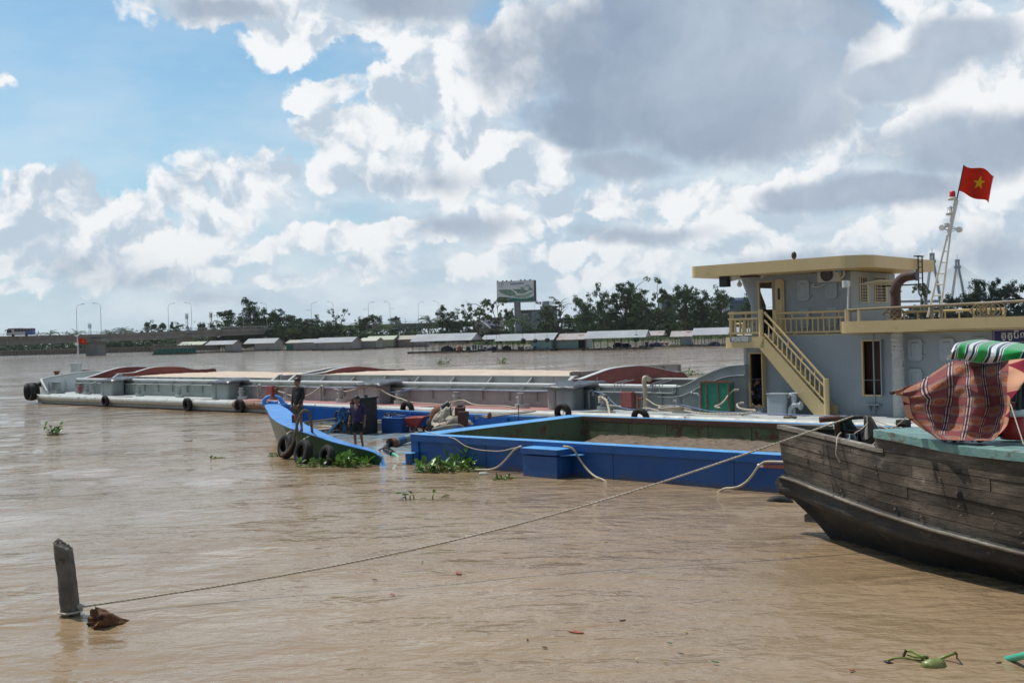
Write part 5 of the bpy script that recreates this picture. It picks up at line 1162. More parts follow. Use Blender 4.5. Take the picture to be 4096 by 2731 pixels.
rope('rope_pile',pts,.03,m_rope,k=2,twist=False,label='pale rope heaped between the engine and the blue tank',cat='rope')
for i,(x0,y0,x1,y1,lab)in enumerate(((1960,893,2240,905,'upper of the two pale poles under the red wheelbarrow'),(1980,915,2200,925,'lower of the two pale poles under the red wheelbarrow'))):
 a=at(*R7(x0,y0),.2);b=at(*R7(x1,y1),.2);mb=MB();mb.tube([a,b],.03,7);tag(mb.build('pole',m_hose,loc=tuple(a)),label=lab,cat='pole',group='pale poles in the work boat')
a=at(*R7(2035,940),.12);b=at(*R7(2230,948),.12);mb=MB();mb.tube([a,b],.07,8);tag(mb.build('green_roll',mat('green_plastic',(.01,.12,.07),(.02,.18,.11),5,.4),loc=tuple(a)),label='short green roll on the boat floor under the wheelbarrow',cat='roll')
a=at(*R7(1105,930),.2);mb=MB();mb.ball(a+Vector((.1,0,.06)),.42,.2,.13,14,0,.25,3);tag(mb.build('dark_bundle',m_dark,loc=tuple(a)),label='dark rolled bundle beside the cream coil under the blue frame',cat='bundle')
#pipes between boat and hopper
f=at(*R7(1905,1075),.2);e=at(*R7(2110,1010),.28);d=(e-f).normalized()
pp_=empty('discharge_pipe',tuple(f),0,label='thick grey and blue discharge pipe with a rusty open flange',cat='pipe')
mb=MB();mb.tube([Vector((0,0,0)),(e-f)*1.6],.13,16,0,caps=False);mb.tube([d*.25,d*.62],.136,16,1);mb.build('pipe_body',[m_side,m_bfr],pp_)
mb=MB();mb.tube([-d*.12,d*.0],.19,18,0);mb.tube([d*.0,d*.1],.17,18,0);mb.cyl(-d*.121,-d*.125,.115,None,16,1);mb.build('flange',[m_rust,m_black],pp_)
f=at(*R7(1850,1115),.05);g_=at(*R7(1870,1195),.02);e=at(*R7(1995,1272),-.05)
pp_=empty('suction_hose',tuple(f),0,label='black and green suction hose slanting into the water by the flange',cat='hose')
mb=MB();mb.tube(smooth_path([at(*R7(1845,1100),.15)-f,at(*R7(1800,1150),.1)-f,at(*R7(1840,1185),.06)-f,at(*R7(1900,1215),.05)-f],5),.085,10);mb.build('black_section',m_black,pp_)
m_gh=mat('green_hose',(.05,.35,.22),(.08,.45,.3),5,.4)
mb=MB();mb.tube([at(*R7(1895,1212),.05)-f,at(*R7(1995,1275),-.08)-f],[.08,.07],10);mb.build('green_section',m_gh,pp_)
rope('rope',[at(*R7(1660,1185),.0),at(*R7(1720,1165),.08),at(*R7(1790,1135),.2),at(*R7(1860,1150),.15),at(*R7(1935,1200),.0)],.03,m_darkrope,label='dark rope looped over the suction hose at the boat stern',cat='rope')
#heap of pump machinery at the corner of the hopper
m_canvas=mat('sack_canvas',(.33,.28,.22),(.52,.47,.39),5,.85,.4,12,stain=((.10,.07,.05),.3,5))
hp=at(*R2(480,470),.3)
mh=empty('sand_pump',(hp.x,hp.y,.3),0,label='rusty sand pump with pipe elbows and red brown gearbox by the blue barge corner',cat='pump')
L=lambda x,y,z:at(*R2(x,y),z)-Vector((hp.x,hp.y,.3))
D=lambda x,y,d=36.5:atd(*R2(x,y),d)-Vector((hp.x,hp.y,.3))
mb=MB();mb.tube(smooth_path([D(425,440),D(410,360),D(430,300),D(480,272)],5),.2,14);mb.tube([D(470,278),D(545,280)],.125,16,1,caps=False);mb.tube([D(545,280),D(548,280)],.13,16,1,caps=False);mb.cyl(D(400,310),D(455,262),.12,None,10);mb.tube([D(378,280),D(385,265),D(440,250)],.045,8)
mb.build('pump_elbow',[m_rust,m_side],mh)
mb=MB();mb.tube([D(495,240),D(570,195)],.12,14);mb.tube([D(560,202),D(582,190)],.14,14);mb.build('hose_union',m_black,mh)
m_brn=mat('red_brown_casting',(.07,.03,.022),(.12,.055,.04),5,.75,.4)
a=D(640,235,35.0);b=D(765,330,35.0);mb=MB();mb.box(a.x,b.x,a.y,a.y+.5,b.z,a.z,0);mb.box(a.x+.1,b.x+.1,a.y-.1,a.y,b.z-.35,b.z+.15,0);mb.cyl(((a.x+b.x)/2,a.y+.2,a.z),((a.x+b.x)/2,a.y+.2,a.z+.07),.1,None,10);mb.cyl((b.x,a.y+.2,(a.z+b.z)/2-.1),(b.x+.12,a.y+.2,(a.z+b.z)/2-.1),.1,None,12);mb.build('gearbox',m_brn,mh,bevel=.03)
mb=MB();mb.tube([D(545,425),D(640,415)],.13,14);mb.build('short_pipe',m_side,mh)
mb=MB();
for i in range(7):x=330+i*9;mb.tube(smooth_path([D(x,330),D(x+25,380+i*6),D(x+45,470)],4),.012,5)
mb.cyl(D(325,345),D(350,330),.05,None,8);mb.ball(D(385,430),.22,.2,.25,10,0,.3,2);mb.build('cable',m_dark,mh)
mb=MB();
def sk(u,v):
 a=2*math.pi*u;r=math.sin(math.pi*(v*.5));base=D(600,400,35.8)
 q=Vector((math.cos(a),math.sin(a),0));h=.46*(1-v**1.6)
 k_=1+.5*noise.noise(Vector((math.cos(a)*1.8,math.sin(a)*1.8,v*2)))
 return base+Vector((q.x*.62*r*k_,q.y*.4*r*k_,-.12+h*(1+.6*noise.noise(q*1.7+Vector((0,0,v*2))))))+Vector((.09*noise.noise(Vector((math.cos(a)*5,math.sin(a)*5,v*7))),)*3)
mb.grid(sk,44,22,wrap=True);o=mb.build('canvas_sack',m_canvas,solid=.01);o.location=(hp.x,hp.y,.3);tag(o,label='pale crumpled canvas thrown over the pump gear',cat='canvas')
o.location=(hp.x,hp.y,.3)
mb=MB();c=at(*R2(905,370),.9);mb.cyl(c,c+Vector((0,0,.16)),.05,None,8);mb.ball(c+Vector((.42,.1,.1)),.08,.06,.12,8,1,.4);tag(mb.build('pin',[m_side,m_rust],loc=tuple(c)),label='short pins standing on the left rim of the blue barge',cat='pin')
#people
m_skin=mat('tanned_skin',(.21,.10,.06),(.26,.135,.085),3,.5,rvar=.05);m_hair=mat('black_hair',(.008,.007,.007),(.02,.018,.017),12,.4,.4,60)
def person(name,loc,rz,lab,J,hs=1.0,shirt=None,shorts=None,sleeve=1.0,shortlen=.85,girth=1.0,head=(0,0),sandals=None,collar=None):
 """J: joints in metres, z up, the person facing -y. The body is one skinned and remeshed surface; clothes are children."""
 root=empty(name,loc,rz,label=lab,cat='person')
 V=[];E=[];Rd=[]
 def add(p,r,par=None):V.append(tuple(p));Rd.append(r);i=len(V)-1;E.append((par,i))if par is not None else None;return i
 g=girth;J={k:Vector(v)for k,v in J.items()}
 pel=add(J['pelvis'],(.13*g,.10*g));ab=add(J['pelvis'].lerp(J['chest'],.45),(.12*g,.09*g),pel);ch=add(J['chest'],(.14*g,.10*g),ab)
 nk=add(J['neck'],.055,ch);hd=add(J['neck'].lerp(J['head'],.45),.052,nk)
 for s in('l','r'):
  sh=add(J['sh'+s],.058,ch);up_=add(J['sh'+s].lerp(J['el'+s],.5),.047,sh);el=add(J['el'+s],.038,up_);fo=add(J['el'+s].lerp(J['wr'+s],.35),.036,el);wr=add(J['wr'+s],.025,fo)
  hp=add(J['hip'+s],.09*g,pel);th=add(J['hip'+s].lerp(J['kn'+s],.5),.073,hp);kn=add(J['kn'+s],.053,th);ca=add(J['kn'+s].lerp(J['an'+s],.3),.052,kn);an=add(J['an'+s],.034,ca);add(J['an'+s]+Vector((0,.03,-.05)),.032,an)
  toe=add(J['toe'+s],(.034,.022),an)
 me=skin(V,E,Rd,0,1);mb=MB();mesh_into(mb,me)
 H=J['head'];T=Matrix.Translation(H)@rotm('Z',head[0])@rotm('X',head[1]);mb.T=T
 mb.ball((0,.012,.02),.076,.094,.105,20);mb.ball((0,-.03,-.055),.052,.055,.06,16);mb.ball((0,-.02,-.02),.066,.07,.09,16)
 mb.tube([(0,-.082,.012),(0,-.103,-.022),(0,-.098,-.03)],[.010,.015,.012],7);mb.ball((-.078,.01,-.005),.012,.02,.032,8);mb.ball((.078,.01,-.005),.012,.02,.032,8)
 mb.ball((0,-.085,-.058),.024,.010,.010,8)
 mb.T=None
 for s,sg_ in(('l',1),('r',-1)):
  wv_=J['wr'+s];dr=J.get('hd'+s,(wv_-J['el'+s]).normalized());dr=Vector(dr).normalized();sd=Vector(J.get('ps'+s,(0,-1,0)));sd=(sd-dr*sd.dot(dr)).normalized();nn=dr.cross(sd)
  pm=wv_+dr*.045
  mb.tube([wv_,wv_+dr*.03,wv_+dr*.085],[.024,.033,.03],8)
  for f,(o_,L)in enumerate(((-.030,.062),(-.011,.075),(.010,.070),(.029,.055))):
   b_=wv_+dr*.08+sd*-o_;c1=b_+dr*L*.55;c2=c1+(dr*.8+nn*.5*sg_).normalized()*L*.5;mb.tube([b_-dr*.02,b_,c1,c2],[.010,.0095,.009,.007],6)
  t0=wv_+dr*.03+sd*.026;mb.tube([t0-sd*.01,t0+(dr*.6+sd*.8).normalized()*.035,t0+(dr*.95+sd*.55).normalized()*.062],[.013,.011,.008],6)
 remesh(mb,.0085,m_skin,'body',root)
 mb=MB();mb.T=T
 def hr(u,v):
  a=2*math.pi*u;lo_=.08+.28*max(0,-math.sin(a))**1.5-.25*max(0,math.sin(a));b_=lo_+(math.pi/2-lo_)*v
  n_=1.07+.05*noise.noise(Vector((math.cos(a)*5,math.sin(a)*5,v*6)))
  return Vector((.078*math.cos(a)*math.cos(b_)*n_,.012+.096*math.sin(a)*math.cos(b_)*n_,.022+.108*math.sin(b_)*n_))
 mb.grid(hr,36,10,wrap=True);mb.build('hair',m_hair,root,solid=.01)
 mb=MB();mb.T=T;mb.ball((-.03,-.084,.008),.011,.006,.006,8);mb.ball((.03,-.084,.008),.011,.006,.006,8);mb.box(-.046,-.016,-.094,-.086,.022,.028);mb.box(.016,.046,-.094,-.086,.022,.028);mb.build('eyes',m_black,root)['kind']='stuff' if False else 'thing'
 if shirt:
  V=[];E=[];Rd=[]
  pl_=add(J['pelvis']+Vector((0,0,-.07)),(.15*g,.12*g));pel=add(J['pelvis']+Vector((0,0,.03)),(.150*g,.118*g),pl_);ab=add(J['pelvis'].lerp(J['chest'],.45),(.145*g,.112*g),pel);ch=add(J['chest'],(.158*g,.12*g),ab);nk=add(J['neck'].lerp(J['chest'],.38),(.085,.075),ch)
  for s in('l','r'):
   sh=add(J['sh'+s],.074,ch);el=J['sh'+s].lerp(J['el'+s],min(1,sleeve));m2=add(J['sh'+s].lerp(J['el'+s],.5*min(1,sleeve)),.062,sh);m3=add(el,.055,m2)
   if sleeve>1:m4=add(J['el'+s].lerp(J['wr'+s],(sleeve-1)*.5),.046,m3);add(J['el'+s].lerp(J['wr'+s],sleeve-1),.036,m4)
  me=skin(V,E,Rd,0,2);mb=MB();mesh_into(mb,me);mb.v=[(x+.006*noise.noise(Vector((x*12,y*12,z*16))),y+.012*noise.noise(Vector((x*9,y*9+4,z*14))),z)for x,y,z in mb.v];sho=mb.build('shirt',shirt,root)
  if collar:
   mb=MB();N_=J['neck'];mb.tube([N_+Vector((-.07,.03,.0)),N_+Vector((-.075,-.03,-.02)),N_+Vector((-.01,-.085,-.10)),N_+Vector((0.0,-.09,-.11)),N_+Vector((.02,-.085,-.10)),N_+Vector((.075,-.03,-.02)),N_+Vector((.07,.03,.0))],.013,6);mb.build('collar',collar,root)
 if shorts:
  V=[];E=[];Rd=[]
  pel=add(J['pelvis']+Vector((0,0,.05)),(.145*g,.115*g));p2=add(J['pelvis']+Vector((0,0,-.04)),(.15*g,.122*g),pel)
  for s in('l','r'):hp=add(J['hip'+s].lerp(J['kn'+s],.14),.112*g,p2);th=add(J['hip'+s].lerp(J['kn'+s],shortlen*.55),.102,hp);add(J['hip'+s].lerp(J['kn'+s],shortlen),.095,th)
  me=skin(V,E,Rd,0,2);mb=MB();mesh_into(mb,me);mb.v=[(x+.006*noise.noise(Vector((x*14,y*14,z*10))),y+.01*noise.noise(Vector((x*14,y*14+4,z*10))),z)for x,y,z in mb.v];mb.build('shorts',shorts,root)
 if sandals:
  for s in('l','r'):
   a,t_=J['an'+s],J['toe'+s];d=(t_-a);d.z=0;d=d.normalized();w_=Vector((-d.y,d.x,0));z=min(a.z-.07,t_.z)-.02
   c0=a-d*.05;c1=t_+d*.035;mb=MB();pl=[]
   for k in range(16):tt=2*math.pi*k/16;q=(c0+c1)/2+d*(math.cos(tt)*(c1-c0).length*.52)+w_*math.sin(tt)*(.045+.008*math.cos(tt));pl.append((q.x,q.y,z-.012))
   mb.prism(pl[::-1],(0,0,.018));q=t_-d*.05;mb.tube([q+w_*.045+Vector((0,0,-.01)),q+Vector((0,0,.03))+d*.03,q-w_*.045+Vector((0,0,-.01))],.008,5);mb.build('sandal',sandals,root)
 return root
stand=dict(pelvis=(0,0,.90),chest=(0,.01,1.22),neck=(0,0,1.42),head=(0,-.02,1.56),shl=(.19,.01,1.35),shr=(-.19,.01,1.35),ell=(.26,.03,1.08),elr=(-.26,.03,1.08),wrl=(.27,-.02,.84),wrr=(-.27,-.03,.84),hipl=(.09,0,.86),hipr=(-.09,0,.86),knl=(.11,-.02,.48),knr=(-.11,-.02,.48),anl=(.11,.02,.09),anr=(-.11,.03,.09),toel=(.13,-.13,.03),toer=(-.13,-.12,.03))
m_blk=mat('black_shirt_cloth',(.010,.011,.014),(.02,.022,.027),5,.85,.2,20);m_khaki=mat('khaki_shorts',(.055,.055,.035),(.09,.09,.06),5,.9,.2,20)
m_vio=mat('violet_shirt_cloth',(.022,.014,.055),(.035,.024,.08),5,.85,.2,20);m_bsh=mat('black_shorts',(.006,.006,.008),(.012,.012,.015),5,.9);m_navy=mat('dark_navy_cloth',(.010,.012,.03),(.02,.022,.045),5,.9)
f1=at(*R7(655,925),.88);J=dict(stand);J.update(wrl=(.19,-.16,.86),ell=(.24,-.0,1.08),wrr=(-.22,-.08,.82))
man1=person('person',(f1.x,f1.y,.86),R(-38),'man in a black long sleeved shirt and khaki shorts holding a thick rope',J,shirt=m_blk,shorts=m_khaki,sleeve=1.92,shortlen=.8,girth=1.18,head=(-35,8),sandals=m_rubber)
mb=MB();mb.box(.03,.10,-.128,-.122,1.24,1.25);mb.box(.045,.085,-.128,-.122,1.20,1.21);mb.T=None;tq=mb.build('chest_emblem',mat('teal_print',(.02,.2,.22),None,5,.8),man1)
f2=atd(*R7(1440,1150),34.2);J=dict(stand);J.update(pelvis=(0,0,.88),wrl=(.27,-.06,.83),wrr=(-.26,-.1,.84),elr=(-.26,.0,1.07),ell=(.26,.02,1.07),anl=(.14,.03,.09),toel=(.17,-.12,.03))
man2=person('person',(f2.x+.02,34.2,.21),R(-20),'man in a violet shirt and black shorts standing in the awash boat',J,shirt=m_vio,shorts=m_bsh,sleeve=1.0,shortlen=.95,girth=1.28,head=(-32,10),collar=m_canvas)
sq=dict(pelvis=(0,.10,.24),chest=(0,-.02,.55),neck=(0,-.06,.73),head=(0,-.10,.87),shl=(.16,-.03,.68),shr=(-.16,-.03,.68),ell=(.20,-.22,.50),elr=(-.20,-.24,.52),wrl=(.02,-.34,.50),wrr=(-.08,-.20,.70),hipl=(.09,.06,.22),hipr=(-.09,.06,.22),knl=(.17,-.28,.42),knr=(-.19,-.28,.42),anl=(.12,-.12,.09),anr=(-.14,-.12,.09),toel=(.15,-.27,.03),toer=(-.17,-.27,.03),hdr=(.3,-.1,1),hdl=(-1,-.3,.1))
cx=(d1[0]+d1[1])/2;p=BF.w((cx,YC+.16,0));person('person',(p.x,p.y,DZ+.25),BF.a-R(15),'boy in dark clothes and pale sandals squatting in the lower cabin doorway',sq,shirt=m_navy,shorts=m_navy,sleeve=.9,shortlen=1.0,head=(-50,-5),sandals=mat('beige_rubber',(.42,.36,.29),None,4,.7))
cx=(d3[0]+d3[1])/2;p=BF.w((cx-.02,YW+.02,0))
st2=dict(pelvis=(0,.12,.18),chest=(0,.02,.50),neck=(0,-.02,.70),head=(0,-.06,.84),shl=(.17,.0,.64),shr=(-.17,.0,.64),ell=(.26,-.16,.42),elr=(-.24,-.16,.42),wrl=(.24,-.36,.44),wrr=(-.26,-.38,.40),hipl=(.09,.08,.15),hipr=(-.09,.08,.15),knl=(.22,-.32,.38),knr=(-.24,-.34,.38),anl=(.17,-.42,.05),anr=(-.2,-.42,.05),toel=(.2,-.56,.02),toer=(-.24,-.56,.02))
person('person',(p.x,p.y,ZD+.06),BF.a-R(5),'dark haired person sitting in the upper wheelhouse doorway behind the yellow railing',st2,shirt=m_blk,shorts=m_blk,sleeve=.6,shortlen=.6,head=(-30,15))
ph=[atd(*R7(x,y),d)for x,y,d in((420,1235,33.3),(500,1180,33.1),(565,1080,32.9),(600,950,32.8),(635,800,32.8),(670,700,32.75),(705,645,32.7),(745,635,32.7),(780,665,32.8),(808,760,33.0),(822,860,33.4),(830,955,33.9))]
rope('hawser',ph,.042,m_darkrope,k=8,label='thick twisted hawser looping from the hand of the man in black into the river',cat='rope')
#old wooden boat
WF=Frame((4.77,19.44),-45.4)
def wood_mat(name,c1,c2,dark,tar=False):
 m=bpy.data.materials.new(name);m.use_nodes=True;g=NB(m.node_tree);b=m.node_tree.nodes['Principled BSDF']
 t=g.n('ShaderNodeTexCoord');v=t.outputs['Object']
 gr=g.noise(g.vm('MULTIPLY',v,(1.2,1.2,22)),2.0,8,.7,1.2);big=g.noise(g.vm('MULTIPLY',v,(1,1,2.2)),1.3,5,.6)
 fine=g.noise(g.vm('MULTIPLY',v,(3,3,60)),3.0,4,.7)
 c=g.mix(g.mr(gr,.36,.62),c1,c2);c=g.mix(g.mr(big,.38,.58,0,.85),c,dark)
 c=g.mix(g.mr(fine,.54,.62,0,.85),c,tuple(x*.35 for x in c1))
 wn_=g.noise(v,2.6,6,.7);c=g.mix(g.mr(wn_,.62,.70,0,.6),c,(.36,.34,.30)if not tar else(.13,.125,.12))
 tone=g.n('ShaderNodeAttribute',attribute_name='tone');c=g.mix(1.0,c,tone.outputs[0],'MULTIPLY')if not tar else c
 g.link(c,b.inputs['Base Color']);b.inputs['Roughness'].default_value=.85 if not tar else.6
 bp=g.n('ShaderNodeBump');bp.inputs['Strength'].default_value=1.0;bp.inputs['Distance'].default_value=.022
 h=g.math('ADD',g.math('MULTIPLY',gr,1.0),g.math('MULTIPLY',g.noise(v,14,5,.7),.8));g.link(h,bp.inputs['Height']);g.link(bp.outputs[0],b.inputs['Normal']);return m
m_plank=wood_mat('weathered_planks',(.12,.09,.062),(.275,.225,.17),(.045,.032,.022))
m_tar=wood_mat('tarred_wood',(.012,.011,.010),(.035,.032,.028),(.007,.007,.006),True);m_strake=wood_mat('strake_wood',(.10,.083,.065),(.22,.19,.16),(.05,.04,.03),True)
m_walew=wood_mat('wale_wood',(.022,.020,.018),(.075,.07,.062),(.010,.0095,.009),True)
wbt=empty('wooden_boat',(WF.o.x,WF.o.y,0),WF.a,label='old weathered wooden boat with a black tarred bottom and turquoise deck',cat='boat')
def lin(t,a):
 for(x0,y0),(x1,y1)in zip(a,a[1:]):
  if t<=x1:return y0+(y1-y0)*max(0,(t-x0))/(x1-x0)
 return a[-1][1]
def hb(x,lv,s=-1):
 r=lin(x,[(0,.03),(1.0,.5),(2.5,1.25),(4,1.85),(5,2.2),(7,2.5),(10,2.65),(14,2.6)])
 w2=lin(x,[(.12,.0),(1.0,.46),(2.0,.95),(3.5,1.6),(5,2.0),(7,2.32),(10,2.5),(14,2.45)])
 w1=lin(x,[(.35,.0),(1.5,.64),(3,1.3),(5,1.82),(7,2.15),(10,2.35),(14,2.3)])
 w0=lin(x,[(1.08,.0),(3,.88),(4.8,1.45),(7,1.85),(10,2.1),(14,2.05)])
 wm=lin(x,[(1.7,0),(3,.5),(5,1.1),(8,1.6),(14,1.8)])
 if s>0 and lv==3:r=lin(x,[(0,.03),(.35,.42),(.7,.68),(1.4,1.0),(2.5,1.38),(4,1.88),(5,2.2),(7,2.5),(10,2.65),(14,2.6)])
 return{3:r,2:w2,1:w1,0:w0,-1:wm}[lv]
def zl(x,lv):
 return{3:lin(x,[(0,1.92),(1.2,1.84),(2.5,1.76),(5,1.72),(8,1.74),(14,1.85)]),2:lin(x,[(0,1.03),(.5,1.0),(2.5,.78),(5,.58),(8,.45),(14,.5)]),1:lin(x,[(0,.70),(.5,.66),(2.5,.46),(5,.28),(8,.18),(14,.2)]),0:0.0,-1:-.5}[lv]
def hp_(x,f,s=-1):
 """hull point, f from 2 (wale top) to 3 (rail), with the side slightly bowed"""
 k=f-2;b=hb(x,2,s)+(hb(x,3,s)-hb(x,2,s))*k+.05*math.sin(math.pi*k);z=zl(x,2)+(zl(x,3)-zl(x,2))*k
 x0=.12+(0-.12)*k
 return Vector((max(x,x0+.0),s*b,z))
XE=13.0
rnd=random.Random(11)
def strakes(s):
 mb=MB();tones=[]
 NS=6
 for k in range(NS):
  f0=2+k/NS;f1=2+(k+1)/NS;x=.02;first=True
  while x<XE:
   L=rnd.uniform(1.1,2.6)*(1 if not first else rnd.uniform(.5,1));x1=min(XE,x+L);first=False
   off=rnd.uniform(0,.014);n=max(3,int((x1-x)/.12));g_=.004
   ra,rb,rc,rd=[],[],[],[]
   for i in range(n+1):
    xx=x+g_+(x1-x-2*g_)*i/n;o_=Vector((0,s*off,0));wob=.008*noise.noise(Vector((xx*3,k*5,0)))
    a=hp_(xx,f0+.012/NS*2,s)+o_+Vector((0,0,wob));b=hp_(xx,f1-.014/NS*2,s)+o_+Vector((0,0,.008*noise.noise(Vector((xx*3,k*5+5,0)))))
    ra.append(a);rb.append(b);rc.append(a-Vector((0,s*.05,0)));rd.append(b-Vector((0,s*.05,0)))
   m_=n+1;vs=ra+rb+rc+rd;fs_=[]
   for i in range(n):fs_+=[(i,i+1,m_+i+1,m_+i),(2*m_+i,2*m_+i+1,i+1,i),(m_+i,m_+i+1,3*m_+i+1,3*m_+i)]
   fs_+=[(0,m_,3*m_,2*m_),(n,2*m_+n,3*m_+n,m_+n)]
   if s>0:fs_=[tuple(reversed(f))for f in fs_]
   mb.add(vs,fs_,0,False);tn=rnd.uniform(.5,1.2);tones+=[tn]*len(fs_)
   x=x1
 o=mb.build('planking',m_plank,wbt)
 at_=o.data.color_attributes.new('tone','FLOAT_COLOR','CORNER');li=0
 for p,tn in zip(o.data.polygons,tones):
  for l in p.loop_indices:at_.data[l].color=(tn,tn*rnd.uniform(.99,1.0),tn,1)
 return o
strakes(-1);strakes(1)
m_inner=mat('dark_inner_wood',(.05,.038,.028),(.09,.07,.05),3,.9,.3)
def shell(s,la,lb,m,nm,n=60,off=0.0):
 mb=MB()
 xs0={3:0,2:.12,1:.35,0:1.08,-1:1.7}
 def fn(u,v):
  q=[]
  for lv in(la,lb):
   x=xs0[lv]+(XE-xs0[lv])*u**1.5;q.append(Vector((x,s*(hb(x,lv,s)+off),zl(x,lv))))
  return q[0].lerp(q[1],v)
 mb.grid(fn,n,3,0);
 if s>0:mb.f=[tuple(reversed(f))for f in mb.f]
 return mb.build(nm,m,wbt)
for s in(-1,1):
 shell(s,-1,0,m_tar,'bottom');shell(s,0,1,m_tar,'bottom')
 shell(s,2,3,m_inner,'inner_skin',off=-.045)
m_cap=wood_mat('rail_wood_and_highlight',(.22,.19,.155),(.40,.355,.30),(.12,.095,.07),True)
for s in(-1,1):
 mb=MB();prof=[(0.0,0.0),(.11,.02),(.15,.25),(.10,.82),(.16,.95),(.0,1.08)]
 def fn(u,v):
  x=.04+XE*u;j=v*(len(prof)-1);i=min(int(j),len(prof)-2);t=j-i;o_=prof[i][0]+(prof[i+1][0]-prof[i][0])*t;k=prof[i][1]+(prof[i+1][1]-prof[i][1])*t
  z0,z1=zl(x,1),zl(x,2);z=z0+(z1-z0)*k;bb=hb(max(x,.35),1)*(1-k)+hb(max(x,.12),2)*k
  return Vector((x,s*(max(.0,bb)+o_+.012*noise.noise(Vector((x*4,z*4,0)))),z))
 mb.grid(fn,110,15,0)
 if s>0:mb.f=[tuple(reversed(f))for f in mb.f]
 mb.tube([Vector((.1+i*.2,s*(hb(.1+i*.2,2)+.13),zl(.1+i*.2,2)-.005))for i in range(64)],.028,6,1);mb.build('wale',[m_walew,m_cap],wbt)  # pale tube paints in the highlight along the wale's top edge
mb=MB();mb.prism([(.32,0,.62),(.16,0,.66),(-.02,0,.78),(-.06,0,.92),(.02,0,1.04),(.12,0,1.06),(.6,0,.9),(.9,0,.5)],(0,.2,0));mb.T=trm(0,-.1,0);mb.v=[(x,y-.1,z)for x,y,z in mb.v];mb.build('stem_head',m_walew,wbt,bevel=.03)
mb=MB();mb.prism([(.25,-.07,.65),(.45,-.07,.66),(1.3,-.07,0),(2.0,-.07,-.6),(1.6,-.07,-.6),(1.05,-.07,-.05),(.7,-.07,.3)],(0,.14,0));mb.build('stem',m_tar,wbt,bevel=.015)
w=WF.l(at(3262,2090,.0));mb=MB();mb.prism([(w.x-.18,w.y-.06,-.3),(w.x-.2,w.y-.06,.13),(w.x-.02,w.y-.06,.26),(w.x+.5,w.y-.06,.1),(w.x+.5,w.y-.06,-.3)],(0,.12,0));mb.build('forefoot',m_tar,wbt,bevel=.01)
for s in(-1,1):
 mb=MB();xe=2.62
 def fn(u,v):
  x=-.02+(xe+.02)*u;b=hb(max(x,0),3,s);pr=[(.03,-.04),(.03,.02),(-.13,.025),(-.13,-.04)];o_,dz=pr[int(round(v*3))]
  return Vector((x,s*max(.0,b+o_),zl(x,3)+dz))
 mb.grid(fn,24,3,0,sm=False)
 if s>0:mb.f=[tuple(reversed(f))for f in mb.f]
 mb.build('rail_cap',m_cap,wbt)
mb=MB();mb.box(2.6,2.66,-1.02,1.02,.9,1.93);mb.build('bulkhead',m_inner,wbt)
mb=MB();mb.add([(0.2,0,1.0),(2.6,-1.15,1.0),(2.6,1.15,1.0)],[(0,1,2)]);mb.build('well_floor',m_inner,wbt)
m_tur=mat('turquoise_deck_paint',(.10,.22,.21),(.21,.345,.32),3.2,.5,.5,11,stain=((.13,.10,.07),.46,3.0),streak=((.04,.12,.22),.4,3))
mb=MB();n=40
def dk(x):return hb(x,3)+.07
top=[(2.45+(XE-2.45)*i/n)for i in range(n+1)]
def zd(x):return lin(x,[(2.45,2.07),(2.75,2.06),(4,1.965),(5,1.96),(9,1.99),(13,2.05)])
for s in(-1,1):
 pass
L_=[Vector((x,-dk(x),zd(x)))for x in top];Rr=[Vector((x,dk(x),zd(x)-.15))for x in top];C_=[Vector((x,0,zd(x)-.07))for x in top]
n1=n+1;vs=L_+C_+Rr+[p-Vector((0,0,.13))for p in L_]+[p-Vector((0,0,.13))for p in Rr]
fs_=[]
for i in range(n):fs_+=[(i,i+1,n1+i+1,n1+i),(n1+i,n1+i+1,2*n1+i+1,2*n1+i),(3*n1+i,3*n1+i+1,i+1,i),(2*n1+i,2*n1+i+1,4*n1+i+1,4*n1+i)]
fs_+=[(0,n1,2*n1,4*n1,3*n1)]
mb.add(vs,fs_,0);mb.build('deck',m_tur,wbt,bevel=.012)
for s in(-1,1):
 mb=MB()
 for i in range(n):
  a,b=top[i],top[i+1];
  if a<2.4:continue
  q=[Vector((a,s*(hb(a,3)+.01),zl(a,3)-.02)),Vector((b,s*(hb(b,3)+.01),zl(b,3)-.02)),Vector((b,s*(hb(b,3)+.02),zd(b)-.09)),Vector((a,s*(hb(a,3)+.02),zd(a)-.09))]
  mb.add(q,[(0,1,2,3)if s<0 else(3,2,1,0)],0)
 mb.build('wash_strake',m_strake,wbt)
mb=MB();
for i in range(13):
 for f in(2+(rnd.randrange(5)+.4)/6,)*1:x=.7+i*.42+rnd.uniform(-.1,.1);[mb.cyl(p_,p_+Vector((-.01,-.03,-.004)),.017,.012,7)for p_ in[hp_(x+.02*k_,f-.12*k_,-1)+Vector((0,-.02,0))for k_ in(0,1)]]
mb.build('bolt_heads',mat('bolt_rust',(.10,.075,.05),(.17,.13,.09),8,.9),wbt)['kind']='stuff'
p=WF.l(WF.hit(3853,1908,WF.uy,-hb(4.1,3)+.1));xh=p.x;q=hp_(xh,2+.55,-1);mb=MB();mb.cyl(q+Vector((0,-.01,0)),q+Vector((.0,-.022,0)),.06,None,9);mb.build('hawse_hole',mat('hole_black',(.004,.004,.004),None,2,.9),wbt)
def bitt(px,py,z,h=.42,r=.1):
 p=at(px,py,z);l=WF.l(p);mb=MB();mb.box(l.x-r,l.x+r,l.y-r,l.y+r,z-.3,z+h);mb.box(l.x-r-.02,l.x+r+.02,l.y-r-.02,l.y+r+.02,z+h*.55,z+h*.62);return mb.build('bitt',m_tar,wbt,bevel=.012),WF.w((l.x,l.y,z+h))
_,bt1=bitt(3366,1757,1.75,.30,.09);bitt(3614,1712,1.98,.14,.09)
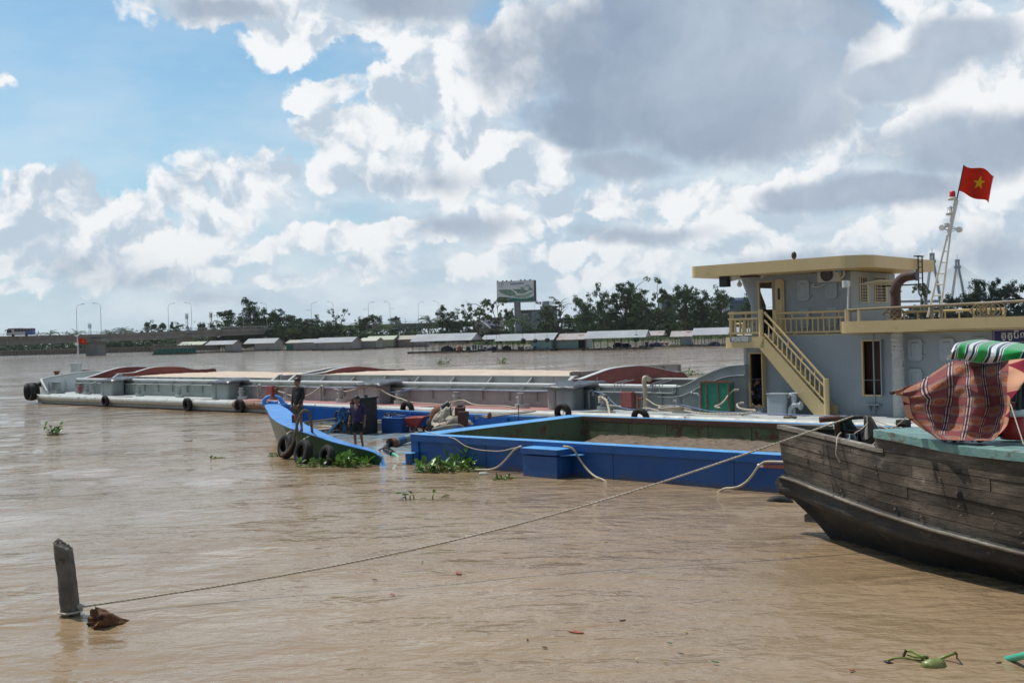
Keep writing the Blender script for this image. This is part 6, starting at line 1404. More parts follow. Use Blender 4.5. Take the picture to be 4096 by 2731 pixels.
RW3=lambda x,y:(3096+x/1.845,1500+y/1.845)
pts=[bt1+Vector((0,0,-.08)),at(*RW3(500,430),2.0),at(*RW3(470,450),1.95),at(*RW3(465,520),1.7),at(*RW3(457,590),1.45),at(*RW3(480,640),1.25)]
d_=17.55
pts=[atd(*RW3(x,y),d)for x,y,d in((495,425,18.0),(478,440,17.8),(466,470,17.65),(462,520,17.55),(457,575,17.55),(470,610,17.55),(486,640,17.55))]
rope('rope_end',pts,.012,m_rope,label='frayed pale rope end hanging over the wooden boat rail',cat='rope')
b_=bt1-Vector((0,0,.12));pts=[b_+Vector((.12*math.cos(t),.12*math.sin(t),.006*t))for t in[i*.5 for i in range(28)]]
rope('rope_turns',pts,.014,m_rope,k=2,label='pale rope wound round the bitt on the wooden bow',cat='rope')
c0=atd(*RW3(445,322),18.3);c1=atd(*RW3(715,305),18.3)
po=empty('drying_pole',tuple(c0),0,label='horizontal pole on a short brown post at the wooden bow, hung with clothes',cat='pole')
mb=MB();mb.tube([Vector((0,0,0)),c1-c0],.035,8);mb.build('rail',m_dark,po);mb=MB();mb.cyl(Vector((.05,0,.02)),Vector((.07,0,-1.1)),.055,None,8);mb.cyl((-.25,0,-.01),(.1,0,.01),.05,None,8);mb.build('post',m_brn,po)
def cloth(name,corners,d,m,folds,lab,nu=22,nv=22,cat='clothes',thick=.006,grp=None,amp=.05):
 """hanging cloth; corners top-left, top-right, bottom-right, bottom-left as photo points at distance d"""
 C=[atd(*c,d)for c in corners]
 def fn(u,v):
  a=C[0].lerp(C[1],u);b=C[3].lerp(C[2],u);p=a.lerp(b,v)
  return p+Vector((.3*amp*math.sin(u*folds*4+v*3),amp*math.sin(u*folds*6.28+v*1.5)*(.3+v),.4*amp*noise.noise(Vector((u*4,v*4,folds)))))
 o=MB().grid(fn,nu,nv).build(name,m,solid=thick,loc=tuple(C[0]));return tag(o,label=lab,cat=cat,group=grp)
g_c='clothes drying on the wooden boat'
cloth('green_cloth',[RW3(462,318),RW3(560,300),RW3(625,400),RW3(500,405)],18.28,mat('teal_cloth',(.02,.05,.045),(.04,.08,.07),5,.85,.2),2.2,'dark green cloth over the left of the drying pole',grp=g_c)
cloth('shorts',[RW3(662,305),RW3(712,308),RW3(775,440),RW3(650,485)],18.2,mat('grey_cloth',(.25,.23,.20),(.36,.34,.30),5,.85,.2),1.6,'pale grey shorts hanging from the right end of the drying pole',grp=g_c,amp=.07)
cloth('towel',[RW3(535,432),RW3(600,435),RW3(625,500),RW3(535,490)],18.0,mat('bluegrey_cloth',(.20,.27,.27),(.33,.40,.39),7,.85,.2),2,'pale blue towel low in the bow beside the bitt',grp=g_c)
cloth('dark_shirt',[RW3(598,420),RW3(655,425),RW3(650,500),RW3(610,500)],17.9,mat('navy_cloth',(.012,.013,.02),(.2,.2,.22),14,.85,.2,lo=.55,hi=.7),2,'dark patterned shirt between the towel and the shorts',grp=g_c)
for i,(A,B,lab)in enumerate((((718,318),(848,398),'string from the pole end to the turquoise deck, lower one'),((718,318),(945,388),'string from the pole end to the far bitt'),((845,400),(975,310),'string rising right to the blanket'),((712,325),(595,430),'string from the pole end down into the bow'),((775,445),(718,520),'string tied below the grey shorts'))):
 a=atd(*RW3(*A),18.3 if i<2 or i==3 else 18.2);b=atd(*RW3(*B),17.6 if i<2 else(17.2 if i==2 else 17.6));rope('string',[a,a.lerp(b,.5)+Vector((0,0,-.03)),b],.009,m_rope,label=lab,cat='string',group='strings on the wooden boat',twist=False)
#plaid blanket: geometry in a grid with its woven pattern from UV
def plaid():
 m=bpy.data.materials.new('plaid_blanket');m.use_nodes=True;g=NB(m.node_tree);b=m.node_tree.nodes['Principled BSDF'];b.inputs['Roughness'].default_value=.9
 uv=g.n('ShaderNodeUVMap');sp=g.n('ShaderNodeSeparateXYZ');g.link(uv.outputs[0],sp.inputs[0]);U,V=sp.outputs[0],sp.outputs[1]
 fu=g.math('FRACT',g.math('MULTIPLY',U,1.0));fv=g.math('FRACT',V)
 def st(f,a,b_):return g.math('MULTIPLY',g.math('GREATER_THAN',f,a),g.math('LESS_THAN',f,b_))
 def mx(*a):
  r=a[0]
  for q in a[1:]:r=g.math('MAXIMUM',r,q)
  return r
 n1=g.noise(uv.outputs[0],40,3,.6)
 cu=g.math('LESS_THAN',g.math('FRACT',g.math('MULTIPLY',U,.5)),.5);cv=g.math('LESS_THAN',g.math('FRACT',g.math('MULTIPLY',V,.5)),.5)
 pink=(.40,.18,.115);red=(.17,.019,.028);mar=(.085,.006,.025);wht=(.46,.40,.36)
 xr=g.math('ABSOLUTE',g.math('SUBTRACT',cu,cv))
 base=g.mix(xr,g.mix(g.mr(n1,.42,.58),red,(.33,.11,.10)),pink)
 dx=g.math('SUBTRACT',fu,.5);dy=g.math('SUBTRACT',fv,.5);r=g.math('POWER',g.math('ADD',g.math('MULTIPLY',dx,dx),g.math('MULTIPLY',g.math('MULTIPLY',dy,dy),1.0)),.5)
 an=g.math('ARCTAN2',dy,dx);pet=g.math('ABSOLUTE',g.math('SINE',g.math('MULTIPLY',an,5.0)));lim=g.math('MULTIPLY_ADD',pet,.10,.15)
 inf=g.math('MULTIPLY',g.math('LESS_THAN',r,lim),xr);rim=g.math('MULTIPLY',g.math('GREATER_THAN',r,g.math('SUBTRACT',lim,.05)),inf);inf=g.math('MULTIPLY',g.math('LESS_THAN',r,.11),xr)
 base=g.mix(inf,base,(.50,.10,.03));base=g.mix(rim,base,(.10,.02,.02));
 su=mx(st(fu,.0,.045),st(fu,.955,1.01),st(fu,.11,.15),st(fu,.85,.89));sv=mx(st(fv,.0,.03),st(fv,.97,1.01),st(fv,.08,.11),st(fv,.89,.92))
 wu=mx(st(fu,.045,.11),st(fu,.89,.955));wv_=mx(st(fv,.03,.055),st(fv,.945,.97))
 c=g.mix(wv_,base,wht);c=g.mix(wu,c,wht);c=g.mix(sv,c,mar);c=g.mix(su,c,mar)
 bd=g.math('LESS_THAN',U,-.9);zz=g.math('LESS_THAN',g.math('ABSOLUTE',g.math('SUBTRACT',g.math('FRACT',g.math('MULTIPLY',V,.5)),.5)),g.math('MULTIPLY_ADD',U,-.22,-.18))
 c=g.mix(bd,c,g.mix(zz,(.62,.32,.2),(.24,.008,.03)))
 bd2=g.math('GREATER_THAN',U,4.6);zz2=g.math('LESS_THAN',g.math('ABSOLUTE',g.math('SUBTRACT',g.math('FRACT',g.math('MULTIPLY',V,.4)),.5)),g.math('MULTIPLY_ADD',U,.22,-.98))
 c=g.mix(bd2,c,g.mix(zz2,(.62,.32,.2),(.24,.008,.03)))
 g.link(c,b.inputs['Base Color']);bp=g.n('ShaderNodeBump');bp.inputs['Strength'].default_value=.3;bp.inputs['Distance'].default_value=.02;g.link(g.noise(uv.outputs[0],2.2,5,.6),bp.inputs['Height']);g.link(bp.outputs[0],b.inputs['Normal'])
 tr=g.n('ShaderNodeBsdfTranslucent');g.link(c,tr.inputs[0]);ms=g.n('ShaderNodeMixShader');ms.inputs[0].default_value=.12;g.link(b.outputs[0],ms.inputs[1]);g.link(tr.outputs[0],ms.inputs[2]);g.link(ms.outputs[0],m.node_tree.nodes['Material Output'].inputs[0]);return m
RB=lambda x,y:(3560+x/2.851,1300+y/2.851)
rows=[[(62,752),(360,630),(690,425),(900,420),(1130,440),(1330,405),(1560,380)],[(58,775),(330,720),(680,560),(920,560),(1120,560),(1330,520),(1570,560)],[(70,795),(350,800),(690,700),(915,690),(1140,690),(1320,680),(1480,720)],[(125,815),(400,850),(680,830),(940,830),(1160,820),(1330,820),(1385,850)],[(160,920),(390,940),(655,960),(930,960),(1170,960),(1330,940),(1368,950)],[(185,1035),(420,1040),(640,1070),(910,1090),(1110,1100),(1300,1060),(1365,1030)],[(270,1110),(460,1130),(620,1170),(890,1190),(1080,1200),(1270,1170),(1340,1130)],[(370,1180),(480,1210),(600,1240),(870,1270),(1060,1290),(1200,1290),(1290,1200)],[(498,1262),(560,1300),(680,1310),(850,1315),(1000,1315),(1120,1318),(1180,1305)]]
dep=[[15.9,16.2,16.3,16.1,16.1,15.7,15.2],[15.9,15.9,16.0,15.9,15.9,15.5,15.1],[15.9,15.8,15.9,15.7,15.8,15.45,15.0],[15.9,15.75,15.85,15.6,15.75,15.4,15.1],[15.95,15.7,15.9,15.5,15.7,15.4,15.2],[15.95,15.65,15.85,15.45,15.65,15.35,15.2],[15.95,15.6,15.8,15.4,15.6,15.35,15.25],[15.9,15.5,15.6,15.35,15.5,15.3,15.25],[15.75,15.3,15.3,15.15,15.2,15.15,15.1]]
def cr(p,t):
 n=len(p)-1;x=t*n;i=min(int(x),n-1);t=x-i;a=p[max(i-1,0)];b=p[i];c=p[i+1];d=p[min(i+2,n)]
 return 0.5*((2*b)+(c-a)*t+(2*a-5*b+4*c-d)*t*t+(3*b-a-3*c+d)*t**3)
NU,NV=120,120;mb=MB();uvs=[]
gridp=[[Vector((x,y,d))for(x,y),d in zip(r,dr)]for r,dr in zip(rows,dep)]
def bf(u,v):
 col=[cr(r,u)for r in gridp];q=cr(col,v);px,py=RB(q.x,q.y)
 f=.045*math.sin(u*19+3.5*v+2*math.sin(v*5))*(.4+v)+.07*noise.noise(Vector((u*5,v*3,2)))+.05*max(0,1-abs((u-.42+.10*v)*16))*v+.03*math.sin((u*.8+v)*34)*(1-v)**2
 uvs.append((u*7.0-1.35,(1-v)*9.4));p=atd(px,py,q.z-f)
 if v>.94:p.z=max(p.z,1.99+.03*noise.noise(Vector((u*20,v*9,1))))
 return p
mb.grid(bf,NU,NV);mb.uv=uvs;o=mb.build('plaid_blanket',plaid(),solid=.006,loc=tuple(atd(*RB(700,900),15.7)));tag(o,label='red and peach plaid blanket with flowers draped like a tent on the turquoise deck',cat='blanket')
mb=MB();uvs=[]
def hm(u,v):
 x,y=RB(500+640*u,1262+50*min(1,u*5));p=at(x,y,1.99);a=2*math.pi*v;r=.05+.02*math.sin(u*40)+.015*math.sin(u*17+1);uvs.append((u*9,v*1.5))
 return p+Vector((.02*math.sin(u*60),r*math.cos(a),r*.8*math.sin(a)+.03))
mb.grid(hm,120,10);mb.uv=uvs;hem=mb.build('hem',o.data.materials[0]);hem.parent=o;hem.location=-o.location
def stripes():
 m=bpy.data.materials.new('striped_tarpaulin');m.use_nodes=True;g=NB(m.node_tree);b=m.node_tree.nodes['Principled BSDF'];b.inputs['Roughness'].default_value=.3
 uv=g.n('ShaderNodeUVMap');sp=g.n('ShaderNodeSeparateXYZ');g.link(uv.outputs[0],sp.inputs[0]);f=g.math('FRACT',sp.outputs[0])
 def st(a,b_):return g.math('MULTIPLY',g.math('GREATER_THAN',f,a),g.math('LESS_THAN',f,b_))
 c=g.mix(st(.0,.42),(.72,.74,.74),(.012,.30,.05));c=g.mix(st(.45,.56),c,(.008,.03,.04));c=g.mix(st(.76,.88),c,(.008,.03,.04));c=g.mix(st(.93,.97),c,(.008,.03,.04));g.link(c,b.inputs['Base Color']);return m
m_str=stripes()
tr_=[[(655,395),(790,385),(860,395),(960,418),(1110,432),(1300,405),(1540,380)],[(690,300),(780,300),(880,320),(1000,330),(1140,345),(1300,335),(1550,300)],[(745,215),(800,215),(890,225),(1010,240),(1140,255),(1300,268),(1560,285)],[(850,190),(900,180),(960,190),(1080,195),(1200,210),(1340,220),(1580,250)],[(960,170),(1000,167),(1060,168),(1160,178),(1280,190),(1400,195),(1590,225)]]
td=[15.75,15.7,15.9,16.8,17.8];gp2=[[Vector((x,y,d))for x,y in r]for r,d in zip(tr_,td)];uvs=[];mb=MB()
def tf(u,v):
 q=cr([cr(r,u)for r in gp2],v);px,py=RB(q.x,q.y);uvs.append((u*3.0+.6-v*.25,v));f=.025*math.sin(u*30+4*v)*(1-v)+.04*noise.noise(Vector((u*8,v*5,3)));return atd(px,py,q.z+f)
mb.grid(tf,90,50);mb.uv=uvs;o=mb.build('striped_sheet',m_str,solid=.006,loc=tuple(atd(*RB(800,300),15.8)));tag(o,label='green and white striped plastic sheet over the top of the blanket tent',cat='tarpaulin')
fr_=empty('tent_frame',tuple(at(4070,1750,1.9)),0,label='thin dark poles carrying the blanket and striped sheet',cat='frame')
o0=Vector(fr_.location);mb=MB();a=atd(*RB(1460,1180),15.9)-o0;b=atd(*RB(1475,400),15.9)-o0;mb.tube([a,b],.04,8);mb.build('upright',m_black,fr_)
mb=MB();a=atd(*RB(5,778),15.93)-o0;b=atd(*RB(700,420),16.3)-o0;mb.tube([a,a+(b-a)*.12+Vector((0,0,-.03))],.025,8);mb.build('pole',m_dark,fr_)
mb=MB();a=atd(*RB(790,400),16.4)-o0;b=atd(*RB(800,1250),16.2)-o0;mb.tube([a,b],.03,8);mb.build('upright',m_dark,fr_)
a=atd(*RB(1365,870),15.2);b=atd(*RB(1525,1360),14.6);rope('string',[a,a.lerp(b,.5),b],.009,m_rope,twist=False,label='taut white string from the blanket down past the red jug',cat='string',group='strings on the wooden boat')
j=at(*RB(1400,1298),1.95)
jug=empty('water_jug',tuple(j),0,label='red insulated water jug with a white collar and red funnel on the turquoise deck',cat='jug')
m_jr=mat('jug_red',(.40,.015,.012),(.48,.025,.02),3,.35)
mb=MB();mb.lathe([(0,0),(.16,0),(.175,.02),(.18,.34),(0,.34)],(0,0,0),24);mb.build('jug_body',m_jr,jug);mb=MB();mb.lathe([(0,.34),(.19,.34),(.19,.41),(.17,.43),(0,.43)],(0,0,0),24);mb.build('lid',m_white,jug)
mb=MB();mb.lathe([(0,.43),(.05,.43),(.02,.47),(.07,.54),(0,.54)],(0,0,0),14);mb.build('funnel',m_jr,jug);mb=MB();mb.tube(smooth_path([(.18,0,.34),(.24,0,.25),(.19,-.03,.2)],4),.012,5);mb.build('handle',m_jr,jug)
mb=MB();q=at(*RB(1265,1270),1.99);mb.box(q.x-.12,q.x+.12,q.y-.05,q.y+.05,q.z,q.z+.05);mb.box(q.x-.1,q.x+.0,q.y,q.y+.2,q.z+.05,q.z+.09);tag(mb.build('wooden_block',m_tar,loc=tuple(q)),label='small dark block on the turquoise deck left of the red jug',cat='block')
mb=MB();pts=[(1365,1110),(1375,960),(1420,880),(1480,850),(1560,850)];mb.tube(smooth_path([atd(*RB(x,y),17.4)for x,y in pts],5),.09,12);o=mb.build('arched_pipe',m_cab,loc=tuple(at(*RB(1365,1110),1.8)));tag(o,label='pale blue arched pipe at the right edge behind the red jug',cat='pipe')
w=atd(*RB(1560,1000),17.2);tyre(w,-50,0,1.0,'dark tyre at the right edge behind the red jug',grp='tyres on the wooden boat')
#foreground
m_conc=mat('old_concrete',(.10,.09,.075),(.19,.17,.145),3.5,.9,.7,14,stain=((.035,.035,.025),.42,3.0),streak=((.05,.045,.04),.4))
RP=lambda x,y:(x/2.303,2050+y/2.303)
b=at(*RP(652,945),0);b=at(*RP(655,940),0)
def postfn(u,v):
 a=2*math.pi*u;k=v;sq=1/max(abs(math.cos(a)),abs(math.sin(a)));r=.118*(min(sq,1.18)*.93)*(1-.04*k)
 x=r*math.cos(a);y=r*math.sin(a);z=-.5+1.5*k
 lean=-.085*(z);n_=noise.noise(Vector((math.cos(a)*1.5,math.sin(a)*1.5,z*3)))*.012+noise.noise(Vector((math.cos(a)*4,math.sin(a)*4,z*9)))*.006
 if k>.9:z=-.5+1.5*.9+(k-.9)/.1*(.12-.10*(x/.118)*.6+.05*noise.noise(Vector((x*25,y*25,1))));
 x*=1+n_*8;y*=1+n_*8
 if v>=.999:x*=.8;y*=.8
 return Vector((x+lean,y,z))
mb=MB();mb.grid(postfn,56,90,wrap=True);top=[postfn(i/56,1)for i in range(56)];c=sum(top,Vector())/56
rings_=[top]+[[p.lerp(c,t)+Vector((0,0,.05*noise.noise(p*30+Vector((t*3,0,0)))+.02))for p in top]for t in(.25,.5,.75,.99)]
for r0,r1 in zip(rings_,rings_[1:]):mb.add(r0+r1,[(i,(i+1)%56,56+(i+1)%56,56+i)for i in range(56)],0)
o=mb.build('mooring_post',m_conc);o.location=b;tag(o,label='leaning broken concrete mooring post standing in the brown water',cat='post')
m_log=mat('rotten_wood',(.07,.032,.015),(.24,.12,.055),5,.95,1.0,12,stain=((.02,.012,.01),.5,5))
e0=at(*RP(870,975),.10);e1=at(*RP(1130,1010),-.03);d=(e1-e0)
mb=MB()
def lg(u,v):
 a=2*math.pi*u;ax=d.normalized();s_=ax.cross(Vector((0,0,1))).normalized();t_=s_.cross(ax);r=.155*(1-.55*v)*(1+.35*noise.noise(Vector((math.cos(a)*2.2,math.sin(a)*2.2,v*3.5)))+.15*noise.noise(Vector((math.cos(a)*7,math.sin(a)*7,v*9))))
 return e0+d*(v*1.35-.05+.10*noise.noise(Vector((math.cos(a)*3,math.sin(a)*3,9)))*(1-v))+(s_*math.cos(a)+t_*math.sin(a))*r+Vector((0,0,-.06*v))
mb.grid(lg,48,40,wrap=True);r0=[lg(i/48,0)for i in range(48)];c=sum(r0,Vector())/48
r1=[p.lerp(c,.5)+d.normalized()*.06*(1+noise.noise(p*20))for p in r0];mb.add(r0+r1+[c+d.normalized()*.1],[((i+1)%48,i,48+i,48+(i+1)%48)for i in range(48)]+[(48+(i+1)%48,48+i,96)for i in range(48)])
tag(mb.build('log_stump',m_log,loc=tuple(e0)),label='short rotten brown log end poking out of the water beside the post',cat='log')
k0=at(*RP(745,862),.20);k0=Vector((k0.x,k0.y,k0.z));kd=atd(*RP(748,865),b.y)
end=atd(*RW3(585,303),18.28)
pts=[kd+(end-kd)*t+Vector((0,0,-.42*math.sin(math.pi*t)*(1-.15*t)))for t in[i/14 for i in range(15)]]
pz=kd.z
rope('mooring_rope',pts,.016,m_rope,k=8,label='long pale mooring rope running from the concrete post to the wooden boat',cat='rope')
lp=[]
for i in range(27):t=i/26*2*math.pi*1.15+.2;zz=pz-.07+.02*i/26;lp.append(Vector((b.x-.085*zz+.150*math.cos(t),b.y+.150*math.sin(t),zz)))
rope('rope_loop',[kd]+lp[2:]+[lp[-1]+Vector((-.08,-.05,-.1)),lp[-1]+Vector((-.14,-.04,-.17))],.017,m_rope,k=3,label='loop of pale rope round the foot of the concrete post',cat='rope')
mb=MB();mb.ball(kd+Vector((-.02,0,0)),.05,.04,.045,10,0,.3);tag(mb.build('knot',m_rope,loc=tuple(kd)),label='knot at the right side of the concrete post',cat='knot')
#water hyacinth
m_leaf=mat('hyacinth_leaf',(.045,.14,.018),(.14,.28,.045),4,.35,trans=.2,stain=((.16,.12,.03),.12,6))
m_stalk=mat('hyacinth_stalk',(.12,.20,.04),(.24,.28,.08),4,.5,trans=.15)
def hyac(name,c,n,rx,ry,h,seed,lab,par=None):
 """a raft of water hyacinth: leaf stalks with spoon shaped leaves, and stems lying on the water"""
 rd=random.Random(seed);root=empty(name,tuple(c),0,label=lab,cat='water plant',group='water hyacinth clumps');lf=MB();sk_=MB()
 for i in range(n):
  a=rd.uniform(0,6.283);r=math.sqrt(rd.random());x=rx*r*math.cos(a);y=ry*r*math.sin(a)
  hh=h*rd.uniform(.25,1.0)*(1.15-.6*r);out=Vector((math.cos(a),math.sin(a)*.6,0))*rd.uniform(.0,.7)*hh+Vector((rd.uniform(-.3,.3)*hh,rd.uniform(-.2,.2)*hh,0))
  p0=Vector((x,y,-.02));p1=p0+out*.4+Vector((0,0,hh*.6));p2=p0+out+Vector((0,0,hh))
  sk_.tube([p0,p0.lerp(p1,.5),p1,p2],[.012,.02,.011,.006],5)
  L=rd.uniform(.09,.17)*(h/.35)**.5;w=L*rd.uniform(.6,.85);ya=rd.uniform(0,6.283);ti=rd.uniform(-.2,1.3)
  T=Matrix.Translation(p2)@Matrix.Rotation(ya,4,'Z')@Matrix.Rotation(ti,4,'X')
  vs=[T@Vector(q)for q in[(0,0,0),(-w*.55,L*.35,.02),(-w*.6,L*.85,.035),(-w*.3,L*1.35,.02),(0,L*1.5,.0),(w*.3,L*1.35,.02),(w*.6,L*.85,.035),(w*.55,L*.35,.02),(0,L*.7,-.01)]]
  lf.add(vs,[(8,0,1),(8,1,2),(8,2,3),(8,3,4),(8,4,5),(8,5,6),(8,6,7),(8,7,0)],0,True)
 for i in range(n):
  a=rd.uniform(0,6.283);x=rx*rd.uniform(-1.1,1.1);y=ry*rd.uniform(-1,1);l_=rd.uniform(.1,.3);aa=rd.uniform(-.6,.6)
  sk_.tube([(x,y,.01),(x+l_*.5*math.cos(aa),y+l_*.3*math.sin(aa),.035),(x+l_*math.cos(aa),y+l_*math.sin(aa),.01)],[.008,.016,.007],5)
 lf.build('leaves',m_leaf,root);sk_.build('stalks',m_stalk,root);return root
hyac('water_hyacinth',at(1322,1862,0),70,1.0,.35,.30,1,'wide raft of water hyacinth against the green boat side')
hyac('water_hyacinth',at(1415,1865,0),26,.38,.2,.42,2,'taller hyacinth tuft at the right end of the raft by the sinking stern')
hyac('water_hyacinth',at(1780,1882,0),70,.85,.32,.34,3,'lush hyacinth clump against the left of the blue barge')
hyac('water_hyacinth',at(1858,1868,0),30,.35,.2,.50,8,'tall hyacinth leaves at the right of the clump by the blue barge')
hyac('water_hyacinth',at(212,1740,0),22,.32,.2,.42,4,'lone hyacinth plant drifting at the far left below the barge bow')
hyac('water_hyacinth',at(1110,1824,0),14,.3,.12,.14,5,'thin hyacinth sprig at the end of the rope under the bow')
hyac('water_hyacinth',at(1770,1456,0),30,1.0,.6,.7,6,'small far hyacinth clump left of centre beyond the sand')
hyac('water_hyacinth',at(2006,1453,0),24,.5,.4,.8,7,'small far hyacinth clump below the billboard beyond the sand')
hyac('water_hyacinth',at(2012,1916,0),9,.22,.1,.13,9,'few hyacinth leaves floating right of the clump by the blue barge')
hyac('water_hyacinth',at(2775,1500,0),26,.8,.5,.5,19,'hyacinth tuft showing beyond the empty red hold')
for i,(px,py,n,lab)in enumerate(((62,1425,8,'tiny hyacinth tuft near the left edge under the bridge'),(555,1424,8,'tiny hyacinth tuft on the water right of the bridge pier'),(850,1834,5,'single dark sprig on the water left of the boat'),(65,1443,6,'tiny dark weed near the left edge in front of the bridge'),(1690,1990,4,'twiggy weed on the water near the middle'))):
 hyac('floating_weed',at(px,py,0),n,.5 if i!=2 else.12,.2,.25 if i!=2 else.08,30+i,lab)
p=at(1936,1894,.02);mb=MB();mb.lathe([(0,-.13),(.04,-.13),(.045,-.1),(.045,.05),(.03,.09),(.014,.11),(.014,.14),(0,.14)],(0,0,0),14,axis='x');o=mb.build('plastic_bottle',mat('bottle_clear',(.55,.57,.53),(.66,.68,.64),4,.15));o.location=p;tag(o,label='clear plastic bottle floating beside the hyacinth at the blue barge',cat='bottle')
RC=lambda x,y:(3400+x/3.379,2450+y/3.379)
m_bud=mat('bud_green',(.12,.17,.04),(.27,.28,.10),3,.4,.2,8,stain=((.02,.015,.01),.35,3),stretch=(1,1,1))
c=at(*RC(1130,730),0);bn=empty('plant_debris',tuple(c),0,label='drifting green fruit with limp yellow green stems at the lower right',cat='plant debris')
mb=MB();mb.ball((0,0,.02),.135,.075,.075,22,0,.12);mb.tube([(.12,-.01,.0),(.17,0,.0)],[.02,.006],6);mb.build('fruit',m_bud,bn)
def stem(pts,rr_,m):mb=MB();mb.tube(smooth_path([at(*RC(x,y),z)-c for x,y,z in pts],5),rr_*.8,8);return mb.build('stem',m,bn)
m_st=mat('limp_stem',(.11,.155,.025),(.24,.27,.06),5,.4,stain=((.02,.015,.01),.35,4));m_bs=mat('black_stem',(.012,.01,.008),(.05,.035,.02),5,.4)
stem([(1060,650,.02),(1040,600,.08),(990,590,.10),(920,560,.10),(850,520,.11),(770,508,.10)],.022,m_st);stem([(1000,650,.0),(960,600,.05),(880,590,.04),(780,560,.04)],.02,m_st)
stem([(1010,650,.0),(900,635,.02),(780,610,.03),(650,605,.03),(580,615,.02),(520,635,.02),(470,660,.01)],.013,m_st);stem([(1060,640,.0),(1180,630,.02),(1300,585,.06),(1400,550,.11),(1425,540,.13)],.022,m_st)
stem([(1425,540,.13),(1445,560,.11),(1440,608,.0)],.012,m_bs);stem([(760,500,.11),(740,545,.07),(720,595,.0)],.02,m_bs);stem([(985,590,.09),(1030,610,.08),(1055,650,.02)],.018,m_bs);stem([(470,655,.01),(510,665,.02),(580,690,.0)],.02,m_bs)
a=at(*RC(2130,625),0);b2=at(*RC(2352,575),.16);d=b2-a;P_=[a+d*(t*2.2/80-.12)for t in range(80)]
mb=MB();mb.tube(P_,[.034+(.004 if i%2 else 0)for i in range(80)],14,0);tag(mb.build('green_hose',m_gh,loc=tuple(a)),label='ribbed green hose entering the water at the lower right edge',cat='hose')
rd=random.Random(77)
m_bits=[mat('leaf_bit_green',(.05,.13,.03),(.1,.2,.05),9,.4),mat('leaf_bit_yellow',(.35,.28,.05),(.4,.33,.08),9,.4),mat('leaf_bit_brown',(.05,.03,.02),(.10,.05,.03),9,.5),mat('leaf_bit_red',(.30,.06,.03),(.36,.1,.05),9,.5)]
spots=[(1262,2077,2,'far'),(1622,2111,0,'mid'),(1690,2247,0,'mid'),(1834,2293,3,'mid'),(1950,2107,1,'mid'),(2305,2530,3,'low'),(2425,2170,3,'mid'),(2680,2574,0,'low'),(2862,2650,0,'low'),(2745,2530,1,'low'),(2725,2617,2,'low'),(3408,2683,3,'low'),(3995,2653,2,'low'),(2545,2640,1,'low'),(2470,2375,1,'low'),(2230,2068,2,'up'),(1570,2380,3,'low'),(1500,2320,2,'low'),(2110,2560,2,'low'),(2660,2650,1,'low'),(2490,2483,2,'low'),(2180,2592,2,'low')]
nm_=['green','yellow','dark brown','reddish']
for i,(px,py,k,q)in enumerate(spots):
 p=at(px,py,.004);mb=MB();s_=rd.uniform(.03,.06);a=rd.uniform(0,3.1);c_,n_=math.cos(a),math.sin(a)
 if px==2305 or px==1834:s_=.11
 mb.prism([(p.x+(x*c_-y*n_)*s_,p.y+(x*n_+y*c_)*s_,p.z+.01)for x,y in((-1,0),(-.4,.35),(.5,.3),(1.1,0),(.4,-.35),(-.5,-.3))],(0,0,.008));
 tag(mb.build('floating_leaf',m_bits[k],loc=tuple(p)),label='small %s leaf floating on the river'%nm_[k],cat='leaf',group='%s leaf bits on the water'%nm_[k])
#far bank
m_ground=mat('bank_ground',(.04,.05,.02),(.09,.075,.045),.2,.95)
bank=[(-420,560),(-200,590),(-60,560),(20,520),(120,500),(260,505),(420,520)]
mb=MB();pl=[Vector((x,y,0))for x,y in bank]
for i in range(len(pl)-1):
 a,b=pl[i],pl[i+1];mb.add([a+Vector((0,0,-1)),b+Vector((0,0,-1)),b+Vector((0,8,1.6)),a+Vector((0,8,1.6))],[(0,1,2,3)]);mb.add([a+Vector((0,8,1.6)),b+Vector((0,8,1.6)),Vector((b.x*8,5600,1.6)),Vector((a.x*8,5600,1.6))],[(0,1,2,3)])
tag(mb.build('far_bank',m_ground),kind='structure',label='far river bank',cat='bank')
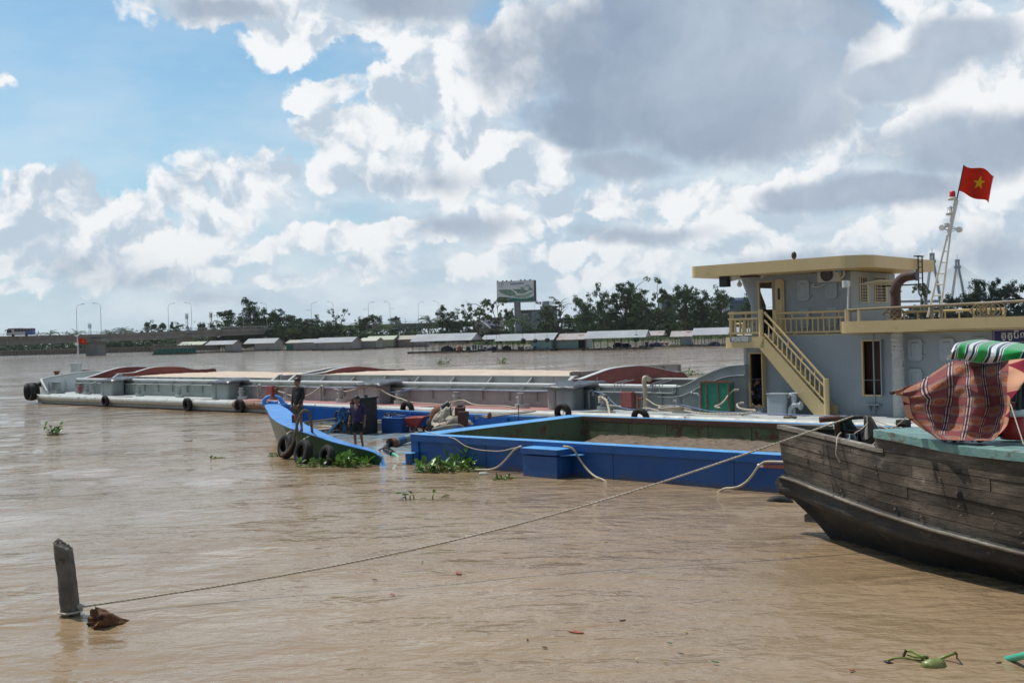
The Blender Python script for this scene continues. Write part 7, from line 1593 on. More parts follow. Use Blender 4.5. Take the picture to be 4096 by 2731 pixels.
#trees: shared prototypes, unit height
def leafm(name,a,b):return mat(name,a,b,6,.75,trans=.12,lo=.3,hi=.7,spec=.2)
m_lf=[leafm('dark_foliage',(.022,.050,.015),(.06,.10,.032)),leafm('mid_foliage',(.032,.07,.02),(.08,.13,.038)),leafm('light_foliage',(.05,.085,.018),(.11,.15,.035)),leafm('blue_foliage',(.014,.038,.022),(.04,.075,.038))]
m_bark=mat('bark',(.05,.04,.03),(.10,.085,.07),8,.95)
def tree_meshes(seed,sparse=1.0,wide=.75,low=.18,leaf=.036,clumps=60,per=60,twiggy=False,fill=0):
 rd=random.Random(seed);tr=MB();cr_=MB();tips=[]
 base=Vector((0,0,0));tops=[]
 nst=rd.choice([1,2,2,3])
 for s in range(nst):
  p=[Vector((rd.uniform(-.03,.03),rd.uniform(-.03,.03),0))];d=Vector((rd.uniform(-.25,.25),rd.uniform(-.2,.2),1)).normalized()
  for k in range(5):p.append(p[-1]+d*.15);d=(d+Vector((rd.uniform(-.3,.3),rd.uniform(-.3,.3),.12))).normalized()
  tr.tube(p,[.022,.019,.015,.011,.007,.004],6)
  for k in range(9):
   t=rd.uniform(.25,.98);i=min(int(t*5),4);q=p[i].lerp(p[i+1],t*5-i);a=rd.uniform(0,6.283);L=wide*rd.uniform(.18,.48)*(1.15-.5*t)
   e=q+Vector((math.cos(a)*L,math.sin(a)*L,L*rd.uniform(.05,.9)));m_=q.lerp(e,.5)+Vector((0,0,.03));tr.tube([q,m_,e],[.008,.005,.002],4);tips+=[e,m_.lerp(e,.5)]
   if rd.random()<.6:tips.append(m_)
  tips+=[p[-1],p[-1]+Vector((0,0,.04)),p[-2]]
 zm=max(t.z for t in tips)
 for c in range(int(clumps*sparse)):
  q=rd.choice(tips)+Vector((rd.gauss(0,.035),rd.gauss(0,.035),rd.gauss(0,.03)))
  if fill and rd.random()<fill:
   hz_=rd.uniform(.08,.86);a_=rd.uniform(0,6.283);rr_=wide*.42*math.sqrt(rd.random())*(math.sin(math.pi*min(1,.22+hz_*.78))**.6);q=Vector((rr_*math.cos(a_),rr_*math.sin(a_),hz_*zm))
  elif q.z<low*rd.uniform(.4,1.2):q.z=low+rd.uniform(0,.15)
  r=rd.uniform(.035,.085)*(1.0 if not twiggy else.75)
  for l in range(per):
   v=Vector((rd.gauss(0,1),rd.gauss(0,1),rd.gauss(0,.75)));v=v.normalized()*r*rd.random()**.4;v.z*=.75;c_=q+v
   u=Vector((rd.uniform(-1,1),rd.uniform(-1,1),rd.uniform(-.7,.7))).normalized();w=u.cross(Vector((rd.uniform(-1,1),rd.uniform(-1,1),rd.uniform(-1,1)))).normalized();s=leaf*rd.uniform(.25,.62)
   cr_.add([c_-u*s,c_+w*s*.5,c_+u*s,c_-w*s*.5],[(0,1,2,3)])
 k=1/max(v[2]for v in cr_.v)
 def fin(mb_,nm,m):
  me=bpy.data.meshes.new(nm);me.from_pydata([(x*k,y*k,z*k)for x,y,z in mb_.v],[],mb_.f);me.materials.append(m);me.update();return me
 xs=[v[0]*k for v in cr_.v];return fin(tr,'trunk',m_bark),cr_,fin,(max(xs)-min(xs))
PROTO={}
def proto(kind,seed):
 if(kind,seed)in PROTO:return PROTO[(kind,seed)]
 P_=dict(dark=dict(clumps=135,wide=.85,low=.12,fill=.65),mid=dict(clumps=115,wide=.8,fill=.55),light=dict(clumps=52,fill=.2,wide=.9,low=.35,twiggy=True),sparse=dict(clumps=26,wide=.8,low=.3,twiggy=True,per=36),tall=dict(clumps=85,wide=.66,low=.2,fill=.45),blue=dict(clumps=130,wide=.8,low=.1,fill=.6))[kind]
 t,c,fin,w=tree_meshes(seed*17+hash(kind)%1+len(kind),**P_)
 m=dict(dark=m_lf[0],mid=m_lf[1],light=m_lf[2],sparse=m_lf[1],tall=m_lf[0],blue=m_lf[3])[kind]
 PROTO[(kind,seed)]=(t,fin(c,'crown',m),w);return PROTO[(kind,seed)]
def palm_meshes(seed):
 rd=random.Random(seed);tr=MB();cr_=MB();lean=rd.uniform(-.08,.08)
 top=Vector((lean,0,.66));tr.tube([(0,0,0),(lean*.3,0,.3),top],[.018,.013,.011],7)
 for i in range(22):
  a=2*math.pi*i/22+rd.uniform(-.15,.15);el=rd.uniform(-.5,1.25);L=rd.uniform(.30,.38);d=Vector((math.cos(a)*math.cos(el),math.sin(a)*math.cos(el),math.sin(el)));p=[top]
  for k in range(7):p.append(p[-1]+d*L/7);d=(d+Vector((0,0,-.22))).normalized()
  cr_.tube(p,[.004]*7+[.001],3)
  for k in range(1,8):
   for s in(-1,1):
    for j in(0,.5):
     q=p[k-1].lerp(p[k],.5+j);t=(p[k]-p[k-1]).normalized();sd=t.cross(Vector((0,0,1))).normalized()*s;e=q+(sd*.75+t*.5+Vector((0,0,-.45))).normalized()*.075*math.sin(math.pi*(k+.5)/9);w=t*.008
     cr_.add([q-w,q+w,e],[(0,1,2)])
 k=1/max(v[2]for v in cr_.v)
 def fin(mb_,nm,m):me=bpy.data.meshes.new(nm);me.from_pydata([(x*k,y*k,z*k)for x,y,z in mb_.v],[],mb_.f);me.materials.append(m);me.update();return me
 xs=[v[0]*k for v in cr_.v];return fin(tr,'trunk',m_bark),fin(cr_,'fronds',m_lf[1]),(max(xs)-min(xs))
PALM=[palm_meshes(s)for s in(1,2,3)]
treeN=[0]
def plant(t,px,ytop,width,dist,lab,name,grp,base=1.2,z0=None,cname='crown'):
 tm,cm,w=t;g=atd(px,1300,dist);zt=atd(px,ytop,dist).z;g.z=base if z0 is None else z0
 h=zt-g.z;wd=width/F*dist;treeN[0]+=1;rz=treeN[0]*2.4
 r=empty(name,tuple(g),0,label=lab,cat='tree' if 'bush' not in name else 'bush',group=grp)
 for me,nm in((tm,'trunk'),(cm,cname)):
  o=bpy.data.objects.new(nm,me);COL.objects.link(o);o.parent=r;o.rotation_euler=(0,0,rz);o.scale=(wd/w,wd/w,h)
 return r
trees=[('tall',1,600,1275,90,560,'feathery tree above the bridge rail, leftmost of its group'),('tall',2,640,1288,60,570,'small tree above the bridge rail right of the leftmost feathery one'),('dark',1,695,1283,75,565,'flat topped tree beside the lamp above the bridge rail'),('sparse',4,735,1300,50,570,'little thin tree between two lamps of the bridge'),('dark',2,810,1286,62,560,'pointed tree at the end of the bridge, left one of two'),('tall',3,848,1288,58,560,'pointed tree at the end of the bridge, right one of two'),('dark',3,925,1237,140,470,'broad dark tree at the left end of the tall clump'),('dark',4,1020,1184,140,480,'tallest tree of the clump behind the floating sheds'),('mid',1,1075,1232,120,475,'dark tree right behind the tallest of the clump'),('dark',5,1140,1231,150,480,'round dark tree in the middle of the left clump'),('dark',6,1215,1262,130,470,'lower dark tree left of the thin topped one'),('mid',2,1265,1256,100,480,'tree below a lamp with an uneven top'),('sparse',1,1350,1230,95,470,'thin topped tree at the right end of the left clump'),('dark',1,1330,1278,130,465,'dense tree under the thin topped one'),('dark',2,1450,1262,85,470,'round dark tree left of the low viaduct'),('tall',2,1515,1254,80,520,'tree in front of the viaduct lamps'),('dark',3,1585,1263,80,530,'dark tree under a double armed lamp'),('mid',3,1650,1292,90,540,'low tree right of the viaduct lamps'),('dark',4,1790,1217,110,470,'dense dark tree under a lamp left of the billboard'),('dark',5,1850,1262,110,480,'lower dark tree left of the pale green one'),('light',1,1915,1196,120,455,'pale green tree with open branches left of the billboard, left half'),('light',2,1985,1188,110,450,'pale green tree overlapping the lower left of the billboard'),('mid',4,2040,1228,60,500,'small tree just left of the billboard pillar'),('sparse',2,2235,1186,130,450,'thin branched tree right of the concrete building'),('mid',5,2190,1205,80,470,'leafy tree in front of the concrete building right end'),('mid',1,2340,1168,120,440,'tree with a rounded top right of the gap'),('mid',2,2430,1125,110,445,'tall narrow tree left of the highest one'),('dark',6,2505,1106,150,450,'highest and broadest tree on the right bank'),('mid',3,2565,1150,110,440,'tree filling the gap right of the highest one'),('light',3,2640,1105,120,450,'open tree with a tall thin trunk'),('mid',4,2735,1130,110,440,'tree with a flat top left of the bare twigs'),('sparse',3,2790,1140,80,455,'bare twiggy treetop among the leaves'),('dark',1,2810,1155,140,445,'dark tree below the bare twigs'),('mid',5,2885,1133,110,440,'leaning tree nearest the wheelhouse on its left'),('mid',1,3010,1165,120,470,'tree seen through the wheelhouse door'),('light',2,3685,1130,120,300,'yellowish tree between the wheelhouse and the leaning mast'),('blue',1,3800,1168,130,330,'rounded blue green tree right of the mast foot'),('blue',2,3880,1140,140,330,'blue green tree below the pylon'),('blue',3,3918,1113,110,335,'tall blue green tree left of the gap near the flag'),('blue',4,3995,1108,120,330,'pointed blue green tree below the flag'),('blue',1,4055,1112,110,330,'blue green tree at the right edge'),('blue',2,4150,1110,140,335,'blue green tree beyond the right edge')]
for k,s,px,yt,w,d,lab in trees:
 if px>3600:plant(proto(k,s),px,yt,w*1.0,d,lab,'tree','trees on the far bank',z0=0.5)
 else:plant(proto(k,s),px,yt,w*1.12,d+60,lab,'tree','trees on the far bank')
palms=[(205,1318,70,620,'leftmost palm above the bridge rail'),(288,1322,60,625,'palm crown left of the first pair of lamps'),(312,1314,80,620,'palm just right of the leftmost lamp'),(420,1317,60,620,'small palm right of the second lamp'),(447,1311,70,625,'palm above the bridge between lamps'),(482,1306,90,620,'larger palm above the bridge'),(508,1309,80,622,'palm right of the larger one above the bridge'),(1400,1290,110,520,'palm right of the left clump'),(1555,1292,110,525,'palm in front of the viaduct end'),(1711,1260,110,500,'palm beside the viaduct left of the dark tree'),(2052,1256,140,480,'big palm in front of the billboard pillar')]
for px,yt,w,d,lab in palms:plant(PALM[int(px)%3],px,yt,w,d,lab,'palm_tree','palms on the far bank',cname='fronds')
rd=random.Random(5)
for i in range(20):
 px=-20+i*46+rd.uniform(-12,12);plant(PALM[i%3],px,1352-.5*i*.9+rd.uniform(-7,5),95,610+rd.uniform(0,20),'one of the dark palms in the grove seen under the bridge deck','palm_tree','palm grove under the bridge',cname='fronds')
for i in range(22):plant(proto('dark',1+i%6),-40+i*43+rd.uniform(-10,10),1362-i*.6+rd.uniform(-6,5),85,640,'one of the dark trees in the grove behind the palms under the bridge','tree','grove under the bridge',base=.5)
for i in range(30):
 px=1400+i*53+rd.uniform(-20,20)
 if px>2980:break
 yt=1330-.02*(px-1400)+rd.uniform(-14,12)-(18 if px>2300 else 0)
 plant(proto(rd.choice(['dark','mid','dark']),rd.randint(1,6)),px,yt,rd.uniform(110,160),515+rd.uniform(-5,15),'one of the low dense bushes along the foot of the far bank','bush','bushes along the far bank',base=.4)
for i in range(14):
 px=2300+i*50+rd.uniform(-15,15);plant(proto(rd.choice(['dark','mid']),rd.randint(1,6)),px,1225+rd.uniform(-15,30),rd.uniform(110,150),525+rd.uniform(0,20),'one of the middle height trees filling the right bank under the crowns','tree','middle trees of the right bank',base=.4)
for i in range(12):
 px=890+i*46+rd.uniform(-15,15);plant(proto(rd.choice(['dark','mid']),rd.randint(1,6)),px,1298+rd.uniform(-12,16),rd.uniform(100,140),520+rd.uniform(0,12),'one of the lower trees filling the left clump behind the sheds','tree','lower trees of the left clump',base=.4)
for i,(px,yt)in enumerate(((425,1374),(452,1368),(478,1372),(515,1366),(545,1372),(640,1372),(690,1374),(735,1376))):
 plant(proto('blue',1+i%4),px,yt,52,560,'one of the round bushes on the bank right of the bridge pier','bush','round bushes by the bridge pier',base=.3)
for i in range(10):plant(proto('blue',1+i%4),3640+i*60,1225+rd.uniform(-10,15),120,315+rd.uniform(0,30),'one of the dense trees behind the upper railing at the right','tree','dense trees behind the upper railing',z0=0.3)
mb=MB()
for i in range(26000):
 t=rd.random();k=rd.randrange(len(bank)-1);x=bank[k][0]+(bank[k+1][0]-bank[k][0])*t;y=bank[k][1]+(bank[k+1][1]-bank[k][1])*t+rd.uniform(3,30)
 z=.6+abs(rd.gauss(0,1))*((3.4 if x>-150 else 4.2)+1.8*noise.noise(Vector((x*.03,0,0))));c_=Vector((x,y,z));u=Vector((rd.uniform(-1,1),rd.uniform(-1,1),rd.uniform(-1,1))).normalized()*rd.uniform(.4,.8);w=u.orthogonal().normalized()*rd.uniform(.25,.5)
 mb.add([c_-u,c_+w,c_+u,c_-w],[(0,1,2,3)],rd.choice((0,0,1)))
tag(mb.build('bank_undergrowth',[m_lf[0],m_lf[1]]),label='tangled undergrowth along the far bank',cat='undergrowth',kind='stuff')
mb=MB()
for i in range(5000):
 px=rd.uniform(1900,3000);p=at(px,hor(px)+3.7*F/rd.uniform(400,470),0);c_=p+Vector((0,0,rd.uniform(0,.9)));u=Vector((rd.uniform(-1,1),rd.uniform(-1,1),rd.uniform(-1,1))).normalized()*.5;w=u.orthogonal().normalized()*.35
 mb.add([c_-u,c_+w,c_+u,c_-w],[(0,1,2,3)])
tag(mb.build('hyacinth_belt',m_lf[1]),label='belt of floating plants behind the floating sheds',cat='water plants',kind='stuff')
#retaining wall on the left bank
m_cw=mat('quay_concrete',(.16,.145,.12),(.24,.22,.18),.3,.9,stain=((.07,.06,.05),.4,.3))
mb=MB();a=at(-120,hor(-120)+3.7*F/556,0);b=at(880,hor(880)+3.7*F/553,0);n=70
mb.prism([a,b,b+Vector((0,.6,0)),a+Vector((0,.6,0))],(0,0,2.2));
for i in range(n):p=a.lerp(b,i/n);mb.box(p.x-.25,p.x+.25,p.y-.6,p.y+.0,-.5,2.0)
mb.prism([a+Vector((0,-.8,2.2)),b+Vector((0,-.8,2.2)),b+Vector((0,.8,2.2)),a+Vector((0,.8,2.2))],(0,0,.5));tag(mb.build('retaining_wall',m_cw),label='low concrete retaining wall with ribs on the bank under the bridge',cat='wall')
#road bridge
m_bc=mat('bridge_concrete',(.19,.18,.165),(.27,.26,.24),.25,.85,stain=((.09,.08,.07),.3,.35),streak=((.045,.04,.035),.85,.9));m_bg=mat('bridge_girder',(.19,.195,.19),(.25,.25,.245),.2,.8,streak=((.09,.085,.075),.3,.6));m_steel=mat('galvanised',(.35,.36,.37),(.45,.46,.47),3,.5)
def bp(px,py,d):return atd(px,py,d)
prof=[(-160,380,1347,1363,1384),(0,392,1345,1360,1380),(400,425,1336,1348,1366),(870,505,1317,1330,1343.5),(1400,560,1300,1311,1324),(1700,590,1291,1301,1314),(2300,650,1272,1281,1290)]
brd=empty('road_bridge',tuple(at(362,1421,0)),0,label='long concrete girder road bridge with stained parapet at the left',cat='bridge')
bo=Vector(brd.location)
def strip(nm,kt,kb,y0,y1,m):
 mb=MB();T_=[bp(p[0],p[kt],p[1])-bo for p in prof];B_=[bp(p[0],p[kb],p[1])-bo for p in prof];n=len(prof)
 vs=[p+Vector((0,y0,0))for p in T_]+[p+Vector((0,y0,0))for p in B_]+[p+Vector((0,y1,0))for p in T_]+[p+Vector((0,y1,0))for p in B_]
 fs_=[]
 for i in range(n-1):fs_+=[(i,n+i,n+i+1,i+1),(2*n+i,2*n+i+1,3*n+i+1,3*n+i),(i,i+1,2*n+i+1,2*n+i),(n+i,3*n+i,3*n+i+1,n+i+1)]
 fs_+=[(0,2*n,3*n,n),(n-1,2*n-1,4*n-1,3*n-1)]
 return mb.add(vs,fs_).build(nm,m,brd)
strip('parapet',2,3,0,12,m_bc);strip('girder',3,4,1.2,10.8,m_bg)
def pl_at(px,k):
 for a,b in zip(prof,prof[1:]):
  if a[0]<=px<=b[0]:t=(px-a[0])/(b[0]-a[0]);return[a[i]+(b[i]-a[i])*t for i in range(5)]
mb=MB();rails=[[],[]]
for i in range(110):
 px=-120+i*22
 if px>2250:break
 q=pl_at(px,0);p=bp(px,q[2],q[1])-bo;mb.cyl(p+Vector((0,.3,0)),p+Vector((0,.3,1.0)),.06,None,5)
 rails[0].append(p+Vector((0,.3,1.0)));rails[1].append(p+Vector((0,.3,.55)))
for r_ in rails:mb.tube(r_,.06,5)
mb.build('guard_rail',m_steel,brd)
for px,w in((360,48),(724,46),(1180,40),(1640,36)):
 q=pl_at(px,0);c=bp(px,q[4],q[1])-bo;h=w/F*q[1]/2;mb=MB();mb.box(c.x-h,c.x+h,1.5+c.y,c.y+10,-2,c.z+.02);mb.box(c.x-h-.2,c.x+h*1.8,c.y+.9,c.y+11,c.z,c.z+1.3);mb.build('pier',m_bg,brd)
for px in(23,137,246,350,452,546,636,722,805):q=pl_at(px,0);p=bp(px,(q[3]+q[4])/2,q[1])-bo;mb=MB();mb.box(p.x-.15,p.x+.15,p.y+.95,p.y+1.15,p.z-1.0,p.z+.7);mb.box(p.x-.35,p.x+.1,p.y+.95,p.y+1.1,p.z-1.0,p.z-.8);mb.build('drain_pipe',m_steel,brd)
lamps=[(307,1219,1,0),(404,1214,-1,0),(674,1216,1,0),(767,1211,-1,0),(974,1215,1,0),(1068,1213,-1,0),(1246,1211,1,1),(1334,1207,-1,0),(1475,1210,1,1),(1561,1207,-1,-1),(1674,1208,1,0),(1757,1205,-1,0),(1851,1207,1,0),(2140,1211,1,0),(2209,1203,-1,0)]
labs=['street lamp above the bridge, leftmost of all','second street lamp from the left, arm to the left','street lamp among the feathery trees above the bridge, arm to the right','street lamp by the end of the bridge, arm to the left','lamp half hidden left of the tallest tree','lamp half hidden right of the tallest tree','lamp with a small lower arm above the left clump','lamp above the thin topped tree','lamp with a lower left arm above the viaduct','lamp with a lower right arm above the viaduct','slim lamp at the right end of the viaduct','lamp above the palm left of the dark tree','lamp touching the dark tree left of the billboard','short lamp under the billboard right corner','lamp hidden in the thin tree right of the billboard']
for(px,yt,sd_,ex_),lab in zip(lamps,labs):
 q=pl_at(px,0);p=bp(px,q[2],q[1]);t=bp(px,yt,q[1]);H=t.z-p.z;r=empty('street_lamp',tuple(p),0,label=lab,cat='street lamp',group='street lamps on the bridge')
 mb=MB();mb.tube([(0,.3,0),(0,.3,H*.85)],[.11,.08],6);mb.tube(smooth_path([(0,.3,H*.85),(sd_*.15,.3,H*.93),(sd_*.8,.3,H*.985),(sd_*2.2,.3,H*1.02)],3),.07,5)
 if ex_:mb.tube([(0,.3,H*.68),(-ex_*2.0,.3,H*.69)],.06,5);mb.box(-ex_*2.0-.5,-ex_*2.0+.5,.2,.5,H*.69-.08,H*.69+.1)
 mb.build('pole',m_steel,r);mb=MB();mb.box(min(sd_*2.1,sd_*3.1),max(sd_*2.1,sd_*3.1),.15,.45,H*1.02-.1,H*1.02+.12);mb.build('lamp_head',m_steel,r,bevel=.04)
q=pl_at(70,0);p=bp(67,1345,392);s_=392/F
bus=empty('bus',(p.x,p.y+2.2,p.z),0,label='white and blue coach with an orange roof stripe crossing the bridge',cat='bus')
L=105*s_;Hh=31*s_;m_bw=mat('bus_white',(.42,.44,.46),(.5,.5,.52),1,.35);m_bb=mat('bus_blue',(.02,.10,.35),(.03,.13,.4),1,.35);m_bo=mat('bus_orange',(.30,.08,.04),None,1,.4);m_bp=mat('bus_purple',(.07,.03,.20),None,1,.4)
def busbox(x0,x1,z0,z1,m,nm,y0=0,y1=2.5,bev=.05):mb=MB();mb.box(x0,x1,y0,y1,z0,z1);return mb.build(nm,m,bus,bevel=bev)
mb=MB();pr=[(-L/2+.5,Hh),(L/2-.1,Hh*1.03),(L/2,Hh*.9),(L/2,.4),(-L/2,.4),(-L/2-.05,1.2),(-L/2+.25,Hh*.75)]
mb.prism([(x,0,z)for x,z in pr],(0,2.5,0));mb.build('body',m_bw,bus,bevel=.08)
busbox(L*.22,L/2+.01,.42,1.7,m_bb,'tail_panel',-.02,2.52);busbox(L*.43,L/2+.012,1.7,Hh*1.0,m_bp,'tail_panel',-.02,2.52);busbox(-L/2+.6,L*.1,Hh-.1,Hh+.2,m_bo,'roof_stripe',-.0,2.5)
for i in range(5):busbox(-L*.20+i*L*.125,-L*.20+(i+.93)*L*.125,1.7,2.65,m_glass,'side_window',-.03,0,0)
busbox(-L/2+.12,-L/2+1.9,1.4,2.6,m_glass,'windscreen',-.03,2.53,.03)
for x in(-L*.25,L*.26):mb=MB();mb.cyl((x,-.05,.45),(x,.3,.45),.48,None,16);mb.cyl((x,-.07,.45),(x,-.05,.45),.22,None,10);mb.build('wheel',m_rubber,bus)
mb=MB();mb.tube([(-L/2+.3,0,Hh*.85),(-L/2-.5,0,Hh*.8),(-L/2-.5,0,Hh*.6)],.08,5);mb.build('mirror',m_black,bus)
for px,lab in((143,'rider on a motorbike behind the coach on the bridge'),(258,'rider on a motorbike crossing the bridge above the pier'),(519,'motorbike rider on the bridge left of the feathery trees')):
 q=pl_at(px,0);p=bp(px,q[2]+1,q[1]);mbk=empty('motorbike',(p.x,p.y+2.5,p.z),0,label=lab.replace('rider on a motorbike','motorbike with its rider'),cat='motorbike',group='motorbikes on the bridge')
 mb=MB()
 for x in(-.65,.65):mb.tube([(x+.28*math.cos(t),0,.3+.28*math.sin(t))for t in[2*math.pi*i/12 for i in range(12)]],.05,5,closed=True)
 mb.build('wheels',m_rubber,mbk);mb=MB();mb.tube([(-.65,0,.35),(-.2,0,.75),(.5,0,.8),(.7,0,.3)],.12,6);mb.tube([(-.5,0,.6),(-.62,0,1.1)],.05,5);mb.build('frame',m_oldred,mbk)
 rdr=empty('person',(p.x,p.y+2.5,p.z),0,label=lab.replace('motorbike rider','person riding a motorbike').replace('rider on a motorbike','person in a helmet on a motorbike'),cat='person',group='riders on the bridge')
 V=[(.1,0,.8),(.0,0,1.15),(-.05,0,1.4),(-.06,0,1.6),(-.1,.2,1.35),(-.35,.22,1.15),(-.58,.2,1.1),(-.1,-.2,1.35),(-.35,-.22,1.15),(-.58,-.2,1.1),(-.25,.15,.8),(-.2,.15,.35),(-.25,-.15,.8),(-.2,-.15,.35)]
 me=skin(V,[(0,1),(1,2),(2,3),(2,4),(4,5),(5,6),(2,7),(7,8),(8,9),(0,10),(10,11),(0,12),(12,13)],[.15,.15,.14,.06,.06,.05,.04,.06,.05,.04,.08,.06,.08,.06]);mb=MB();mesh_into(mb,me);mb.ball((-.07,0,1.68),.11,n=10);mb.build('body',m_navy,rdr);mb=MB();mb.ball((-.07,0,1.73),.14,n=10);mb.build('helmet',m_bo,rdr)
for px,y0,y1,d,lab in((362,1330,1299,900,'small lattice phone mast left of the second lamp'),(750,1312,1258,900,'phone mast left of the fourth lamp'),(846,1290,1253,900,'red and white phone mast right of the bridge end'),(3878,1180,1125,1200,'phone mast top beside the cable bridge pylon')):
 a=atd(px,y0+20,d);b=atd(px,y1,d);r=empty('phone_mast',(a.x,a.y,1),0,label=lab,cat='mast',group='phone masts on the horizon');H=b.z-1;mb=MB()
 for sx,sy in((-1,-1),(1,-1),(0,1)):mb.tube([(sx*1.6,sy*1.6,0),(sx*.5,sy*.5,H)],.16,4)
 for i in range(14):t=i/14;k=1.6-1.1*t;mb.tube([(-k,-k,H*t),(k,-k,H*(t+.07))],.09,4);mb.tube([(k,-k,H*t),(0,k,H*(t+.07))],.09,4)
 mb.build('lattice',m_oldred if px==846 else m_steel,r);mb=MB();[mb.box(x-.25,x+.25,-1.2,-.9,H*z_,H*z_+2.4)for x in(-1.1,1.1,0)for z_ in(.86,.95)];mb.build('antennas',m_white,r)
#cable-stayed bridge far off
m_pyl=mat('pylon_concrete',(.22,.24,.26),(.27,.28,.30),.02,.9);cs=empty('cable_stayed_bridge',tuple(atd(3780,1200,2000)*1),0,label='distant cable stayed bridge with two pointed pylons',cat='bridge');cs.location.z=0;co=Vector(cs.location)
dz_=atd(3780,1205,2000).z
for px,yt,d in((3728,1012,1900),(3829,1038,2050)):
 t=atd(px,yt,d)-co;mb=MB();
 for s in(-1,1):mb.tube([(t.x+s*16,t.y,0),(t.x+s*12,t.y,t.z*.4),(t.x+s*2.6,t.y,t.z*.86),(t.x+s*2.4,t.y,t.z*.98)],[3.2,2.6,2.2,2.0],4,sm=False)
 mb.box(t.x-6,t.x+6,t.y-2,t.y+2,t.z*.86,t.z*.9);mb.box(t.x-4,t.x+4,t.y-2,t.y+2,t.z*.97,t.z);mb.cyl((t.x,t.y,t.z),(t.x,t.y,t.z+9),.4);mb.box(t.x-22,t.x+22,t.y-2,t.y+2,dz_-4,dz_)
 mb.build('pylon',m_pyl,cs)
 for s in(-1,1):
  mb=MB()
  for k in range(16):mb.tube([(t.x,t.y,t.z*(.96-.012*k)),(t.x+s*(16+6.2*(15-k)),t.y+s*30,dz_)],.22,3)
  mb.build('stay_cables',m_white,cs)['kind']='stuff'
a=atd(3500,1212,1850)-co;b=atd(4300,1195,2200)-co;mb=MB();mb.prism([a,b,b+Vector((0,20,0)),a+Vector((0,20,0))],(0,0,3.5));mb.build('deck',m_pyl,cs)
a=atd(3480,1240,900)-co;b=atd(3790,1226,1300)-co;mb=MB();mb.prism([a,b,b+Vector((0,12,0)),a+Vector((0,12,0))],(0,0,2.5));[mb.box(a.lerp(b,t).x-2,a.lerp(b,t).x+2,a.lerp(b,t).y,a.lerp(b,t).y+10,0,a.lerp(b,t).z)for t in(.1,.3,.5,.7,.9)];mb.build('approach',m_pyl,cs)
#billboard
BD=520;s_=BD/F;c=atd(2066,1275,BD);bb=empty('billboard',(c.x,c.y,1.5),0,label='large billboard with green river landscape on a round riveted pillar above the trees',cat='billboard')
bo2=Vector(bb.location);P_=lambda x,y,dy=0:(lambda q:Vector((q.x-bo2.x,q.y-bo2.y+dy,q.z-bo2.z)))(atd(1900+x/6.271,1080+y/6.271,BD+dy))
m_p=mat('board_sky',(.78,.81,.86),(.84,.86,.89),.15,.6);A,B_,C_,D_=P_(541,293),P_(1470,248),P_(1480,775),P_(552,812)
mb=MB();mb.prism([D_,C_,B_,A],(0,2.5,0));mb.build('panel',m_p,bb)
mb=MB();mb.prism([C_+Vector((0,-.02,0)),P_(1548,777,3.0),P_(1535,248,3.0),B_+Vector((0,-.02,0))],(0,.4,0));mb.build('side_panel',mat('board_brown',(.035,.02,.02),(.05,.03,.03),1,.7),bb)
mb=MB();tp_=P_(1060,800,1.5);r_=83/6.271*s_;mb.cyl((tp_.x,1.5,tp_.z+1),(tp_.x+.1,1.5,tp_.z-31),r_,None,26)
for i in range(7):z=tp_.z-.5-i*1.05;mb.cyl((tp_.x,1.5,z),(tp_.x,1.5,z+.06),r_*1.02,None,26,1);[mb.box(tp_.x+r_*f_-.06,tp_.x+r_*f_+.06,1.5-r_*1.01,1.5-r_*.3,z-1.0,z,1)for f_ in((-.1,.75)if i%2 else(-.6,.3))]
mb.build('pillar',[mat('pillar_grey',(.26,.28,.31),(.32,.34,.37),.3,.5),mat('pillar_seam',(.12,.13,.15),None,1,.6)],bb)
mb=MB();mb.tube([P_(560,825,-.5),P_(1580,785,-.5)],.18,5);mb.tube([P_(560,818,.8),P_(1560,792,.8)],.15,5);[mb.tube([P_(x,815,-.5),P_(x,812,1)],.08,4)for x in range(600,1500,90)];mb.build('catwalk',m_steel,bb)
for x in(568,698,793,908,1150,1250,1382):mb=MB();p=P_(x,293-(x-541)*.0485-4,-.6);mb.box(p.x-.35,p.x+.35,p.y,p.y+.6,p.z-.2,p.z+.35);mb.build('floodlight',m_black,bb)
def decal(poly,dz,m,nm):mb=MB();mb.prism([P_(x,y,-dz)for x,y in poly],(0,.02,0));return mb.build(nm,m,bb)
m_gr=mat('print_green',(.03,.17,.13),(.04,.2,.15),.3,.6);m_gl=mat('print_light_green',(.16,.36,.22),(.22,.42,.28),.3,.6);m_gf=mat('print_forest',(.06,.18,.13),(.36,.48,.44),1.6,.6,lo=.42,hi=.58);m_pw=mat('print_white',(.75,.77,.78),None,1,.6);m_pb=mat('print_blue',(.03,.13,.38),None,1,.6);m_fade=mat('print_pale_green',(.30,.44,.32),(.46,.56,.50),.5,.6)
decal([(580,503),(650,575),(760,625),(900,655),(1030,635),(1000,560),(905,495),(800,485),(640,495)][::-1],.02,m_gf,'printed_forest');decal([(940,490),(1040,540),(1065,585),(1150,597),(1260,570),(1350,520),(1250,500),(1100,482),(980,478)][::-1],.02,m_gf,'printed_forest')
decal([(940,665),(1060,700),(1200,705),(1330,670),(1430,590),(1475,530),(1380,570),(1250,620),(1100,630),(1030,640)][::-1],.03,m_fade,'printed_field')
decal([(600,690),(700,678),(850,682),(1000,705),(1150,722),(1300,720),(1478,683),(1478,772),(556,808),(553,690)][::-1],.04,m_gr,'printed_wave');decal([(1150,716),(1300,700),(1400,675),(1476,645),(1477,682),(1380,706),(1260,720)][::-1],.05,m_gl,'printed_wave')
def btext(body,x,y,size,m,sx=1.0,nm='lettering',sh=0):p=P_(x,y,-.12);return text_mesh(nm,body,size,m,bb,Matrix.Translation(p)@rotm('Y',-2.6)@XZ,.03,sx=sx)
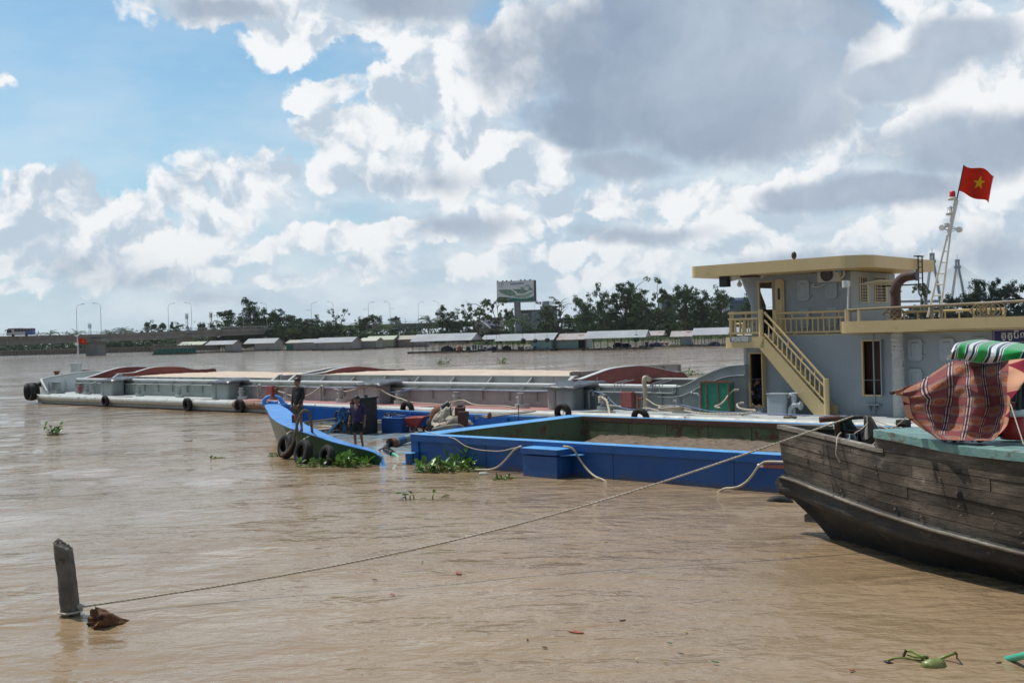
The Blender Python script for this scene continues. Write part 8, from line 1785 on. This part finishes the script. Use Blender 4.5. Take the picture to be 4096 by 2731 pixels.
btext('VÙNG XANH',1048,345,1.15,m_pb,.95);btext('Xứ',1190,465,1.9,m_gr,.8);btext('ừa',1400,475,1.9,m_gr,.8);btext('HẸN GẶP LẠI QUÝ KHÁCH !',770,717,.62,m_pw,.85);btext('SEE YOU AGAIN !',770,757,.58,m_pw,.8)
c_=P_(658,363,-.1);mb=MB();mb.tube([c_+Vector((.95*math.cos(t),0,1.05*math.sin(t)))for t in[2*math.pi*i/26 for i in range(26)]],.05,4,closed=True);mb.build('printed_ring',m_pb,bb)
mb=MB();mb.prism([c_+Vector((x,0,z))for x,z in((.1,-.1),(.5,.2),(.3,.7),(.05,.3))],(0,.03,0));mb.build('printed_leaf',m_gr,bb)
c_=P_(1318,440,-.15);mb=MB();mb.tube([c_+Vector((.85*math.cos(t),0,1.3*math.sin(t)))for t in[-1.9+4.4*i/20 for i in range(21)]],[.03+.12*math.sin(math.pi*i/20)for i in range(21)],4);[mb.tube([c_+Vector((-.5,0,.6)),c_+Vector((-.5+.7*math.cos(a),0,.6+.7*math.sin(a)))],.06,3)for a in(.3,1.2,2.2,3.0,4.3)];mb.build('printed_emblem',m_gr,bb)
#buildings
def at3(px,py,d):return atd(px,py,d)
HD=545;hs_=empty('house',tuple(at3(1930,1340,HD)),0,label='white house with a slate blue roof and steep white gables below the pale green tree',cat='house');hs_.location.z=1;ho=Vector(hs_.location)
Hp=lambda x,y,dy=0:atd(1900+x/6.271,1080+y/6.271,HD+dy)-ho-Vector((0,0,0))
m_hr=mat('slate_blue_roof',(.055,.06,.10),(.075,.08,.13),.5,.7);m_hw=mat('house_wall',(.42,.43,.42),(.5,.5,.48),.3,.8)
a,b=Hp(-60,1400),Hp(710,1460);mb=MB();mb.box(a.x,b.x,0,12,0,b.z+2);mb.build('wall',m_hw,hs_)
mb=MB();mb.add([Hp(390,1465,-1),Hp(715,1430,-1),Hp(720,1185,6),Hp(170,1205,6),Hp(60,1345,-1)],[(0,1,2,3,4)]);mb.add([Hp(720,1185,6),Hp(170,1205,6),Hp(60,1345,14),Hp(715,1430,14)],[(3,2,1,0)]);mb.build('roof',m_hr,hs_,solid=.3)
for pts in(((-110,1340),(75,1228),(390,1460)),((-10,1430),(60,1345),(215,1460))):
 mb=MB();q=[Hp(x,y,-2)for x,y in pts];mb.tube(q,.55,4,sm=False);mb.build('gable_edge',m_white,hs_);mb=MB();mb.prism([q[0],q[2],q[1]],(0,1,0));mb.build('gable',m_hw,hs_)
CD=560;cb=empty('concrete_building',tuple(at3(2150,1330,CD)),0,label='unfinished grey concrete building with a flat roof beside the billboard pillar',cat='building');cb.location.z=1;ho2=Vector(cb.location)
Cp=lambda x,y,dy=0:atd(1900+x/6.271,1080+y/6.271,CD+dy)-ho2
m_c1=mat('raw_concrete',(.17,.17,.165),(.24,.24,.235),.12,.9,streak=((.10,.10,.10),.35,.4));m_c2=mat('plastered_concrete',(.26,.28,.31),(.34,.36,.39),.15,.9,streak=((.13,.14,.15),.6,.5))
a,b,c=Cp(1100,1040),Cp(1410,1030),Cp(2060,1020);mb=MB();mb.box(a.x,b.x,0,22,0,a.z);mb.build('wall',m_c1,cb);mb=MB();mb.box(b.x,c.x,-.6,22,0,b.z+.1);mb.build('wall',m_c2,cb);mb=MB();mb.box(a.x-.4,c.x+.4,-1,22.4,a.z+.1,a.z+.7);mb.build('roof',m_c1,cb)
a=Cp(1190,1100);b=Cp(1318,1122);mb=MB();mb.box(a.x,b.x,-.1,0,b.z,a.z);mb.build('window',m_white,cb);a=Cp(1640,905,5);b=Cp(2000,1020,5);mb=MB();mb.box(a.x,b.x,5,14,b.z,a.z);mb.cyl((a.x+3,8,a.z),(a.x+3,8,a.z+2.5),2,None,14);mb.build('roof_room',m_c2,cb)
wr=empty('warehouse',tuple(at3(2950,1300,620)),0,label='grey warehouse with a blue phone number sign left of the wheelhouse',cat='building');wr.location.z=1;wo=Vector(wr.location);Wp=lambda x,y,dy=0:atd(x,y,620+dy)-wo
a,b=Wp(2918,1193),Wp(3010,1300);mb=MB();mb.box(a.x,b.x,0,20,0,a.z);mb.build('wall',mat('warehouse_grey',(.10,.135,.17),(.13,.17,.21),.3,.6),wr);a,b=Wp(2918,1192),Wp(3010,1203);mb=MB();mb.box(a.x,b.x,-.4,0,b.z,a.z);mb.build('sign_band',m_pb,wr)
p=Wp(2962,1197.5);text_mesh('sign_number','0946 40 77 99',2.0,m_pw,wr,Matrix.Translation((p.x,-.45,p.z))@XZ,.02,sx=.62)
p=Wp(2923,1198);mb=MB();mb.box(p.x-.5,p.x+.5,-.46,-.4,p.z-.5,p.z+.5);mb.build('sign_mark',mat('sign_yellow',(.5,.4,.1),None,1,.6),wr)
w2=empty('warehouse',tuple(at3(2680,1300,610)),0,label='blue grey warehouse wall half hidden behind the open tree',cat='building');w2.location.z=1;wo2=Vector(w2.location);a,b=atd(2646,1191,610)-wo2,atd(2705,1300,610)-wo2;mb=MB();mb.box(a.x,b.x,0,15,0,a.z);mb.build('wall',MATS['warehouse_grey'],w2);mb=MB();mb.box(a.x-.3,b.x+.3,-.3,15.3,a.z,a.z+.5);mb.build('roof',m_c1,w2)
up_=empty('utility_pole',tuple(at3(2887,1290,540)),0,label='utility pole with crossarms left of the grey warehouse',cat='pole');zt=at3(2887,1215,540).z-up_.location.z;mb=MB();mb.cyl((0,0,-6),(0,0,zt),.18,None,6);mb.build('pole',m_dark,up_);mb=MB();mb.box(-1.5,1.5,-.1,.1,zt-1.2,zt-.9);mb.box(-1.2,1.2,-.1,.1,zt-2.6,zt-2.4);mb.build('crossarm',m_dark,up_)
#floating sheds and fish farm
def corr(name,c1,c2,rust=.2):
 m=mat(name,c1,c2,.25,.5,stain=((.20,.07,.04),rust,.5),streak=((.22,.11,.07),rust*.8));g=NB(m.node_tree);b=[n for n in m.node_tree.nodes if n.type=='BSDF_PRINCIPLED'][0]
 w=g.n('ShaderNodeTexWave',wave_type='BANDS',bands_direction='X');t=g.n('ShaderNodeTexCoord');g.link(t.outputs['Object'],w.inputs[0]);w.inputs['Scale'].default_value=1.1;bp_=g.n('ShaderNodeBump');bp_.inputs['Strength'].default_value=.6;bp_.inputs['Distance'].default_value=.06;g.link(w.outputs['Fac'],bp_.inputs['Height']);g.link(bp_.outputs[0],b.inputs['Normal']);return m
m_rf=dict(g=corr('roof_sheet_grey',(.30,.32,.33),(.40,.41,.42),.12),y=corr('roof_sheet_pale_green',(.42,.46,.34),(.50,.52,.42),.03),b=corr('roof_sheet_beige',(.38,.34,.29),(.44,.40,.34),.1),r=corr('roof_sheet_rusty',(.34,.30,.28),(.42,.38,.36),.50),c=corr('roof_sheet_cream',(.50,.50,.40),(.56,.55,.46),.03))
m_wl=dict(g=corr('wall_sheet_grey',(.24,.25,.25),(.30,.31,.31),.12),w=corr('wall_sheet_rust_stained',(.28,.28,.27),(.34,.33,.32),.38),y=corr('wall_sheet_yellow_green',(.26,.30,.20),(.31,.34,.24),.12),t=corr('wall_sheet_teal',(.18,.30,.29),(.24,.36,.34),.04),r=corr('wall_sheet_rusty',(.22,.19,.17),(.27,.24,.22),.5),b=corr('wall_sheet_blue',(.24,.32,.36),(.29,.37,.41),.04))
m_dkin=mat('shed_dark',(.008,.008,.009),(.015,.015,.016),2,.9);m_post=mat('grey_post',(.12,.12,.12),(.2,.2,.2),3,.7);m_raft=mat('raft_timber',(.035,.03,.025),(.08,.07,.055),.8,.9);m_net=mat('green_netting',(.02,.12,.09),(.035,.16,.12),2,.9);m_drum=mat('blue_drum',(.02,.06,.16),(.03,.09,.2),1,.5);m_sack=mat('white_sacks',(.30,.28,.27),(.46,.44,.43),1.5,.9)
def shed(x0,x1,yb,h_eave,h_ridge,depth,roof,wall,lab,open_=0.0,gx=None,x1b=None,door=False,net=0.0,posts=6,wallx=None,name='floating_shed',rail=False):
 """a gabled shed on a raft, long side facing the camera; x0..x1 eave ends, gx = where the gable's ridge ends in the photo"""
 D_=3.7*F/(yb-hor((x0+x1)/2));s_=D_/F
 X=lambda px:(px-CX)*s_+0.0
 a,b=atd(x0,yb,D_).x,atd(x1,yb,D_).x
 r=empty(name,((a+b)/2,D_,0),0,label=lab,cat='floating shed',group='floating sheds on the river');w=(b-a)/2;he=h_eave*s_;hr_=h_ridge*s_;zb=.35
 turn=R(-14);r.rotation_euler=(0,0,turn)
 mb=MB();mb.box(-w-.8,w+.8,-1.2,depth+1,-.1,.12);[mb.box(-w-.8+k*1.3,-w-.6+k*1.3,-1.5,depth+1,.12,.3)for k in range(int((2*w+1.6)/1.3))];mb.box(-w-.9,w+.9,-1.3,-1.1,.3,.42);mb.tube([(-w,-1.3,.0),(w,-1.3,.0)],.25,6,0);mb.build('raft',m_raft,r)
 ov=.5;ym=depth/2;mb=MB()
 mb.add([(-w-ov,-ov,he-.15),(w+ov,-ov,he-.15),(w+ov,ym,hr_),(-w-ov,ym,hr_)],[(0,1,2,3)]);mb.add([(-w-ov,depth+ov,he-.15),(w+ov,depth+ov,he-.15),(w+ov,ym,hr_),(-w-ov,ym,hr_)],[(3,2,1,0)]);mb.build('roof',roof,r,solid=.08)
 wx0=-w+2*w*open_
 if wall is not None and open_<1:
  a1=wx0;mb=MB();mb.box(a1,w,0,.08,zb,he);mb.box(a1,w,depth-.08,depth,zb,he);mb.prism([(w,0,zb),(w,depth,zb),(w,depth,he),(w,ym,hr_-.1),(w,0,he)],(-.08,0,0));mb.prism([(a1,0,zb),(a1,depth,zb),(a1,depth,he),(a1,ym,hr_-.1),(a1,0,he)],(.08,0,0));mb.build('wall',wall,r)
  if door:mb=MB();mb.box(w+.01,w+.04,ym-.9,ym+.9,zb+.1,he-.1);mb.build('door',m_wl['b']if door=='b' else m_wl['g'],r)
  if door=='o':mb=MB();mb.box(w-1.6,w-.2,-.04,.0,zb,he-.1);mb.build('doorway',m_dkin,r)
 else:
  mb=MB();mb.prism([(w+.3,0,he-.1),(w+.3,depth,he-.1),(w+.3,ym,hr_-.05)],(-.08,0,0));mb.build('gable',m_rf['g'],r)
 for k in range(posts+1):
  x=-w+(wx0+w if wall is not None and open_<1 else 2*w)*k/posts
  if open_<=0:break
  for y in(0,depth):MB().cyl((x,y,zb),(x,y,he),.07,None,5).build('post',m_post,r)
 if open_>0 and rail:
  for z in(1.0,1.9):MB().tube([(-w,0,z),(wx0 if open_<1 else w,0,z)],.05,4).build('rail',m_post,r)
 if net:mb=MB();mb.box(-w,-w+2*w*net,-.3,-.26,.3,he*.75);mb.build('netting',m_net,r)
 return r,D_,s_
S_=[(712,812,1413,35,46,7,'y',None,'pale green open roof of the leftmost floating shed',dict(open_=1,posts=6)),(822,935,1410,33,47,7,'g','g','open fronted grey shed second from the left with dark nets inside',dict(open_=.72,posts=6)),(975,1100,1404,32,50,8,'g','w','rust stained grey shed in the left row with an open left end',dict(open_=.33,door=True)),(1145,1200,1402,32,42,7,'b','g','small beige roofed shed with green netting',dict(net=.5)),(1200,1275,1401,33,45,7,'g','g','grey shed with a pale wall panel left of the long rust streaked one',dict(open_=0)),(1258,1410,1401,33,51,9,'g','w','long light grey shed with a ribbed wall in the middle of the left row',dict(open_=.22)),(1440,1505,1396,34,45,7,'c','g','grey shed with a double door and a cream roof',dict(door=True)),(1462,1575,1392,34,48,8,'y','y','yellow green walled shed near the right of the left row',dict(door=False)),(1590,1655,1389,33,47,8,'b','r','brown rust walled shed with a beige roof',dict()),(1655,1700,1388,22,30,6,'g','g','low grey shed behind the long open roof',dict()),(1645,1885,1411,50,76,9,'g',None,'long open roofed fish farm shed at the left of the near row',dict(open_=1,posts=8,rail=True)),(1985,2210,1405,46,70,9,'g','t','long open roofed shed with teal wall panels in the near row',dict(open_=.62,posts=6)),(1930,2010,1403,48,63,8,'g',None,'middle open roof joining the two long sheds',dict(open_=1,posts=4)),(2235,2345,1400,44,66,8,'r','t','teal walled shed with a rusty gable roof and dark doorway',dict(door='o')),(2345,2575,1399,50,76,9,'g',None,'long open shed with a bright roof right of the teal sheds',dict(open_=1,posts=8)),(2575,2645,1388,48,64,8,'r',None,'open shed with a rusty brown gable',dict(open_=1,posts=4)),(2690,2762,1386,42,62,7,'r','b','pale blue hut under a patchy rusty roof',dict(open_=.45,posts=3)),(2780,2945,1384,48,73,9,'g',None,'open shed with a white roof nearest the cabin',dict(open_=1,posts=6)),(2960,3040,1384,46,70,9,'g',None,'open shed partly hidden behind the cabin',dict(open_=1,posts=4))]
for x0,x1,yb,he,hr_,dp,rf,wl,lab,kw in S_:shed(x0,x1,yb,he,hr_,dp,m_rf[rf],m_wl[wl]if wl else None,lab,**kw)
D_=3.7*F/(1418-hor(690));a=atd(614,1418,D_);b=atd(768,1414,D_);r=empty('net_pen',tuple(a),0,label='green netted pen of thin poles left of the pale green roof',cat='pen');d=b-a
mb=MB();mb.box(-.5,d.x+.5,-.5,5,-.1,.3);mb.build('raft',m_raft,r);mb=MB();[mb.cyl((d.x*i/9,y,.2),(d.x*i/9,y,3.3),.07,None,5)for i in range(10)for y in(0,4.5)];mb.tube([(0,0,3.3),(d.x,0,3.3)],.06,4);mb.tube([(0,0,1.9),(d.x,0,1.9)],.05,4);mb.build('poles',m_post,r);mb=MB();mb.box(0,d.x,4.4,4.44,.3,2.0);mb.box(0,d.x,-.04,0,.3,1.1);mb.build('netting',m_net,r)
RF=lambda x,y:(1600+x/2.613,1050+y/2.613)
RG4=lambda x,y:(2300+x/2.613,1050+y/2.613)
def gp(q,up=0):D_=3.7*F/(q[1]+0-hor(q[0]));return D_
rd=random.Random(9)
def barrel(x,fy,h,w,lab,m=None,fr_=RF,yb=1405):
 px,py=fr_(x,fy);D_=3.7*F/(yb-hor(px))+2.5;p=atd(px,py,D_);s_=D_/F;r_=w/2.613*s_/2;H=h/2.613*s_;mb=MB();mb.lathe([(0,0),(r_*.92,0),(r_,.08),(r_*.97,H*.33),(r_*1.02,H*.35),(r_*.97,H*.37),(r_*.97,H*.66),(r_*1.02,H*.68),(r_,H*.95),(r_*.9,H),(0,H)],(0,0,0),12)
 o=mb.build('barrel',m or m_drum);o.location=(p.x,p.y,.35);tag(o,label=lab,cat='barrel',group='barrels on the fish farm')
for x,h,w,lab,m in((765,50,22,'leftmost blue barrel under the long open roof',None),(790,50,22,'second blue barrel under the long open roof',None),(820,50,24,'grey blue barrel third from the left on the fish farm',MATS['wall_sheet_blue']),(850,50,24,'grey blue barrel fourth from the left on the fish farm',MATS['wall_sheet_blue']),(888,30,26,'short blue barrel on the fish farm deck',None),(1013,48,24,'blue barrel at the right of the dark heap',None),(1405,36,30,'blue barrel right of the white sack stack',None),(600,22,14,'small red drum under the left long roof',m_oldred),(1535,26,30,'dark blue barrel by the teal wall',None)):barrel(x,900,h,w,lab,m)
for x,h,w,lab in((750,50,34,'blue barrel under the second long roof'),(1228,40,20,'dark barrel right of the pale blue hut'),(1485,30,26,'barrel top under the white roof near the cabin')):barrel(x,860,h,w,lab,None,RG4,1394)
def heap(x,y,w,h,lab,m,fr_=RF,yb=1407,nm='covered_heap'):
 px,py=fr_(x,y);D_=3.7*F/(yb-hor(px))+2;p=atd(px,py,D_);s_=D_/F/2.613;W_=w*s_/2;H=h*s_;sd=x
 mb=MB();mb.grid(lambda u,v:Vector((W_*math.cos(6.283*u)*math.cos(1.57*v)**.6*(1+.25*noise.noise(Vector((math.cos(6.28*u)*2,math.sin(6.28*u)*2+sd,v*3)))),W_*.6*math.sin(6.283*u)*math.cos(1.57*v)**.6,H*math.sin(1.57*v)*(1+.25*noise.noise(Vector((math.cos(6.28*u)*2,sd,v)))))),20,8,wrap=True);o=mb.build(nm,m);o.location=(p.x,p.y,.35);tag(o,label=lab,cat='heap',group='covered heaps on the fish farm')
m_bt=mat('black_cover',(.008,.009,.011),(.02,.022,.026),1,.6);m_nt=mat('navy_cover',(.008,.012,.04),(.015,.02,.06),1,.6)
for x,y,w,h,lab,m,f,yb in((490,920,130,50,'black covered heap under the left end of the long roof',m_bt,RF,1411),(625,910,55,52,'dark brown net bundle beside the red drum',m_rust,RF,1410),(575,915,30,26,'small black heap left of the red drum',m_bt,RF,1410),(715,890,50,42,'dark green heap by the black drum',m_net,RF,1408),(950,890,120,44,'navy covered heap in the middle of the long roof',m_nt,RF,1408),(1115,905,105,45,'black heap left of the white sacks',m_bt,RF,1407),(450,870,110,50,'dark covered heap under the second long roof',m_bt,RG4,1397),(530,865,110,42,'navy heap beside the dark heap under the second long roof',m_nt,RG4,1397),(840,858,130,48,'navy cover right of the blue barrel under the second long roof',m_nt,RG4,1395),(1430,850,180,45,'black covered heap under the white roof near the cabin',m_bt,RG4,1390),(345,872,66,16,'grey pipe bundle on the raft under the second long roof',m_post,RG4,1397)):heap(x,y,w,h,lab,m,f,yb)
for x,y,w,h,lab,f,yb in((1345,905,90,50,'larger stack of white feed sacks',RF,1406),(1260,895,60,42,'smaller stack of white feed sacks left of the larger one',RF,1405),(935,850,90,52,'stack of white and red sacks under the rusty gable',RG4,1392),(1015,848,60,26,'low pile of pale sacks left of the pale blue hut',RG4,1392)):
 px,py=f(x,y);D_=3.7*F/(yb-hor(px))+2;p=atd(px,py,D_);s_=D_/F/2.613;st_=empty('sack_stack',(p.x,p.y,.35),0,label=lab,cat='sack stack',group='sack stacks on the fish farm');n_=max(2,int(h*s_/.32));
 for k in range(n_):
  mb=MB();m_=max(2,int(w*s_/.8));[mb.ball((-w*s_/2+(j+.5+.2*rd.uniform(-1,1))*w*s_/m_,rd.uniform(-.2,.2),.16+k*.3),.42,.3,.17,8)for j in range(m_)];mb.build('sack_row',m_sack if(k+int(x))%3 else m_oldred if x==935 else m_sack,st_)
for x,y,w,h,lab,f,yb in((905,815,36,34,'net bundle hanging at the gap between two long roofs',RF,1408),(1008,795,36,36,'net bundle hanging left of a pair',RF,1407),(1045,803,40,38,'net bundle hanging right of a pair',RF,1407),(1285,790,52,60,'long dark net hanging above the sacks',RF,1406),(1412,798,50,40,'dark oval net hanging right of the sacks',RF,1406),(1538,788,50,42,'dark net bundle hanging by the teal wall',RF,1405),(640,755,58,76,'dark green net bundle hanging under the second long roof',RG4,1397)):
 px,py=f(x,y);D_=3.7*F/(yb-hor(px))+1;p=atd(px,py,D_);s_=D_/F/2.613;mb=MB();mb.ball((0,0,-h*s_/2),w*s_/2,w*s_/3,h*s_/2,14,0,.45,int(x));mb.cyl((0,0,-.1),(0,0,1.2),.03,None,4);o=mb.build('hanging_net',m_bt if x!=640 else m_net);o.location=p;tag(o,label=lab,cat='net',group='nets hanging from the shed roofs')
for x,y,n,lab,f in((220,880,40,'bright hyacinth patch caught at the raft under the second long roof',RG4),(1040,885,40,'hyacinth patch between the rafts left of the pale blue hut',RG4),(2050,1,1,None,None)):
 if lab:px,py=f(x,y);p=at(px,py,0);hyac('water_hyacinth',p,n,2.6,1.0,1.0,int(x),lab)
#air
hm_=bpy.data.materials.new('haze');hm_.use_nodes=True;g=NB(hm_.node_tree)
for x in list(hm_.node_tree.nodes):hm_.node_tree.nodes.remove(x)
o_=g.n('ShaderNodeOutputMaterial');v_=g.n('ShaderNodeVolumePrincipled');v_.inputs['Color'].default_value=(.88,.93,1,1);v_.inputs['Density'].default_value=.00006;v_.inputs['Anisotropy'].default_value=.2
g.link(v_.outputs[0],o_.inputs['Volume'])
mb=MB();mb.box(-2600,2600,-60,2900,-4,170);tag(mb.build('haze',hm_),kind='stuff',label='thin haze over the river',cat='haze')
